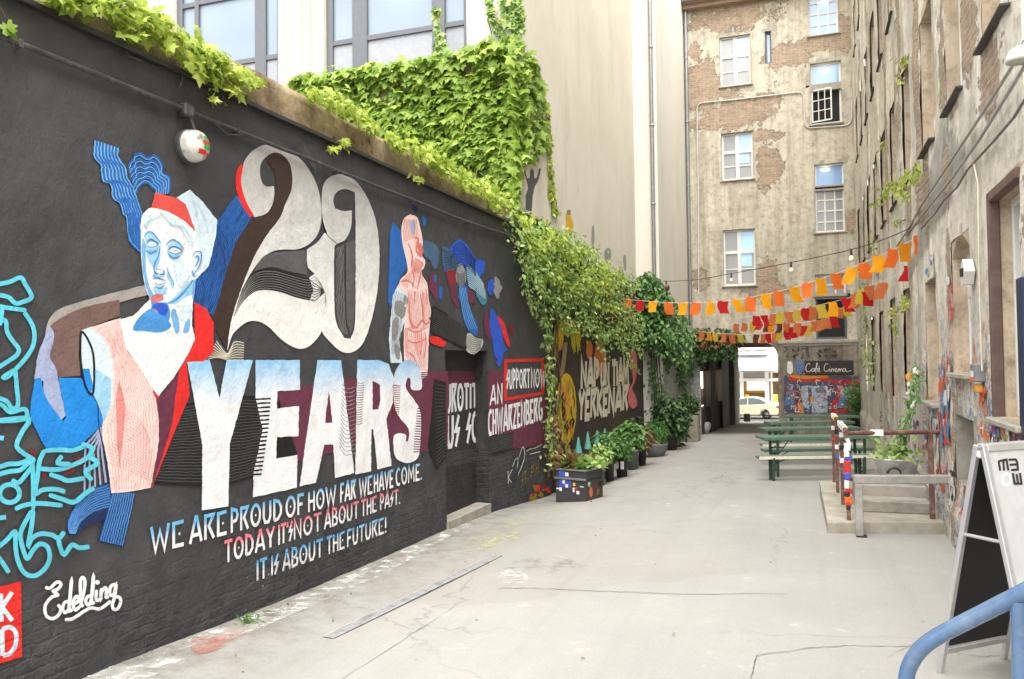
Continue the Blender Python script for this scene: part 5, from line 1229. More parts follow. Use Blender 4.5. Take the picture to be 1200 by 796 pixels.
# graffiti scribbles on the right wall
RP = (Vector((RX-.025, 0, 0)), Vector((-1, 0, 0)))
rg = random.Random(17)
Pg = {k: mottled('facade_graffiti_'+k, S(*c, .8), .75, 18, .2, .1) for k, c in dict(blue=(100, 140, 186), red=(206, 70, 64), orange=(222, 112, 60), white=(230, 226, 220), black=(52, 50, 52), purple=(120, 100, 140), lime=(196, 206, 120), pink=(224, 150, 150)).items()}
def scrib(x0, x1, y0, y1, n, ks, wmin, wmax, name, tall=1.0):
    d = Decal(.004, RP, step=.0008)
    for i in range(n):
        cx, cy = rg.uniform(x0, x1), rg.uniform(y0, y1); pts = [(cx, cy)]
        for k in range(rg.randint(2, 4)): pts.append((min(x1, max(x0, pts[-1][0]+rg.uniform(-5, 5))), min(y1, max(y0, pts[-1][1]+rg.uniform(-20, 20)*tall))))
        if i % 3 == 0:
            d.stroke(fP, pts, rg.uniform(wmin, wmax)*.7, Pg[rg.choice(ks)], taper=True)
        else:
            ra, rb2 = rg.uniform(.9, 2.6), rg.uniform(2, 9)*tall
            d.amp = 1.6; d.poly(fP, [(min(x1+1, max(x0-1, cx+ra*rg.uniform(.5, 1.2)*math.cos(q*.785))), cy+rb2*rg.uniform(.5, 1.2)*math.sin(q*.785)) for q in range(8)], Pg[rg.choice(ks)], 'c', n=3)
    d.done(name, rb_)
scrib(1160, 1198, 500, 520, 60, ['blue','orange','red','purple','white','lime','black','pink'], .8, 2.6, 'graffiti')
scrib(1148, 1160, 455, 520, 14, ['orange','red','orange','white','pink'], 1.5, 4, 'graffiti')
scrib(1112, 1118, 545, 606, 16, ['white','black','black','white'], 1.0, 2.2, 'graffiti')
scrib(1100, 1112, 420, 520, 34, ['blue','blue','red','white','orange'], .8, 2.4, 'graffiti', 1.6)
scrib(1092, 1100, 490, 600, 24, ['white','white','black'], .8, 1.6, 'graffiti', 1.4)
scrib(1097, 1108, 545, 600, 24, ['red','pink','orange','white'], .8, 2, 'graffiti')
scrib(1085, 1093, 296, 322, 10, ['white','blue','white'], .6, 1.2, 'graffiti', .8)
scrib(1060, 1086, 492, 540, 26, ['black','white','orange','red','purple'], .6, 1.2, 'graffiti', .8)
scrib(1120, 1138, 568, 600, 16, ['white','pink','blue','white','black'], .6, 1.4, 'graffiti', .8)
scrib(1108, 1118, 300, 420, 14, ['pink','red','white'], .6, 1.2, 'graffiti', 1)
d = Decal(.006, RP); 
for pts in [[(1028,486),(1037,480),(1030,492),(1038,497)], [(1030,503),(1038,496),(1034,508)]]: d.stroke(fP, pts, 1.1, Pg['black'], sm=False)
d.done('graffiti', rb_)
# ------------------------------------------------------------------ drain channel and ground marks
a, b = G(383, 748), G(583, 651)
dr = empty('drain_channel', (a+b)/2, 'narrow galvanised slotted drain let into the ground along the mural', 'drain')
u = (b-a); L_ = u.length; u.normalize(); w = Vector((u.y, -u.x, 0))
M_galv = mottled('galvanised_steel', S(206, 208, 208, .88), .4, 14, .15, .12, .5, .5, dirt=S(120, 112, 100, .7))
mb = MB(); hw = .046
for s_ in (-1, 1):
    c0 = a+w*hw*s_; c1 = b+w*hw*s_
    mb.prism([c0+Vector((0, 0, .003)), c1+Vector((0, 0, .003)), c1+w*.016+Vector((0, 0, .003)), c0+w*.016+Vector((0, 0, .003))], (0, 0, .007))
mb.build('channel_edge', M_galv, dr)
mb = MB(); n = int(L_/.03)
for i in range(n):
    p = a+u*(i*.03+.01); mb.prism([p-w*hw*.98+Vector((0, 0, .004)), p+u*.017-w*hw*.98+Vector((0, 0, .004)), p+u*.017+w*hw*.98+Vector((0, 0, .004)), p+w*hw*.98+Vector((0, 0, .004))], (0, 0, .004))
mb.build('grate', M_galv, dr)
mb = MB(); mb.poly([[a-w*hw+Vector((0, 0, .0035)), b-w*hw+Vector((0, 0, .0035)), b+w*hw+Vector((0, 0, .0035)), a+w*hw+Vector((0, 0, .0035))]]); mb.build('slot', M_dark, dr)
def gsheet(px, m, dz, name, sm=True):
    """a thin stain or paint mark on the ground, outline in photo pixels"""
    P = smooth_pts(px, True, 4) if sm else px; mb = MB(); mb.poly([[G(x, y, dz) for x, y in P]]); return mb.build(name, m)
t = NT('worn_white_ground_paint'); p = t.pos(); tr = t.n('BsdfTransparent'); mx = t.n('MixShader')
f = t.ramp(t.noise(p, 6, 8, .8), [(.49, 0), (.62, .8)]); t.l(f, mx.inputs[0]); t.l(tr.outputs[0], mx.inputs[1]); t.l(t.b.outputs[0], mx.inputs[2]); t.l(mx.outputs[0], t.out.inputs[0]); M_gwhite = t.done(S(236, 234, 228, .85), .8)
def worn(name, c, lo, hi, op=.7, sc=7):
    t = NT(name); p = t.pos(); tr = t.n('BsdfTransparent'); mx = t.n('MixShader')
    f = t.ramp(t.noise(p, sc, 8, .8), [(lo, 0), (hi, op)]); t.l(f, mx.inputs[0]); t.l(tr.outputs[0], mx.inputs[1]); t.l(t.b.outputs[0], mx.inputs[2]); t.l(mx.outputs[0], t.out.inputs[0]); return t.done(c, .85)
M_gred = worn('worn_red_ground_paint', S(206, 120, 100, .8), .45, .62, .6); M_gyel = worn('worn_yellow_chalk', S(212, 214, 140, .85), .48, .64, .4); M_gdirt = worn('moss_and_dirt', S(120, 114, 98, .6), .5, .66, .4, 5)
for (nm, pts, m, dz) in [('white_paint_strip', [(100,792),(118,780),(200,752),(287,724),(350,700),(430,664),(520,624),(560,608),(566,610),(524,630),(460,668),(410,690),(310,734),(230,764),(160,800)], M_gwhite, .006),
    ('white_paint_strip', [(585,672),(600,668),(620,676),(612,684),(590,682)], M_gwhite, .006),
    ('red_paint_patch', [(225,750),(280,738),(285,748),(235,766)], M_gred, .0095), ('red_paint_patch', [(525,672),(540,667),(545,671),(530,677)], M_gred, .0095),
    ('chalk_mark', [(540,634),(585,624),(610,626),(600,634),(570,640)], M_gyel, .0095), ('chalk_mark', [(585,612),(600,606),(608,616),(598,620)], M_gyel, .0095), ('chalk_mark', [(560,640),(612,618),(616,622),(570,645)], M_gyel, .0098), ('chalk_mark', [(610,606),(660,592),(664,596),(620,610)], M_gyel, .0096),
    ('dirt_patch', [(600,660),(640,652),(690,662),(640,672)], M_gdirt, .007), ('dirt_patch', [(830,560),(860,556),(870,566),(840,570)], M_gdirt, .007), ('dirt_patch', [(700,566),(760,546),(800,530),(790,536),(740,560)], M_gdirt, .007)]:
    tag(gsheet(pts, m, dz, nm), kind='structure')
M_crack = mottled('crack_shadow', (.12, .11, .095, 1), .95, 30, .5, 0)
def crack(px, w, seed):
    pts = []; rq = random.Random(seed)
    for i in range(len(px)-1):
        for k in range(8): pts.append((lerp(px[i][0], px[i+1][0], k/8)+rq.uniform(-1, 1), lerp(px[i][1], px[i+1][1], k/8)+rq.uniform(-.8, .8)))
    P = [G(*q, .004) for q in pts]; L2, R2 = ribbon([(q.x, q.y) for q in P], [w*rq.uniform(.3, 1.2) for q in P]); n = len(P)
    mb = MB(); mb.add([(l.x, l.y, P[i].z) for i, l in enumerate(L2)]+[(r.x, r.y, P[i].z) for i, r in enumerate(R2)], [(i, i+1, n+i+1, n+i) for i in range(n-1)])
    tag(mb.build('ground_crack', M_crack), kind='structure')
crack([(585,689),(640,690),(700,693),(800,696),(940,696)], .012, 1); crack([(880,796),(886,768),(960,758),(1000,756),(1080,758)], .009, 2); crack([(1080,758),(1150,770),(1195,765)], .006, 8); crack([(590,666),(620,664),(680,664)], .008, 3); crack([(840,562),(850,556)], .02, 4); crack([(400,796),(480,745),(550,700)], .004, 6)
crack([(1040,770),(1090,745),(1110,748),(1140,765)], .006, 9)

# ------------------------------------------------------------------ beer tables and benches
M_gpaint = mottled('green_bench_paint', S(90, 122, 102, .8), .55, 14, .14, .12, 0, .4, dirt=S(150, 150, 132, .8), dirt_amt=.35, obj=True)
M_edge = mottled('worn_pale_board_edge', S(226, 220, 196, .85), .7, 18, .14, .15, obj=True)
M_gmet = mottled('dark_green_steel', S(58, 84, 70, .8), .5, 14, .15, .1, .2, .4, obj=True)
def make_board_set(kind):
    Lb = 2.3; tab = kind == 'beer_table'; hw_ = .27 if tab else .125; ht = .8 if tab else .48
    o = proto(kind, '', 'table' if tab else 'bench')
    mb = MB(); n = 2 if tab else 1
    for i in range(n):
        y0 = -hw_+i*(2*hw_/n); mb.bb(-Lb/2, Lb/2, y0+.002, y0+2*hw_/n-.004, ht-.05, ht, 0, .01)
    mb.build('tabletop' if tab else 'seat', M_gpaint, o)
    mb = MB()
    for s_ in (-1, 1): mb.bb(-Lb/2-.001, Lb/2+.001, s_*(hw_+.001), s_*(hw_+.008), ht-.056, ht-.001)
    e = mb.build('edge_batten', M_edge if not tab else M_gpaint, o)
    for sx in (-1, 1):
        x = sx*(Lb/2-.28)
        for sy in (-1, 1):
            mb = MB(); q = hw_*.8
            mb.box((x, sy*q, (ht-.03)/2), (.045, .045, ht-.03), 0, Matrix.Rotation(-sy*R(3), 3, 'X')); mb.build('leg', M_gmet, o)
        mb = MB(); mb.bb(x-.015, x+.015, -hw_*.8, hw_*.8, ht-.06, ht-.03); mb.bb(x-.012, x+.012, -hw_*.8, hw_*.8, .14, .17)
        mb.tube([(x, 0, .3), (x-sx*.33, 0, ht-.04)], .011, 6); mb.build('brace', M_gmet, o)
    return o
tb0 = make_board_set('beer_table'); bn0 = make_board_set('beer_bench')
def place_board(px, py, ht, depth, lab, tab, grp, rot=21, xs=0):
    """px: middle of the board in the photo; depth along the view axis"""
    src = tb0 if tab else bn0
    o = src if not src.get('label') else copy_tree(src)
    d = ray(px, py); P = EYE+d*(depth/FOC); o.location = (P.x+xs, P.y, gz(P.x, P.y)); o.rotation_euler = (0, 0, R(rot)); o['label'] = lab; o['group'] = grp
    if not tab and 'cream' not in lab:
        for c_ in o.children:
            if c_.name.startswith('edge_batten'): c_.material_slots[0].link = 'OBJECT'; c_.material_slots[0].material = M_gpaint
    return o
GT, GB = 'green beer garden tables', 'green beer garden benches'
place_board(957, 531, .48, 15.9, 'nearest beer bench with cream front edge, in front of the stacked rows of green boards', False, GB)
place_board(957, 512, .8, 16.7, 'front green beer table directly behind the nearest cream edged bench', True, GT)
place_board(957, 524, .48, 17.5, 'green bench just behind the front beer table', False, GB)
place_board(950, 518, .48, 19.0, 'cream edged bench in the middle of the rows of tables', False, GB)
place_board(948, 505, .8, 19.8, 'middle green beer table of the rows between railing and passage', True, GT)
place_board(948, 510, .48, 20.7, 'green bench behind the middle beer table', False, GB)
place_board(948, 500, .8, 22.6, 'third green beer table, one row before the graffiti shopfront', True, GT)
place_board(961, 490, .8, 26.4, 'farthest green beer table standing against the graffiti shopfront', True, GT, 8)
place_board(961, 497, .48, 25.6, 'farthest green bench in front of the graffiti shopfront table', False, GB, 8)

# ------------------------------------------------------------------ steps, railing, barrier, tub
M_moss = mottled('mossy_concrete', S(176, 171, 156, .78), .9, 4, .2, .4, dirt=S(140, 136, 100, .7), dirt_amt=.6)
P0 = G(969, 622); pz = .1
pl = empty('entrance_platform', (.8, 12.6, 0), 'low mossy concrete platform with two steps beside the right facade', 'platform')
mb = MB(); e0 = [Vector((.16, 11.1, 0)), Vector((1.54, 11.5, 0)), Vector((1.54, 15.0, 0)), Vector((.1, 14.9, 0))]
mb.prism([Vector((q.x, q.y, -.3)) for q in e0], (0, 0, .3+pz)); mb.build('slab', M_moss, pl)
mb = MB(); mb.bb(.55, 1.54, 12.05, 12.5, pz, pz+.15, 0, .012); mb.build('step', M_conc, pl)
mb = MB(); mb.bb(.55, 1.54, 12.5, 13.6, pz, pz+.3, 0, .012); mb.build('step', M_conc, pl)
mb = MB(); mb.prism([Vector((1.44, 12.0, pz)), Vector((1.44, 15.4, pz-.2)), Vector((1.44, 15.4, pz+.55)), Vector((1.44, 12.0, pz+.3))], (.105, 0, 0)); mb.build('plinth', M_conc, pl)
M_rust = mottled('rusty_brown_steel', S(116, 78, 66, .8), .6, 20, .25, .2, .1, .4, dirt=S(170, 150, 140, .8), dirt_amt=.5)
rl = empty('handrail', (.3, 12.5, pz), 'rusty brown railing plastered with stickers around the steps', 'railing')
pb = [G(977.7, 573.6, pz), G(982, 584.6, pz), G(988, 597, pz), G(994.8, 612.8, pz)]
h_ = 1.1
for q in pb:
    q.z = pz
    mb = MB(); mb.box((q.x, q.y, pz+h_/2), (.045, .045, h_), 0, None, .004); mb.build('post', M_rust, rl)
q0, q3 = pb[0], pb[3]; dirn = (q3-q0).normalized()
mb = MB(); mb.tube([q0+Vector((0, 0, h_+.02))-dirn*.05, q3+Vector((0, 0, h_+.02))+dirn*.03], .03, 10); mb.build('top_rail', M_rust, rl)
mb = MB(); e1 = Vector((1.53, q3.y+.42, pz+h_)); mb.tube([q3+Vector((0, 0, h_+.0)), e1], .03, 10); mb.build('top_rail', M_rust, rl)
mb = MB(); mb.tube([q3+Vector((0, 0, .52)), Vector((1.53, q3.y+.42, pz+.52))], .026, 8); mb.build('lower_rail', M_rust, rl)
mb = MB(); mb.tube([q0+Vector((0, 0, .5)), q3+Vector((0, 0, .5))], .02, 8); mb.build('lower_rail', M_rust, rl)
pe = onx(1124, 590, 1.4); mb = MB(); mb.box((1.42, q3.y+.38, .6), (.06, .06, 1.2), 0, None, .005); mb.build('post', M_rust, rl)
rs = random.Random(11)
def wrap(c, s_, m, par, nm='sticker', th=.004):
    mb = MB(); mb.box(c, s_, 0, None, th); return mb.build(nm, m, par)
for (z_, hh_, c_, w_) in [(.16, .06, 'black', .05), (.21, .05, 'red', .07), (.25, .1, 'orange', .085), (.33, .07, 'black', .06), (.37, .06, 'red', .08), (.45, .1, 'white', .06), (.56, .08, 'blue', .085), (.64, .14, 'red', .075), (.73, .04, 'red', .09), (.79, .07, 'blue', .08), (.85, .1, 'white', .06), (.93, .09, 'white', .075), (1.0, .08, 'white', .055)]:
    mb = MB(); mb.box(Vector((q3.x+rs.uniform(-.012, .012), q3.y+rs.uniform(-.004, .004), pz+z_)), (w_, .056, hh_), 0, Matrix.Rotation(rs.uniform(-.25, .25), 3, 'Y') @ Matrix.Rotation(rs.uniform(-.3, .3), 3, 'Z'), .006); mb.build('sticker', M_stk[c_], rl)
for (q, z_, c_) in [(pb[2], .62, 'white'), (pb[1], .7, 'white'), (pb[2], .8, 'black'), (pb[1], .55, 'blue'), (pb[0], .9, 'white'), (pb[2], .98, 'white'), (pb[0], .72, 'red'), (pb[1], .93, 'black')]: wrap(Vector((q.x, q.y, pz+z_)), (.052, .052, .07), M_stk[c_], rl)
e_ = lerp(q3, e1, .3); wrap(Vector((lerp(q3.x, e1.x, .32), lerp(q3.y, e1.y, .32), pz+h_)), (.16, .075, .075), M_stk['white'], rl)
for k, c_ in enumerate(['black', 'white', 'black', 'black', 'white', 'black']): wrap(Vector((lerp(q3.x, e1.x, .28+.05*k), lerp(q3.y, e1.y, .28+.05*k), pz+.52)), (.05, .06, .06), M_stk[c_], rl)
for k in range(9):
    t_ = .08+k*.1; c = lerp(q0, q3, t_); wrap(Vector((c.x, c.y, pz+h_+.02)), (.07, .05+rs.uniform(0, .06), .07), M_stk[rs.choice(['white', 'white', 'black', 'white', 'yellow'])], rl)
M_wgrey = mottled('weathered_grey_timber', S(168, 164, 156, .8), .8, 9, .18, .4, dirt=S(110, 104, 96, .7))
bp = G(1007.5, 629); zt = .72
br_ = empty('barrier', bp, 'weathered grey timber barrier standing before the steps', 'barrier')
mb = MB(); mb.bb(bp.x-.045, bp.x+.045, bp.y-.045, bp.y+.045, bp.z, zt-.1, 0, .008); mb.build('post', M_wgrey, br_)
mb = MB(); mb.box((bp.x+.02, bp.y-.005, bp.z+.01), (.12, .13, .02)); mb.build('foot_plate', M_dark, br_)
ep = ony(1131, 566, bp.y+.35); mb = MB(); d_ = Vector((ep.x-bp.x+.05, .35, 0)); ang = math.atan2(d_.y, d_.x)
mb.box((bp.x-.05+d_.x/2, bp.y+d_.y/2, zt-.05), (d_.length, .1, .1), 0, Matrix.Rotation(ang, 3, 'Z'), .008); mb.build('beam', M_wgrey, br_)
mb = MB(); mb.bb(ep.x-.1, ep.x-.01, ep.y-.045, ep.y+.045, 0.0, zt-.102, 0, .008); mb.build('post', M_wgrey, br_)
# zinc tub with a young plant
tc = Vector((1.12, 12.95, pz+.3))
tb = empty('zinc_tub', tc, 'oval galvanised tub holding a climbing plant on the upper step', 'tub')
mb = MB(); mb.lathe(tc, [(0, .0), (.22, .0), (.29, .3), (.305, .31), (.305, .33), (.28, .325), (.26, .27), (0, .27)], 28, 0, 'Z', .72); mb.build('tub_body', M_galv, tb)
mb = MB(); mb.tube([tc+Vector((.085*math.cos(a_)-.05, -.205+.0, .13+.075*math.sin(a_))) for a_ in [j*math.pi/8 for j in range(9)]], .012, 6); mb.build('handle', M_dark, tb)
# ------------------------------------------------------------------ folding sign in the foreground
M_alu = mottled('brushed_aluminium', S(198, 198, 200, .85), .35, 20, .06, .05, .5, .5); M_sheet = plain('pale_grey_sign_sheet', S(206, 207, 210, .82), .45); M_blk = plain('black_sign_back', S(28, 28, 30), .6)
fa = G(1103, 788); hinge = ony(1146, 522, fa.y-.28)
ax = Vector((.74, .67, 0)).normalized(); perp = Vector((.67, -.74, 0)).normalized()
sg = empty('folding_sign', (hinge.x, hinge.y, 0), 'grey aluminium folding sign with bold lettering, in the right foreground', 'sign')
H_ = hinge.z; spread = (Vector((hinge.x, hinge.y, 0))-Vector((fa.x, fa.y, 0))).dot(perp); Wd_ = .66
def panel(sgn, m_in, m_out, name):
    foot = Vector((hinge.x, hinge.y, 0))+perp*spread*sgn; top = Vector((hinge.x, hinge.y, H_))+perp*.02*sgn
    dn = (foot-top); Ln = dn.length; dn.normalize(); nr = ax.cross(dn) ; nr = nr if nr.dot(perp*sgn) > 0 else -nr
    Mx = Matrix((ax, dn, nr)).transposed()
    def bar(u, v, su, sv, sn, mb, off=0): mb.box(top+ax*u+dn*v+nr*off, (su, sv, sn), 0, Mx, .005)
    f = MB(); bar(.02, Ln/2, .042, Ln, .034, f); bar(Wd_-.02, Ln/2, .042, Ln, .034, f); bar(Wd_/2, .02, Wd_-.08, .05, .032, f); bar(Wd_/2, Ln*.9, Wd_-.08, .045, .032, f)
    w = f.build(name, M_alu, sg)
    g = MB(); bar(Wd_/2, Ln*.45, Wd_-.082, Ln*.86, .006, g, .004); g.build('sheet', m_out, w)
    g = MB(); bar(Wd_/2, Ln*.45, Wd_-.083, Ln*.86, .006, g, -.004); g.build('backing', m_in, w)
    return top, dn, nr, Ln, w
top, dn, nr, Ln, w1_ = panel(1, M_blk, M_sheet, 'front_panel'); t2, d2, n2, L2_, w2_ = panel(-1, M_blk, M_sheet, 'rear_panel')
mb = MB(); mb.tube([top-ax*.01+Vector((0, 0, -.005)), top+ax*(Wd_+.01)], .014, 8); mb.build('hinge', M_alu, sg)
for q in (.03, Wd_-.03): mb = MB(); mb.box(Vector((hinge.x, hinge.y, H_-.06))+ax*q, (.05, .05, .05), 0, Matrix((ax, perp, Vector((0, 0, 1)))).transposed(), .01); mb.build('hinge_block', M_wood, sg)
mb = MB(); mb.tube([t2+d2*(L2_*.38)+ax*.02, top+dn*(Ln*.38)+ax*.02], .012, 8); mb.build('stay', M_alu, sg)
mb = MB(); mb.tube([t2+d2*(L2_*.38)+ax*(Wd_-.02), top+dn*(Ln*.38)+ax*(Wd_-.02)], .012, 8); mb.build('stay', M_alu, sg)
SPn = (top+nr*.0075, nr)
fW = (1130, 510, 7.24)
P_ink = plain('black_sign_ink', S(34, 34, 38), .5); P_wink = plain('white_sign_ink', S(250, 250, 252, .9), .5)
d = Decal(.002, SPn, step=.001)
for pts in [[(305,302),(292,216)], [(294,222),(330,212),(338,302)], [(330,214),(358,208),(374,300)], [(374,210),(436,206),(450,232),(456,292),(398,296)], [(384,252),(450,248)], [(412,322),(428,412),(486,412),(472,322)], [(444,330),(456,410)]]: d.stroke(fW, pts, 2.6, P_ink, sm=False)
d.done('lettering', w1_)
d = Decal(.002, SPn, step=.001); d.poly(fW, arc(360, 376, 46, 58, 0, 360, 24)[:-1], P_wink, holes=[arc(358, 374, 27, 36, 0, 360, 20)[:-1]]); d.done('ring_emblem', w1_)
# ------------------------------------------------------------------ blue tube handrail close to the camera
M_bluem = mottled('glossy_blue_steel', S(92, 120, 156, .8), .16, 8, .1, .08, .1, .6, dirt=S(150, 162, 172, .8), dirt_amt=.5)
hr = empty('tube_handrail', (.45, 1.45, 0), 'glossy light blue tubular handrail in the near right corner', 'railing')
def at(px, py, dep): return EYE+ray(px, py)*(dep/FOC)
pts = smooth_pts([(1061,830),(1062,796),(1068,776),(1082,758),(1104,743),(1135,727),(1200,694),(1290,648)], False, 6)
P = [at(x, y, lerp(2.3, 1.95, (x-1061)/230)) for x, y in pts]
P = [Vector((P[0].x, P[0].y, 0.0)), Vector((P[0].x, P[0].y, P[0].z-.25))]+P
mb = MB(); mb.tube(P, .0215, 16); mb.build('rail', M_bluem, hr)
q = at(1193, 699, 2.1); mb = MB(); mb.tube([Vector((q.x, q.y, 0)), Vector((q.x, q.y, q.z-.012))], .019, 14); mb.build('post', M_bluem, hr)
# ------------------------------------------------------------------ bunting and bulb strings
FL = {k: mottled('bunting_'+k, S(*c, .85), .7, 9, .06, .12) for k, c in dict(orange=(244, 120, 44), yellow=(250, 172, 22), red=(196, 30, 34), amber=(232, 150, 30), olive=(206, 180, 60), dark=(110, 60, 50), rust=(206, 116, 66)).items()}
for k in FL:   # thin paper lets some light through
    nt = FL[k].node_tree; bs = nt.nodes['Principled BSDF']; tl = nt.nodes.new('ShaderNodeBsdfTranslucent'); mx = nt.nodes.new('ShaderNodeMixShader'); mx.inputs[0].default_value = .35
    tl.inputs[0].default_value = bs.inputs['Base Color'].links[0].from_node.color_ramp.elements[1].color
    out = [n for n in nt.nodes if n.type == 'OUTPUT_MATERIAL'][0]; nt.links.new(bs.outputs[0], mx.inputs[1]); nt.links.new(tl.outputs[0], mx.inputs[2]); nt.links.new(mx.outputs[0], out.inputs[0])
M_cord = plain('white_cord', S(232, 228, 220, .85), .7); M_bcord = plain('black_cord', S(40, 40, 42), .6)
rf = random.Random(23)
fZ = (680, 240, 2.857)
def bunting(label, A, B, cord, flags, size, r=.006):
    """A, B: the two real anchor points; cord and flags traced in photo pixels on the vertical plane through them"""
    n_ = (B-A).cross(Vector((0, 0, 1))).normalized(); hd = (B-A); hd.z = 0; hd.normalize()
    o = empty('bunting', A, label, 'bunting', 'strings of paper bunting')
    Q = lambda x, y: onplane(fZ[0]+x/fZ[2], fZ[1]+y/fZ[2], A, n_)
    C = [Q(*c) for c in smooth_pts(cord, False, 6)]
    mb = MB(); mb.tube(C, r, 5); mb.build('cord', M_cord, o)
    for (x, y, k) in flags:
        c = Q(x, y); tilt = rf.uniform(-.1, .1); w_, h_ = size[0]*rf.uniform(.9, 1.08), size[1]*rf.uniform(.92, 1.06)
        yaw = YAW+rf.uniform(-.3, .3); hx = Vector((math.cos(yaw), math.sin(yaw), 0)); bend = rf.uniform(-.05, .05); vs = []
        for j in range(5):
            for i in range(4):
                a_ = (i/3-.5)*w_; v = -j/4*h_
                vs.append(c+hx*(a_*math.cos(tilt)-v*math.sin(tilt))+Vector((0, 0, 1))*(v*math.cos(tilt)+a_*math.sin(tilt))+n_*(bend*(j/4)**2*2+.02*math.sin(i*1.7+j*1.3+x)))
        mb = MB(); mb.add(vs, [(j*4+i, j*4+i+1, j*4+i+5, j*4+i+4) for j in range(4) for i in range(3)], 0, True); mb.build('flag', FL[k], o)
cy = lambda x: interp(x, [150, 200, 300, 400, 450, 500, 600, 700, 800, 900, 1000, 1100, 1145], [316, 321, 328, 328, 325, 321, 304, 281, 250, 215, 172, 124, 103])
main = [(155,'orange'),(199,'red'),(245,'yellow'),(293,'orange'),(346,'yellow'),(387,'orange'),(437,'yellow'),(477,'red'),(523,'yellow'),(570,'orange'),(622,'yellow'),(663,'orange'),(717,'yellow'),(760,'orange'),(806,'yellow'),(855,'orange'),(909,'yellow'),(946,'orange'),(1001,'yellow'),(1046,'orange'),(1087,'amber'),(1138,'orange')]
bunting('long front string of orange and yellow paper flags across the courtyard', Vector((-4.4, 20.5, 4.0)), Vector((1.5, 13.5, 4.1)), [(x, cy(x)) for x in (140,200,300,400,500,600,700,800,900,1000,1100,1145)], [(x, cy(x)-1, k) for x, k in main], (.195, .275))
s2 = [(588,372,'red'),(617,370,'red'),(645,366,'rust'),(672,362,'olive'),(698,358,'rust'),(727,352,'olive'),(753,346,'red'),(776,340,'rust'),(806,336,'olive'),(845,326,'yellow'),(893,312,'red'),(925,300,'rust'),(940,284,'olive'),(958,292,'red'),(968,272,'rust'),(1010,262,'rust'),(1103,204,'red')]
bunting('second string of red and olive flags rising to the right facade', Vector((-3.8, 27.0, 3.0)), Vector((1.5, 15.0, 3.4)), [(480,384),(540,378),(600,371),(700,358),(800,336),(860,322),(920,304),(960,274),(1040,245),(1105,202)], s2, (.19, .27), .005)
s3 = [(520,398,'rust'),(550,396,'rust'),(577,394,'olive'),(600,390,'red'),(625,396,'dark'),(640,398,'amber'),(668,396,'dark'),(690,394,'rust'),(710,410,'red'),(728,396,'rust'),(750,405,'red'),(770,404,'olive'),(787,390,'rust'),(805,386,'rust'),(825,382,'rust'),(848,374,'red'),(872,345,'rust'),(890,340,'olive')]
bunting('third string of rust and red flags before the dark stair window', Vector((-3.6, 28.4, 2.9)), Vector((1.5, 20.5, 4.0)), [(505,400),(560,396),(640,397),(700,396),(760,392),(820,382),(870,350),(900,335)], s3, (.19, .27), .005)
s4 = [(405,425,'rust'),(430,428,'amber'),(452,430,'olive'),(480,432,'rust'),(508,434,'rust'),(535,434,'olive'),(590,434,'dark'),(612,434,'rust'),(627,432,'red'),(650,430,'rust'),(668,426,'olive'),(690,420,'red'),(712,416,'red'),(735,412,'rust'),(770,402,'olive'),(800,392,'rust')]
bunting('lowest string of faded flags hanging over the passage mouth', Vector((-3.9, 29.3, 2.7)), Vector((1.5, 24.0, 3.4)), [(395,424),(460,430),(540,434),(620,432),(700,418),(760,405),(810,390),(850,372)], s4, (.19, .28), .005)
A, B = Vector((-4.2, 24.1, 5.1)), Vector((1.5, 14.2, 4.5)); n_ = (B-A).cross(Vector((0, 0, 1))).normalized()
bs_ = empty('bulb_string', A, 'thin black cable with a few round bulbs strung above the bunting', 'string lights')
mb = MB(); mb.tube([onplane(x, y, A, n_) for x, y in smooth_pts([(777,330),(815,328),(850,322),(905,312),(960,301),(1000,292),(1040,279),(1078,262)], False, 5)], .008, 5); mb.build('cord', M_bcord, bs_)
M_bulb = plain('frosted_bulb', S(236, 226, 190, .9), .2); M_rbulb = plain('brown_bulb', S(140, 70, 50), .3)
for (x, y, m_) in [(927, 308, M_bulb), (997.5, 293, M_bulb), (780.5, 330, M_rbulb), (857, 321, M_bulb)]:
    c = onplane(x, y, A, n_); mb = MB(); mb.lathe(c, [(.0, .02), (.018, .02), (.02, -.09), (.0, -.095)], 12); s_ = mb.build('socket', M_bcord, bs_)
    mb = MB(); mb.lathe(c+Vector((0, 0, -.095)), [(.014, .0), (.028, -.02), (.046, -.055), (.044, -.085), (.026, -.108), (0, -.118)], 16); mb.build('bulb', m_, s_)
# ------------------------------------------------------------------ car and shop across the street
M_carp = mottled('cream_car_paint', S(240, 232, 200, .85), .25, 3, .02, .0, 0, .6); M_tyre = plain('tyre_rubber', (.02, .02, .02, 1), .85); M_rim = plain('alloy_rim', S(186, 188, 190, .85), .3, .7); M_cglass = glass('car_glass', (.09, .11, .12, 1), .05)
cxr, cyr = -1.75, 56.2; gc = zmid(56)-.1
car = empty('parked_car', (cxr-2.35, cyr+.9, gc), 'cream taxi saloon passing on the street beyond the passage', 'car')
def C_(x, z, y): return Vector((cxr-4.7+x, cyr+y, gc+z))
side = [(0.06,.3),(0.02,.5),(.1,.66),(.5,.76),(1.2,.86),(1.32,.9),(2.0,1.32),(2.4,1.43),(2.95,1.44),(3.4,1.36),(4.0,1.06),(4.5,1.0),(4.66,.92),(4.68,.6),(4.62,.34),(4.3,.24),(4.17,.24)]
def wheel_arch(cx): return [(cx+.36*math.cos(R(a_)), .31+.36*math.sin(R(a_))) for a_ in range(0, 181, 20)]
lower = [(4.05+.0, .24)]+[(q[0], max(.24, q[1])) for q in wheel_arch(3.72)]+[(3.3,.22),(1.4,.22)]+[(q[0], max(.24, q[1])) for q in wheel_arch(.92)]+[(.3,.24)]
prof_ = side[:-1]+lower
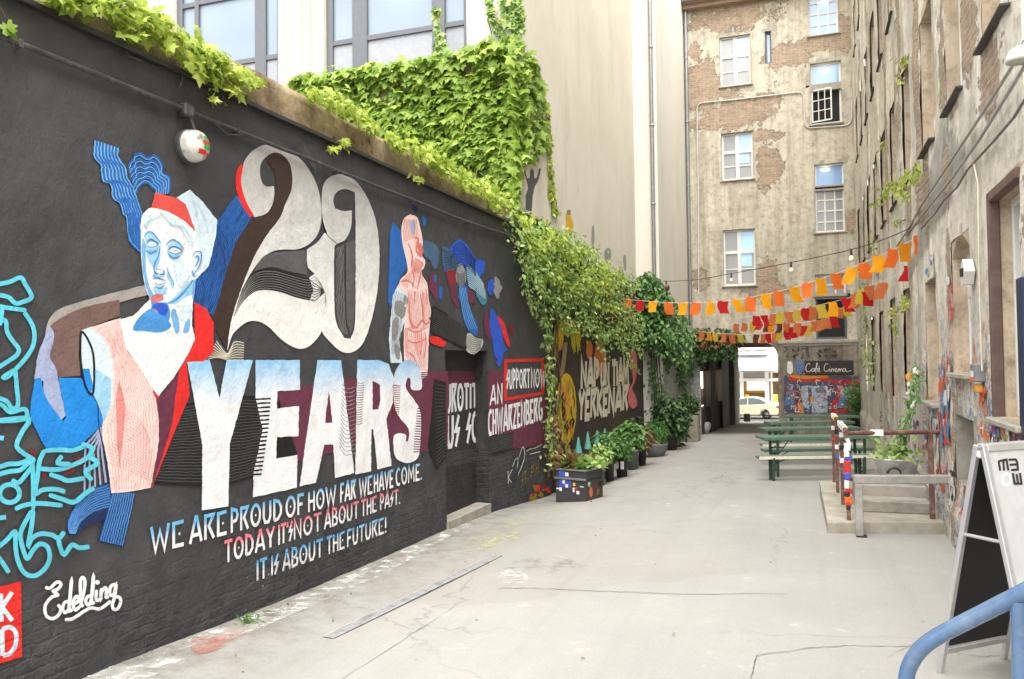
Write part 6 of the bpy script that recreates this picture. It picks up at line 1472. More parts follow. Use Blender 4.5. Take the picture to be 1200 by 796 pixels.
mb = MB(); secs = [(0, .0, .9), (.08, .0, .99), (.35, .03, 1.0), (1.45, .03, 1.0), (1.72, .0, .99), (1.8, 0, .9)]
n = len(prof_); vs = []
for (y, dz, sc) in secs:
    for (x, z) in prof_:
        zz_ = z if z < .9 else .9+(z-.9)*(1 if .3 < y < 1.5 else .96)
        ins = .0 if z < .95 else (z-.95)*.28*(1 if y < .9 else -1)
        vs.append(C_(2.35+(x-2.35)*(sc if z < .3 or True else 1), zz_*(1 if sc > .95 else .985), y+ins))
mb.add(vs, [(k*n+i, k*n+(i+1) % n, (k+1)*n+(i+1) % n, (k+1)*n+i) for k in range(len(secs)-1) for i in range(n)], 0, True)
mb.poly([[vs[i] for i in range(n)]]); mb.poly([[vs[(len(secs)-1)*n+i] for i in range(n)]]); mb.build('body', M_carp, car)
for cx in (.92, 3.72):
    for y in (.02, 1.6):
        mb = MB(); mb.lathe(C_(cx, .315, y), [(0, 0), (.2, 0), (.3, .0), (.318, .03), (.318, .17), (.3, .2), (0, .2)], 26, 0, 'Y'); w = mb.build('wheel', M_tyre, car)
        mb = MB(); mb.lathe(C_(cx, .315, y-.006), [(.205, 0), (.205, .03), (.15, .02)], 22, 0, 'Y')
        for k in range(9):
            a_ = k*2*math.pi/9; mb.box(C_(cx+.11*math.cos(a_), .315+.11*math.sin(a_), y-.002), (.16, .014, .04), 0, Matrix.Rotation(-a_, 3, 'Y'))
        mb.lathe(C_(cx, .315, y-.012), [(0, 0), (.045, .0), (.05, .02)], 12, 0, 'Y'); mb.build('rim', M_rim, w)
wy = -.0
for win in [[(1.42,.93),(2.05,1.31),(2.42,1.38),(2.5,1.38),(2.5,.95)], [(2.56,.95),(2.56,1.385),(2.95,1.38),(3.3,1.3),(3.72,1.06),(3.6,1.0)]]:
    mb = MB(); lp = [C_(x, z, (z-.95)*.28+.005) for x, z in win]; mb.prism(lp, (0, .03, 0)); o = mb.build('side_window', M_cglass, car)
M_tail = plain('red_tail_lamp', S(190, 60, 50), .3); mb = MB(); mb.prism([C_(x, z, -.006) for x, z in [(4.28,.74),(4.6,.72),(4.655,.86),(4.4,.9)]], (0, .05, 0)); mb.build('tail_lamp', M_tail, car)
mb = MB(); mb.prism([C_(x, z, -.006) for x, z in [(.12,.62),(.5,.72),(.42,.76),(.15,.68)]], (0, .05, 0)); mb.build('headlamp', M_alu, car)
for x in (2.3, 3.1): mb = MB(); mb.box(C_(x, .82, -.012), (.16, .02, .03), 0, None, .006); mb.build('door_handle', M_carp, car)
mb = MB(); mb.prism([C_(2.3+x, 1.44+z, .75) for x, z in [(0,0),(.3,0),(.25,.13),(.05,.13)]], (0, .35, 0)); mb.build('taxi_sign', FL['yellow'], car)
mb = MB(); mb.bb(cxr-4.6, cxr-.1, cyr-.005, cyr+.0, gc+.24, gc+.3); mb.build('sill_trim', M_dark, car)
sh = empty('shop_building', (-3, 66, zmid(66)), 'white shopfront with awning and warm lit window across the street', 'building')
SY = 66.0
def sx(px, py=440): return ony(px, py, SY).x
def sz(py): return ony(888, py, SY).z
M_wshop = plain('white_shop_paint', S(240, 240, 238, .85), .5); M_awn = mottled('white_awning', S(232, 234, 236, .85), .7, 3, .05, .05)
mb = MB(); zb = zmid(66)-.2
mb.bb(-60, 60, SY+.3, SY+9, sz(437), 16); mb.bb(-60, sx(862), SY+.3, SY+9, zb, sz(437)); mb.bb(sx(912), 60, SY+.3, SY+9, zb, sz(437)); mb.build('wall', M_beige2, sh)
M_warm = emit('warm_shop_interior', (1, .78, .45, 1), .5)
mb = MB(); mb.bb(sx(862), sx(912), SY+1.2, SY+1.25, zb, sz(437)); mb.build('interior', mottled('brown_shop_interior', S(190, 160, 120, .8), .8, 2, .3, .1), sh)
mb = MB(); mb.bb(sx(874), sx(896), SY+1.0, SY+1.1, sz(458), sz(447)); mb.build('lit_display', M_warm, sh)
M_shelf = plain('shelf_board', S(110, 80, 56), .7)
for py in (462, 467, 472): mb = MB(); mb.bb(sx(874), sx(896), SY+.8, SY+1.1, sz(py)-.05, sz(py)+.05); mb.build('shelf', M_shelf, sh)
for (a_, b_) in [(861,865),(867,871),(896,901),(903,905)]: mb = MB(); mb.bb(sx(a_), sx(b_), SY-.05, SY+.25, zb, sz(436)); mb.build('shopfront_post', M_wshop, sh)
mb = MB(); mb.bb(sx(861), sx(913), SY-.08, SY+.25, sz(447), sz(443.5)); mb.build('transom', M_wshop, sh)
mb = MB(); mb.bb(sx(871), sx(896), SY, SY+.03, sz(443), sz(437)); mb.build('pane', M_gdim, sh)
mb = MB(); p0 = [(sx(861), SY+.2, sz(417)), (sx(913.5), SY+.2, sz(417)), (sx(914.5), SY-1.3, sz(430)), (sx(860), SY-1.3, sz(430))]
mb.prism(p0, (0, 0, .05)); mb.bb(sx(860), sx(914.5), SY-1.34, SY-1.3, sz(434), sz(430)); mb.build('awning', M_awn, sh)
mb = MB(); mb.bb(sx(865), sx(901), SY-.5, SY+.28, sz(416), sz(409.5)); mb.build('balcony', M_wshop, sh)
mb = MB(); mb.bb(sx(867), sx(881), SY-.52, SY-.5, sz(412), sz(410.2)); mb.bb(sx(885), sx(899), SY-.52, SY-.5, sz(412), sz(410.2)); mb.build('balcony_opening', M_gdim, sh)
M_ysign = plain('yellow_poster', S(236, 210, 90, .85), .6); mb = MB(); mb.bb(sx(905), sx(911), SY-.02, SY+.02, sz(474), sz(462)); mb.build('poster', M_ysign, sh)
bo = empty('bollard', (-3.2, 45.2, zmid(45.2)), 'short dark bollard at the street end of the passage', 'bollard'); c = Vector((-3.2, 45.2, zmid(45.2)))
mb = MB(); mb.lathe(c, [(.17, 0), (.17, .38), (.14, .42), (0, .42)], 16); mb.build('post', M_tyre, bo)
# ------------------------------------------------------------------ plants
def leafmat(name, dark, mid, light, tr=.35, extra=None):
    t = NT(name); a = t.attr('rnd')
    st = [(0, dark), (.5, mid), (1, light)]
    if extra: st = [(0, dark), (.45, mid), (.84, light), (.9, extra), (1, extra)]
    c = t.ramp(a, st)
    c = t.mix(t.ramp(t.noise(t.pos(), 1.7, 3), [(.35, .2), (.65, 0)]), c, dark)
    tl = t.n('BsdfTranslucent'); t.l(c, tl.inputs[0]); mx = t.n('MixShader'); mx.inputs[0].default_value = tr
    t.done(c, .5, 0, .35); t.l(t.b.outputs[0], mx.inputs[1]); t.l(tl.outputs[0], mx.inputs[2]); t.l(mx.outputs[0], t.out.inputs[0]); return t.m
L_ivy = leafmat('bright_ivy_leaf', (.11, .21, .025, 1), (.25, .38, .05, 1), (.46, .55, .12, 1), .45)
L_top = leafmat('yellow_green_ivy_leaf', (.18, .28, .03, 1), (.36, .46, .06, 1), (.56, .62, .14, 1), .42)
L_vine = leafmat('mixed_creeper_leaf', (.07, .16, .03, 1), (.22, .36, .07, 1), (.52, .62, .26, 1), .4, (.5, .5, .14, 1))
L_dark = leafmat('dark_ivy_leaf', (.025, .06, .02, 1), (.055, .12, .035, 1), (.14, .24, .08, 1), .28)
L_bush = leafmat('garden_leaf', (.04, .11, .025, 1), (.11, .24, .06, 1), (.28, .46, .15, 1), .3)
L_hosta = leafmat('pale_hosta_leaf', (.14, .28, .06, 1), (.32, .46, .12, 1), (.62, .68, .36, 1), .3)
L_dry = leafmat('dry_creeper_leaf', (.10, .06, .03, 1), (.24, .15, .06, 1), (.34, .28, .10, 1), .3)
M_stem = mottled('woody_stem', (.11, .075, .05, 1), .85, 20, .25, .2); M_gstem = plain('green_stem', (.10, .16, .05, 1), .7)
T_IVY = ([(0, .18, .05)]+[(x, y, -.16*(x*x+(y-.2)**2)) for x, y in [(0, -.02), (.24, -.2), (.44, -.06), (.34, .12), (.6, .42), (.26, .44), (0, .92), (-.26, .44), (-.6, .42), (-.34, .12), (-.44, -.06), (-.24, -.2)]], [(0, i, i % 12+1) for i in range(1, 13)])
T_OV = ([(0, 0, 0), (.27, .3, .06), (.2, .68, .05), (0, 1, -.08), (-.2, .68, .05), (-.27, .3, .06), (0, .5, -.02)], [(0, 1, 6), (1, 2, 6), (2, 3, 6), (3, 4, 6), (4, 5, 6), (5, 0, 6)])
T_LONG = ([(0, 0, 0), (.09, .3, .05), (.07, .7, 0), (0, 1, -.16), (-.07, .7, 0), (-.09, .3, .05)], [(0, 1, 2, 3), (0, 3, 4, 5)])
T_BROAD = ([(0, 0, 0), (.36, .3, .08), (.32, .65, .03), (0, 1, -.2), (-.32, .65, .03), (-.36, .3, .08), (0, .45, -.03)], [(0, 1, 6), (1, 2, 6), (2, 3, 6), (3, 4, 6), (4, 5, 6), (5, 0, 6)])
def leaves(name, mat, parent, P, Nrm, Tip, size, tmpl, rng, jit=.5, sj=.35, auto=False):
    """P: leaf bases, Nrm: facing, Tip: direction of the leaf tip (arrays n x 3)"""
    P = np.asarray(P, float); n = len(P); Nrm = np.broadcast_to(np.asarray(Nrm, float), (n, 3)); Tip = np.broadcast_to(np.asarray(Tip, float), (n, 3))
    N = Nrm + rng.normal(0, jit, (n, 3)); N /= np.linalg.norm(N, axis=1)[:, None]
    T = Tip + rng.normal(0, jit, (n, 3)); T -= N*(T*N).sum(1)[:, None]; T /= np.linalg.norm(T, axis=1)[:, None]+1e-9
    B = np.cross(T, N); s = size*(1+rng.uniform(-sj, sj, n))
    tv = np.array(tmpl[0]); k = len(tv)
    V = P[:, None, :] + s[:, None, None]*(tv[None, :, 0, None]*B[:, None, :]+tv[None, :, 1, None]*T[:, None, :]+tv[None, :, 2, None]*N[:, None, :])
    mb = MB(); mb.v = [tuple(v) for v in V.reshape(-1, 3)]
    for i in range(n):
        b = i*k
        for f in tmpl[1]: mb.f.append(tuple(b+j for j in f))
    nf = len(tmpl[1]); mb.m = [0]*(n*nf); mb.sm = [False]*(n*nf)
    mb.a = {'rnd': ('FACE', np.repeat(np.clip(rng.beta(2, 2, n), 0, 1), nf))}
    return mb.build(name, mat, parent, auto)
rng = np.random.default_rng(4)
def inpoly(x, y, pl):
    c = False; n = len(pl)
    for i in range(n):
        x1, y1 = pl[i]; x2, y2 = pl[(i+1) % n]
        if (y1 > y) != (y2 > y) and x < (x2-x1)*(y-y1)/(y2-y1)+x1: c = not c
    return c
def sample_px(pl, n, clump=0.0, freq=.06, seed=0):
    xs = [p[0] for p in pl]; ys = [p[1] for p in pl]; out = []; g = 0
    while len(out) < n and g < n*60:
        g += 1; x, y = rng.uniform(min(xs), max(xs)), rng.uniform(min(ys), max(ys))
        if not inpoly(x, y, pl): continue
        if clump and mnoise.noise(Vector((x*freq, y*freq, seed)))*.5+.5 < clump*rng.uniform(.5, 1.1): continue
        out.append((x, y))
    return out
def along_px(pl, rad, n):
    out = []; d = [0]
    for i in range(1, len(pl)): d.append(d[-1]+math.hypot(pl[i][0]-pl[i-1][0], pl[i][1]-pl[i-1][1]))
    for i in range(n):
        t_ = rng.uniform(0, d[-1]); x = interp(t_, d, [p[0] for p in pl]); y = interp(t_, d, [p[1] for p in pl])
        r = interp(t_, d, rad) if isinstance(rad, list) else rad
        out.append((x+rng.normal(0, r*.5), y+rng.normal(0, r*.5)))
    return out
def stems(par, paths, r=.008, m=None, name='stem'):
    if 1 < len(paths) <= 4:
        for p in paths: stems(par, [p], r, m, name)
        return
    mb = MB()
    for p in paths: mb.tube(p, [r*lerp(1, .45, i/(len(p)-1)) for i in range(len(p))], 5)
    return mb.build(name, m or M_stem, par)
# (a) ivy spilling over the top of the painted wall
def top_ivy(pl, rad, n, label, size=.074, mat=None):
    q = along_px(pl, rad, int(n*2.3)); P = [onx(x, y, WX+.03+rng.uniform(-.1, .14)) for x, y in q]
    o = empty('ivy', onx(*pl[len(pl)//2], WX), label, 'ivy', 'ivy clumps spilling over the mural wall top')
    leaves('foliage', mat or L_top, o, P, (.75, -.1, .5), (.3, .15, -.8), size, T_IVY, rng, .5, .5)
    stems(o, [[onx(x+rng.uniform(-4, 4), y+rng.uniform(-4, 4)+6, WX-.03) for x, y in smooth_pts(pl, False, 4)]], .01)
    return o
top_ivy([(50,-12),(100,-4),(140,8),(175,24),(205,42),(235,62),(268,82),(300,98)], [16,17,20,20,18,14,13,8], 330, 'largest ivy clump hanging over the near end of the black wall top')
top_ivy([(364,106),(395,122),(415,132),(440,152)], [7,12,11,6], 130, 'ivy tuft on the brown parapet before the leafy facade')
top_ivy([(455,160),(475,170),(495,180),(520,190)], [6,11,11,7], 120, 'ivy tuft on the parapet midway along the wall')
top_ivy([(505,190),(535,205),(565,222),(600,245)], [8,11,12,12], 200, 'ivy growing along the parapet towards the hanging creeper')
for (pl, n, lab) in [([(134,38),(150,36),(158,42)], 7, 'few ivy leaves hanging over the flashing above the blue painted hair'), ([(2,30),(10,36)], 4, 'dark green ivy leaves at the very left of the black wall'), ([(386,172),(400,168),(408,164)], 9, 'single ivy sprig hanging over the flashing above the white digits'), ([(245,112),(252,116)], 4, 'two small ivy leaves dangling above the bulkhead lamp'), ([(215,68),(235,88),(260,100),(290,112)], 26, 'loose ivy leaves trailing below the largest clump'), ([(70,2),(82,6)], 6, 'ivy leaves hanging at the top left above the pipe'), ([(483,205),(492,212)], 5, 'small ivy sprig over the flashing beside the white zero')]:
    top_ivy(pl, 4, n, lab, .085, L_ivy if 'dark' in lab else None)
M_twig = M_stem
tw = [[(146,42),(146,58),(152,66),(166,72)], [(213,80),(214,92),(210,104)], [(0,8),(6,20)], [(247,92),(248,110)]]
mb = MB()
for p in tw: mb.tube([onx(x, y, WX+.03) for x, y in p], .005, 5)
tag(mb.build('dry_twig', M_twig, None, True), 'bare dry twigs hanging from the flashing over the black wall', 'twig')
# (b) leafy facade
iv = empty('facade_ivy', (-7, 13.6, 0), 'dense bright green ivy covering the cream building below its windows', 'ivy')
mb = MB(); mb.bb(-11.5, -4.77, 13.52, 13.69, 0, 7.55); mb.build('base_wall', M_para, cb)
poly = [(335,98),(400,86),(480,74),(540,64),(575,48),(605,46),(625,58),(634,92),(642,140),(640,166),(626,184),(612,196),(602,240),(560,250),(500,215),(440,170),(380,120)]
P1 = [q for q in sample_px(poly, 4600, .35, .03, 1) if mnoise.noise(Vector((q[0]*.012, (q[1]+.14*q[0])*.085, 3)))*.5+.5 > rng.uniform(.2, .62)]; P2 = sample_px(poly, 700)
Pa = [ony(x, y, 13.5-rng.uniform(.0, .2)) for x, y in P1 if x < 618]; Pb = [ony(x, y, 13.5) for x, y in P2 if x < 618]
row = [ony(x, interp(x, [335, 400, 480, 540, 600], [97, 87, 75, 65, 52])+rng.normal(0, 4), 13.42-rng.uniform(0, .2)) for x in rng.uniform(340, 612, 420)]
ran = lambda P, dz=.0: [Vector((p.x, p.y, p.z+.05*math.sin(p.z*9+p.x))) for p in P]
leaves('foliage', L_ivy, iv, ran(Pa)+row, (0, -.8, .6), (0, -.3, -.9), .155, T_IVY, rng, .38, .5)
leaves('under_foliage', L_vine, iv, Pb, (0, -1, .2), (0, 0, -1), .18, T_IVY, rng, .5)
Pc = [onx(x, y, -4.72+rng.uniform(0, .12)) for x, y in P1+P2 if x >= 600]
leaves('corner_foliage', L_ivy, iv, Pc, (.8, -.4, .45), (.1, -.1, -.9), .19, T_IVY, rng, .4)
Pd = [ony(x, y, 13.6) for x, y in along_px([(572,-5),(578,20),(588,45)], 5, 60)+along_px([(606,-5),(610,20),(608,40)], 5, 90)+along_px([(590,-2),(600,30)], 9, 60)]
leaves('thin_foliage', L_vine, iv, Pd, (0, -.9, .3), (0, 0, -1), .13, T_IVY, rng, .5)
Pe = [onx(x, y, -4.7) for x, y in along_px([(641,120),(644,160),(646,200),(648,225),(652,250)], 3, 170)]
leaves('trailing_foliage', L_top, iv, Pe, (1, -.2, .3), (0, 0, -1), .1, T_IVY, rng, .5)
stems(iv, [[ony(x+6*math.sin(k*.8+x), lerp(260, interp(x, [340, 480, 610], [100, 80, 60]), k/10), 13.49) for k in range(11)] for x in (400, 440, 470, 500, 520, 545, 560, 580, 600)], .014)
stems(iv, [[ony(574+2*math.sin(k), 50-k*6, 13.62) for k in range(10)], [ony(606+2*math.sin(k), 50-k*6, 13.62) for k in range(10)]], .012)
cs2 = empty('potted_climber', ony(515, 62, 13.5), 'small narrow climber growing up the window mullion of the cream building', 'plant')
leaves('foliage', L_vine, cs2, [ony(x, y, 13.42) for x, y in along_px([(514,62),(515,50),(514,38)], 5, 70)+along_px([(513,36),(512,10)], 2, 30)], (0, -1, .3), (0, 0, -1), .12, T_IVY, rng, .5)
stems(cs2, [[ony(514, 62-k*6, 13.46) for k in range(10)]], .01)
# (c) creeper mass over the lower wall
cr = empty('creeper', (-4.4, 17, 0), 'tangled light green creeper hanging over the lower wall beyond the mural', 'creeper')
polyc = [(598,238),(615,262),(640,262),(668,272),(700,298),(728,318),(746,334),(752,372),(748,408),(728,402),(700,398),(676,384),(656,372),(644,360),(632,340),(618,318),(606,296)]
q = [(x+rng.normal(0, 5), y+rng.normal(0, 5)) for x, y in sample_px(polyc, 4600, .62, .05, 7)]; P = []
for x, y in q: P.append(onx(x, y, WX+rng.uniform(-.05, .42)))
leaves('foliage', L_vine, cr, P, (.8, -.35, .5), (.2, 0, -.8), .09, T_OV, rng, .6)
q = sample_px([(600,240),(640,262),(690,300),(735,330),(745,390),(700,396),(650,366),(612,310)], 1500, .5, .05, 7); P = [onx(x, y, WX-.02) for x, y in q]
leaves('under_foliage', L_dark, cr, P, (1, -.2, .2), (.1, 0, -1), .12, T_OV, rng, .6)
for (pl, n) in [([(614,300),(616,330),(622,352),(630,372)], 120), ([(632,330),(636,370),(634,380)], 70), ([(700,390),(705,405),(712,420)], 60), ([(725,398),(738,420),(746,436)], 110), ([(745,395),(752,420)], 60), ([(667,372),(664,392)], 50)]:
    leaves('trailing_foliage', L_vine, cr, [onx(x, y, WX+rng.uniform(.0, .3)) for x, y in along_px(pl, 5, n)], (.8, -.3, .3), (.1, 0, -1), .085, T_OV, rng, .5)
leaves('pale_foliage', L_top, cr, [onx(x, y, WX+rng.uniform(.1, .45)) for x, y in sample_px([(600,240),(640,262),(690,290),(735,325),(720,370),(640,330)], 1300, .6, .05, 3)], (.7, -.3, .6), (.3, 0, -.7), .1, T_OV, rng, .6)
leaves('red_foliage', L_dry, cr, [onx(x, y, WX+rng.uniform(.05, .3)) for x, y in sample_px([(640,330),(700,345),(745,380),(700,395),(650,368)], 150, .5)], (.8, -.3, .4), (.2, 0, -.8), .09, T_OV, rng, .6)
pth = []
for k in range(26):
    x = rng.uniform(605, 745); y = interp(x, [600, 745], [250, 340]); pth.append([onx(x+rng.uniform(-4, 4)+j*rng.uniform(-1, 2), y+j*rng.uniform(6, 14), WX+.02+.03*j) for j in range(6)])
stems(cr, pth, .012)
jn = empty('climbing_vine', (WX+.1, 14.7, -.3), 'straggly vine climbing the joint where the mural wall ends', 'creeper')
q = along_px([(648,545),(644,500),(646,450),(642,410),(640,370)], [12,7,6,5,6], 270)
leaves('foliage', L_vine, jn, [onx(x, y, WX+rng.uniform(.02, .25)) for x, y in q], (.8, -.5, .3), (.1, 0, -.9), .1, T_OV, rng, .6)
leaves('dry_foliage', L_dry, jn, [onx(x, y, WX+rng.uniform(.02, .2)) for x, y in along_px([(652,545),(656,520),(650,490)], 8, 110)], (.8, -.5, .3), (.1, 0, -.9), .1, T_OV, rng, .6)
stems(jn, [[onx(646+dx+3*math.sin(k*.9+dx), 560-k*16, WX+.04) for k in range(14)] for dx in (-4, -1, 2, 5, 8)], .025)
# (d) dark ivy over the recess beside the passage
di = empty('dark_ivy', (-4.1, 23.6, 0), 'dark green ivy mounded over the corner next to the passage', 'ivy')
pold = [(746,326),(758,318),(772,326),(790,352),(806,374),(818,396),(815,425),(800,440),(790,420),(772,414),(755,404),(744,380)]
q = sample_px(pold, 2600, .4, .05, 9)
leaves('foliage', L_dark, di, [(ony(x, y, 23.75-rng.uniform(0, .3)) if x < 782 else onx(x, y, -3.98+rng.uniform(0, .2))) for x, y in q], (.3, -.8, .5), (0, -.2, -.9), .15, T_OV, rng, .5)
leaves('light_foliage', L_bush, di, [(ony(x, y, 23.45-rng.uniform(0, .2)) if x < 782 else onx(x, y, -3.85+rng.uniform(0, .2))) for x, y in sample_px(pold, 700, .6, .05, 5)], (.3, -.8, .6), (0, -.2, -.9), .14, T_OV, rng, .5)
q = along_px([(760,405),(766,425),(762,450)], 4, 60)+along_px([(780,410),(784,430)], 5, 60)+along_px([(796,425),(800,452),(803,470)], 6, 140)+along_px([(806,420),(808,440)], 4, 60)+along_px([(768,440),(772,500),(770,520)], 10, 220)
leaves('trailing_foliage', L_dark, di, [(ony(x, y, 23.7) if x < 782 else onx(x, y, -3.95)) for x, y in q], (.4, -.8, .3), (0, -.1, -1), .12, T_OV, rng, .5)
stems(di, [[ony(765+k*3+2*math.sin(j), 330+j*18, 23.9) for j in range(11)] for k in range(4)], .03)
# (e) creeper over the passage mouth
pi = empty('passage_creeper', (-2.8, 29.6, 2.4), 'creeper with reddish leaves draped over the passage mouth', 'creeper')
q = sample_px([(812,384),(850,384),(872,392),(872,404),(852,410),(838,420),(820,424),(812,410)], 900, .4, .07, 2)+along_px([(822,412),(824,428)], 4, 50)+along_px([(846,408),(848,420)], 4, 40)+along_px([(858,402),(860,420)], 4, 60)
leaves('foliage', L_dark, pi, [ony(x, y, BY-.1-rng.uniform(0, .3)) for x, y in q], (0, -.9, .4), (0, -.1, -1), .14, T_OV, rng, .5)
leaves('red_foliage', L_dry, pi, [ony(x, y, BY-.3-rng.uniform(0, .2)) for x, y in sample_px([(812,386),(870,390),(870,402),(815,410)], 260)], (0, -.9, .4), (0, -.1, -1), .14, T_OV, rng, .5)
stems(pi, [[ony(815+j*7, 396+3*math.sin(j*1.3+k), BY-.15) for j in range(9)] for k in range(3)], .015)
# (f) creepers on the right facade
def right_creeper(sets, label, mat, size, n_st=4):
    o = empty('creeper', onx(*sets[0][0][0], RX), label, 'creeper', 'sparse creepers on the right facade')
    q = []
    for pl, rad, n in sets: q += along_px(pl, rad, n)
    leaves('foliage', mat, o, [onx(x, y, RX-rng.uniform(.02, .28)) for x, y in q], (-.8, -.4, .4), (-.1, 0, -.9), size, T_OV, rng, .55)
    stems(o, [[onx(x+rng.uniform(-2, 2), y+rng.uniform(-3, 3), RX-.04) for x, y in smooth_pts(pl, False, 3)] for pl, _, _ in sets], .01)
L_sp = leafmat('spring_creeper_leaf', (.14, .2, .03, 1), (.30, .36, .05, 1), (.52, .54, .14, 1), .35)
right_creeper([([(1030,232),(1045,218),(1060,212),(1078,196)], 9, 170), ([(1052,214),(1064,232)], 8, 60), ([(1054,75),(1064,68)], 8, 34), ([(1052,92),(1058,96)], 5, 14)], 'yellow green creeper tuft high on the right facade above the bunting', L_sp, .085)
right_creeper([([(1018,240),(1030,238)], 4, 22), ([(1032,160),(1034,178)], 4, 16), ([(1060,255),(1048,262)], 5, 18)], 'scattered creeper sprigs near the far corner of the right facade', L_sp, .08)
right_creeper([([(1044,372),(1056,360),(1066,350)], 7, 90), ([(1046,378),(1050,388)], 5, 30), ([(1020,270),(1026,300)], 5, 26)], 'creeper tuft beside the dark ground floor window', L_sp, .08)
right_creeper([([(1012,330),(1014,390),(1016,430)], 6, 120), ([(1024,400),(1020,450)], 5, 60)], 'thin creeper running down the far corner beside the cafe sign', L_vine, .1)
cl = empty('climbing_plant', tc, 'climbing plant with white blossoms growing up the wall from the tub', 'plant')
q = along_px([(1055,535),(1058,510),(1066,480),(1072,450),(1074,425)], [7,8,7,6,5], 170)
leaves('foliage', L_bush, cl, [onx(x, y, RX-rng.uniform(.05, .3)) if y < 500 else ony(x, y, 12.95) for x, y in q], (-.7, -.5, .4), (0, -.1, -.8), .09, T_OV, rng, .6)
leaves('tub_foliage', L_hosta, cl, [Vector((tc.x+rng.normal(0, .15), tc.y+rng.normal(0, .1), tc.z+.3+abs(rng.normal(0, .1)))) for k in range(110)], (0, -.4, .8), (0, -.3, .3), .11, T_OV, rng, .9)
leaves('blossom', leafmat('white_blossom', (.7, .68, .62, 1), (.8, .8, .76, 1), (.85, .85, .82, 1), .3), cl, [onx(x, y, RX-rng.uniform(.25, .35)) for x, y in [(1066,448),(1067,450),(1074,430),(1075,433),(1064,458),(1066,456),(1070,472),(1068,474),(1071,470),(1064,461),(1073,432)]], (-.7, -.6, .3), (0, 0, -1), .075, T_BROAD, rng, .5)
leaves('orange_blossom', leafmat('orange_blossom', (.6, .2, .05, 1), (.7, .3, .08, 1), (.75, .4, .1, 1), .3), cl, [onx(x, y, RX-.3) for x, y in [(1066,436),(1067,439)]], (-.7, -.6, .3), (0, 0, -1), .12, T_BROAD, rng, .5)
stems(cl, [[tc+Vector((0, 0, .27)), tc+Vector((.1, .2, .7)), Vector((RX-.1, 13.4, 1.5)), Vector((RX-.1, 13.5, 2.2))], [tc+Vector((.03, 0, .27)), tc+Vector((.2, .1, .8)), Vector((RX-.08, 13.2, 1.7))]], .012, M_gstem)
hb = empty('potted_shrub', ony(966, 475, BY-.5), 'bushy pot plant standing right of the graffiti shopfront', 'plant')
c = ony(966, 470, BY-.6)
leaves('foliage', L_bush, hb, [Vector((c.x+rng.normal(0, .28), c.y+rng.normal(0, .15), c.z+rng.normal(0, .25))) for k in range(420)], (0, -.7, .6), (0, -.4, -.1), .16, T_LONG, rng, .8) if False else None
c = ony(1007, 468, 29.2)
leaves('foliage', L_bush, hb, [Vector((c.x+rng.normal(0, .2), c.y+rng.normal(0, .2), c.z+rng.normal(0, .28))) for k in range(520)], (0, -.7, .6), (0, -.4, .1), .2, T_LONG, rng, .9)
hb.location = (c.x, c.y, gz(c.x, c.y)); 
for ch in hb.children: ch.location = ORG[hb.name]-hb.location
ORG[hb.name] = Vector(hb.location)
mb = MB(); mb.lathe((c.x, c.y, gz(c.x, c.y)), [(0, 0), (.2, 0), (.26, .75), (.28, .77), (.24, .74), (0, .7)], 20); mb.build('pot', M_post, hb)
# (g) planters along the left wall
M_potg = mottled('grey_plastic_pot', S(112, 114, 112, .8), .6, 8, .15, .15); M_potd = mottled('dark_pot', S(66, 66, 66, .8), .6, 8, .2, .15); M_potb = mottled('brown_plastic_pot', S(98, 66, 52, .8), .6, 8, .25, .2); M_soil = mottled('potting_soil', (.05, .035, .025, 1), .95, 30, .3, .5); M_stpl = mottled('stone_planter', S(150, 142, 126, .8), .9, 7, .2, .4)
def mscale(P): return ((P-EYE).dot(FW))/FOC
def pot(px, py, wpx, hpx, m, label, kind='pot', sq=1.0, shift=0):
    P = G(px, py); k = mscale(P); r = wpx*k/2; h = hpx*k; P = P+Vector((0, r*.6, 0))
    P.z = gz(P.x, P.y)
    o = empty('plant_pot', P, label, 'pot', 'pots along the left wall')
    mb = MB()
    if kind == 'bowl': mb.lathe(P, [(0, 0), (r*.6, 0), (r*.85, h*.4), (r, h*.85), (r*1.03, h), (r*.95, h), (r*.9, h*.8), (0, h*.8)], 26)
    else: mb.lathe(P, [(0, 0), (r*.74, 0), (r*.94, h*.88), (r*1.02, h*.89), (r*1.02, h), (r*.92, h), (r*.9, h*.86), (0, h*.86)], 24, 0, 'Z', sq)
    mb.build('pot_body', m, o)
    mb = MB(); mb.lathe(P+Vector((0, 0, h*.87)), [(r*.9, 0), (r*.5, .015), (0, .02)], 20, 0, 'Z', sq); mb.build('soil', M_soil, o)
    return o, P+Vector((0, 0, h*.88)), r, k
def bush(c, rx, rz, n, size, mat, tmpl, label, up_=.5, name='potted_plant', n_st=7, lean=0):
    o = empty(name, c, label, 'plant', 'plants along the left wall')
    V = rng.normal(0, 1, (n, 3)); V /= np.linalg.norm(V, axis=1)[:, None]; V *= (rng.uniform(.15, 1, n)**.5)[:, None]
    f = 1+.25*np.array([mnoise.noise(Vector((v[0]*2, v[1]*2, v[2]*2+c.x))) for v in V])
    P = np.array(c)+np.array([0, 0, rz*.9])+V*f[:, None]*np.array([rx, rx*.8, rz])
    out = V*np.array([1, 1, .6])+np.array([0, 0, up_])
    leaves('foliage', mat, o, P, out+np.array([0, 0, .5]), V*np.array([1, 1, -.2])+np.array([0, 0, -.2]), size, tmpl, rng, .45)
    stems(o, [[c, c+Vector((rng.uniform(-.3, .3)*rx, rng.uniform(-.3, .3)*rx, rz*.7)), c+Vector((rng.uniform(-.8, .8)*rx, rng.uniform(-.6, .6)*rx, rz*rng.uniform(1.0, 1.6)))] for k in range(n_st)], .008, M_gstem)
    return o
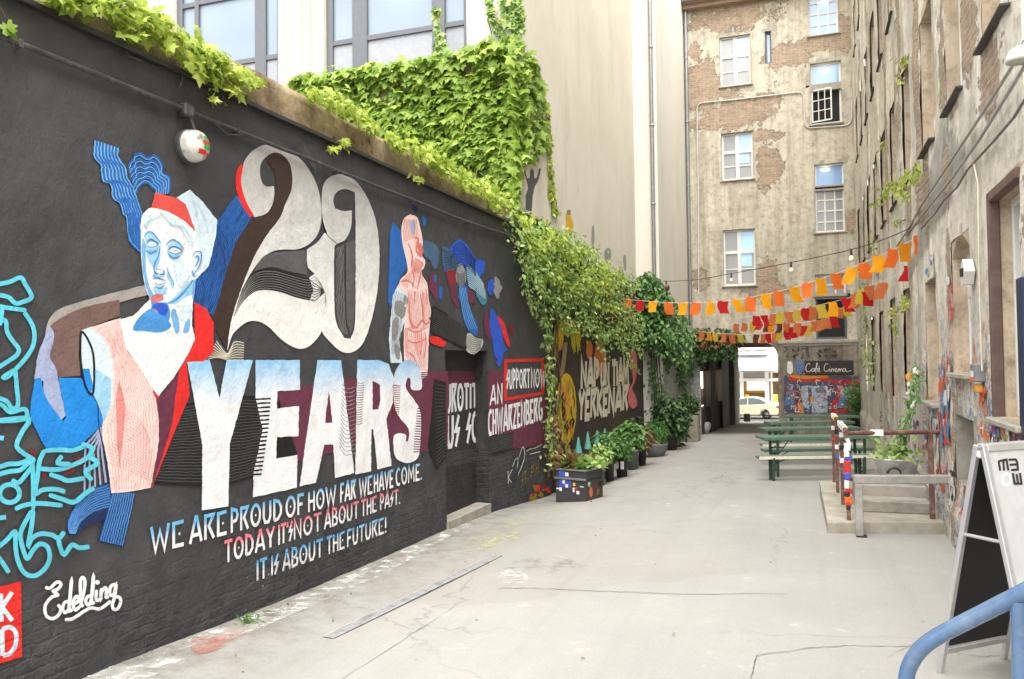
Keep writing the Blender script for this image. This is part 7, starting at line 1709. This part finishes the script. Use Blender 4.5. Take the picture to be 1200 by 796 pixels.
# sticker covered box
B_ = G(686, 588); a_ = R(-14); ux = Vector((math.cos(a_), math.sin(a_), 0)); uy = Vector((-ux.y, ux.x, 0)); wbx, dbx, hb_ = .56, .62, .56
bc = B_-ux*wbx/2+uy*dbx/2; zb = gz(bc.x, bc.y)-.03; bc.z = zb
Mx = Matrix((ux, uy, Vector((0, 0, 1)))).transposed()
bxo = empty('planter_box', bc, 'dark box planter covered in stickers, first of the row of pots', 'planter')
def pb_(u, v, w_, su, sv, sw, m, nm, bev=.006): mb = MB(); mb.box(bc+ux*u+uy*v+Vector((0, 0, w_)), (su, sv, sw), 0, Mx, bev); return mb.build(nm, m, bxo)
pb_(0, 0, .2, wbx, dbx, .4, M_potd, 'lower_box', .012)
mb = MB(); 
for (u, v, su, sv) in [(0, -dbx/2+.025, wbx, .05), (0, dbx/2-.025, wbx, .05), (-wbx/2+.025, 0, .05, dbx-.102), (wbx/2-.025, 0, .05, dbx-.102)]: mb.box(bc+ux*u+uy*v+Vector((0, 0, .485)), (su, sv, .165), 0, Mx, .008)
mb.build('upper_frame', M_potd, bxo)
pb_(0, -dbx/2-.008, .415, wbx+.03, .03, .035, M_zinc, 'ledge'); pb_(0, -dbx/2-.004, .56, wbx+.02, .03, .03, M_zinc, 'rim'); pb_(wbx/2+.004, 0, .56, .03, dbx, .03, M_zinc, 'rim')
pb_(0, 0, .5, wbx-.11, dbx-.11, .05, M_soil, 'soil', 0)
for (u, w_, su, sw, c_) in [(-.13, .49, .12, .1, 'blue'), (-.05, .485, .06, .06, 'white')]: pb_(u*wbx/.5, -dbx/2-.006, w_, su, .006, sw, M_stk[c_], 'sticker', 0)
for i in range(4):
    for j in range(3):
        if j == 0 and i > 0: continue
        pb_((-.16+i*.052)*wbx/.5, -dbx/2-.004, .235+j*.062, .046, .006, .056, M_stk['blue'] if (i+j) % 3 or i == 3 else M_stk['white'], 'sticker', 0)
for (u, w_, su, sw, c_) in [(.06, .24, .03, .07, 'white'), (.1, .25, .03, .06, 'red'), (.13, .2, .05, .05, 'white'), (.07, .33, .04, .05, 'yellow'), (-.21, .24, .05, .02, 'white'), (.2, .3, .07, .012, 'white')]: pb_(u*wbx/.5, -dbx/2-.004, w_, su, .006, sw, M_stk[c_], 'sticker', 0)
for (v, w_, r_, c_) in [(-.12, .2, .09, 'orange'), (.02, .28, .07, 'red'), (.12, .16, .06, 'yellow'), (-.18, .33, .05, 'white'), (.2, .3, .06, 'black'), (.08, .1, .05, 'red')]:
    mb = MB(); mb.poly([[bc+ux*(wbx/2+.003)+uy*(v+r_*rng.uniform(.5, 1.1)*math.cos(a_*.7))+Vector((0, 0, w_+r_*rng.uniform(.5, 1.3)*math.sin(a_*.7))) for a_ in range(9)]]); mb.build('paint_splash', {'orange': P_orange, 'red': P_dred, 'yellow': P_olive, 'white': P_chalk, 'black': P_blackp}[c_], bxo)
top_c = bc+Vector((0, 0, .52))
def rosette(c, n, ln, mat, tmpl, label, wide=.25):
    o = empty('potted_plant', c, label, 'plant', 'plants along the left wall')
    a_ = rng.uniform(0, 2*math.pi, n); el = rng.uniform(.1, 1.1, n)
    D = np.stack([np.cos(a_)*np.cos(el), np.sin(a_)*np.cos(el), np.sin(el)], 1); P = np.array(c)+rng.normal(0, wide*.5, (n, 3))*np.array([1, .8, .12])+np.array([0, 0, .04])
    Nn = np.stack([-np.cos(a_)*np.sin(el), -np.sin(a_)*np.sin(el), np.cos(el)], 1)
    leaves('foliage', mat, o, P, Nn, D, ln, tmpl, rng, .2); stems(o, [[c, c+Vector((0, 0, .06)), c+Vector((.02, 0, .12))]], .01, M_gstem); return o
rosette(top_c+ux*.06, 80, .2, L_hosta, T_BROAD, 'pale hosta spreading over the sticker covered planter box', .3)
rosette(top_c-ux*.14, 60, .34, L_dry, T_LONG, 'dry brown grass tuft in the sticker covered planter box', .14)
pr_ = [(692, 583, 15, 30, M_potb, 'brown plastic pot squeezed behind the sticker covered box', 'pot'), (703, 570, 12, 26, M_potg, 'light grey pot second behind the box planter', 'pot'), (714, 565, 11, 22, M_potd, 'dark grey pot beneath the fine leaved bush', 'pot'),
       (728, 560, 16, 26, M_potd, 'black pot with white lettering scraps, left of the tall grey pot', 'pot'), (741, 551, 15, 24, M_potg, 'tall light grey pot under the broad leaved plant', 'pot'), (752, 546, 11, 20, M_potd, 'small dark pot just before the wide bowl', 'pot'),
       (768, 536, 27, 16, M_potg, 'wide grey bowl standing alone along the left wall', 'bowl'), (787, 528, 14, 20, M_potd, 'dark pot behind the wide bowl under ivy', 'pot')]
PT = [pot(*a_) for a_ in pr_]
for (px, py, w_, h_, c_) in [(724, 552, 3, 8, 'white'), (730, 550, 4, 9, 'white')]:
    o, P, r, k = PT[3]; mb = MB(); mb.box(Vector((P.x+(px-728)*k, P.y-r*.98, P.z-.14)), (w_*k, .012, h_*k), 0, None, .002); mb.build('sticker', M_stk[c_], o)
bush(PT[1][1]+Vector((-.05, .1, 0)), .24, .22, 260, .12, L_hosta, T_OV, 'pale green plant in the light grey pot behind the box')
bush(PT[2][1]+Vector((-.1, .15, .05)), .34, .33, 620, .1, L_bush, T_OV, 'rounded fine leaved green bush in the row of pots')
bush(PT[3][1], .24, .22, 170, .12, L_bush, T_OV, 'low green plant in the black lettered pot')
bush(PT[4][1]+Vector((-.08, .1, 0)), .3, .38, 300, .16, L_bush, T_BROAD, 'tall broad leaved bright plant in the grey pot', .8)
bush(PT[5][1], .28, .3, 200, .14, L_dry, T_OV, 'reddish leaved plant in the small dark pot')
bush(PT[6][1]+Vector((-.1, .1, 0)), .36, .34, 240, .24, L_bush, T_LONG, 'spiky leaved plant in the wide grey bowl', .8)
bush(PT[7][1], .5, .6, 620, .17, L_dark, T_OV, 'dark leafy shrub behind the wide bowl')
bush(G(797, 524)+Vector((-.25, .3, 0)), .48, .7, 700, .15, L_dark, T_OV, 'dark shrub before the stone planter near the passage', .5, 'shrub')
bush(G(716, 548)+Vector((-.5, .6, 0)), .45, .6, 420, .15, L_bush, T_OV, 'green shrub against the wall below the cream lettering', .5, 'shrub')
bush(G(746, 535)+Vector((-.5, .8, .1)), .5, .6, 500, .17, L_dark, T_OV, 'darker shrub against the wall behind the broad leaved plant', .5, 'shrub')
P = G(811, 518); k = mscale(P); o = empty('stone_planter', P, 'square stone planter near the passage entrance', 'planter')
mb = MB(); mb.box(P+Vector((0, .25, .42)), (15*k, .55, .86), 0, None, .03); mb.build('planter_body', M_stpl, o)
mb = MB(); mb.box(P+Vector((0, .25, .855)), (13.5*k, .48, .03)); mb.build('soil', M_soil, o)
bush(P+Vector((-.1, .25, .86)), .34, .36, 360, .14, L_dark, T_OV, 'leafy plant growing from the square stone planter')
P = G(824, 508); mb = MB(); mb.lathe(P, [(0, 0), (.2, 0), (.27, .2), (.28, .35), (.24, .42), (0, .4)], 16); tag(mb.build('grey_sack', M_cond, None, True), 'pale grey sack lying beside the stone planter', 'sack')
M_tealw = mottled('teal_painted_board', S(92, 158, 150, .8), .6, 9, .12, .1)
for (px, py, h_, lab) in [(678, 531, 19, 'nearest teal garden cone standing above the planter box'), (689, 526, 20, 'middle teal garden cone left of the fine leaved bush'), (700, 520, 16, 'third teal garden cone half hidden by the fine leaved bush'), (709, 515, 13, 'farthest small teal garden cone')]:
    d_ = ray(px, py); c = onx(px, py, WX+.45); k = mscale(c); zg = gz(c.x, c.y); o = empty('garden_cone', Vector((c.x, c.y, zg)), lab, 'ornament', 'teal garden cones')
    mb = MB(); mb.lathe(c, [(4.4*k, 0), (0.01, h_*k)], 14); mb.build('cone', M_tealw, o)
    mb = MB(); mb.tube([Vector((c.x, c.y, zg)), c], .02, 6); mb.build('stake', M_stem, o)
# (h) weeds along the wall foot
for (px, py, n, s_, lab) in [(292, 729, 40, .07, 'small green weed tuft at the foot of the mural below the writing'), (131, 770, 12, .05, 'tiny weed at the near foot of the black wall')]:
    P = G(px, py); o = empty('weed', P, lab, 'weed')
    leaves('foliage', L_bush, o, [P+Vector((rng.normal(0, .035), rng.normal(0, .06), .005+abs(rng.normal(0, .015)))) for k in range(n)], (.2, -.2, 1), (.4, -.2, .4), s_, T_LONG, rng, .8)
rl_ = np.random.default_rng(8)
lt = empty('litter', (-1, 9, 0), None) if False else None
pts = []
for i in range(70):
    x, y = rl_.uniform(-4.3, 1.2), rl_.uniform(4.5, 24)
    if rl_.random() < .6: x = WX+abs(rl_.normal(0, .5))+.1
    pts.append((x, y, gz(x, y)+.008))
tag(leaves('fallen_leaves', L_dry, None, pts, (0, 0, 1), (1, 0, 0), .035, T_OV, rng, .8), kind='stuff', label='small fallen leaves and crumbs scattered along the wall foot', cat='litter')
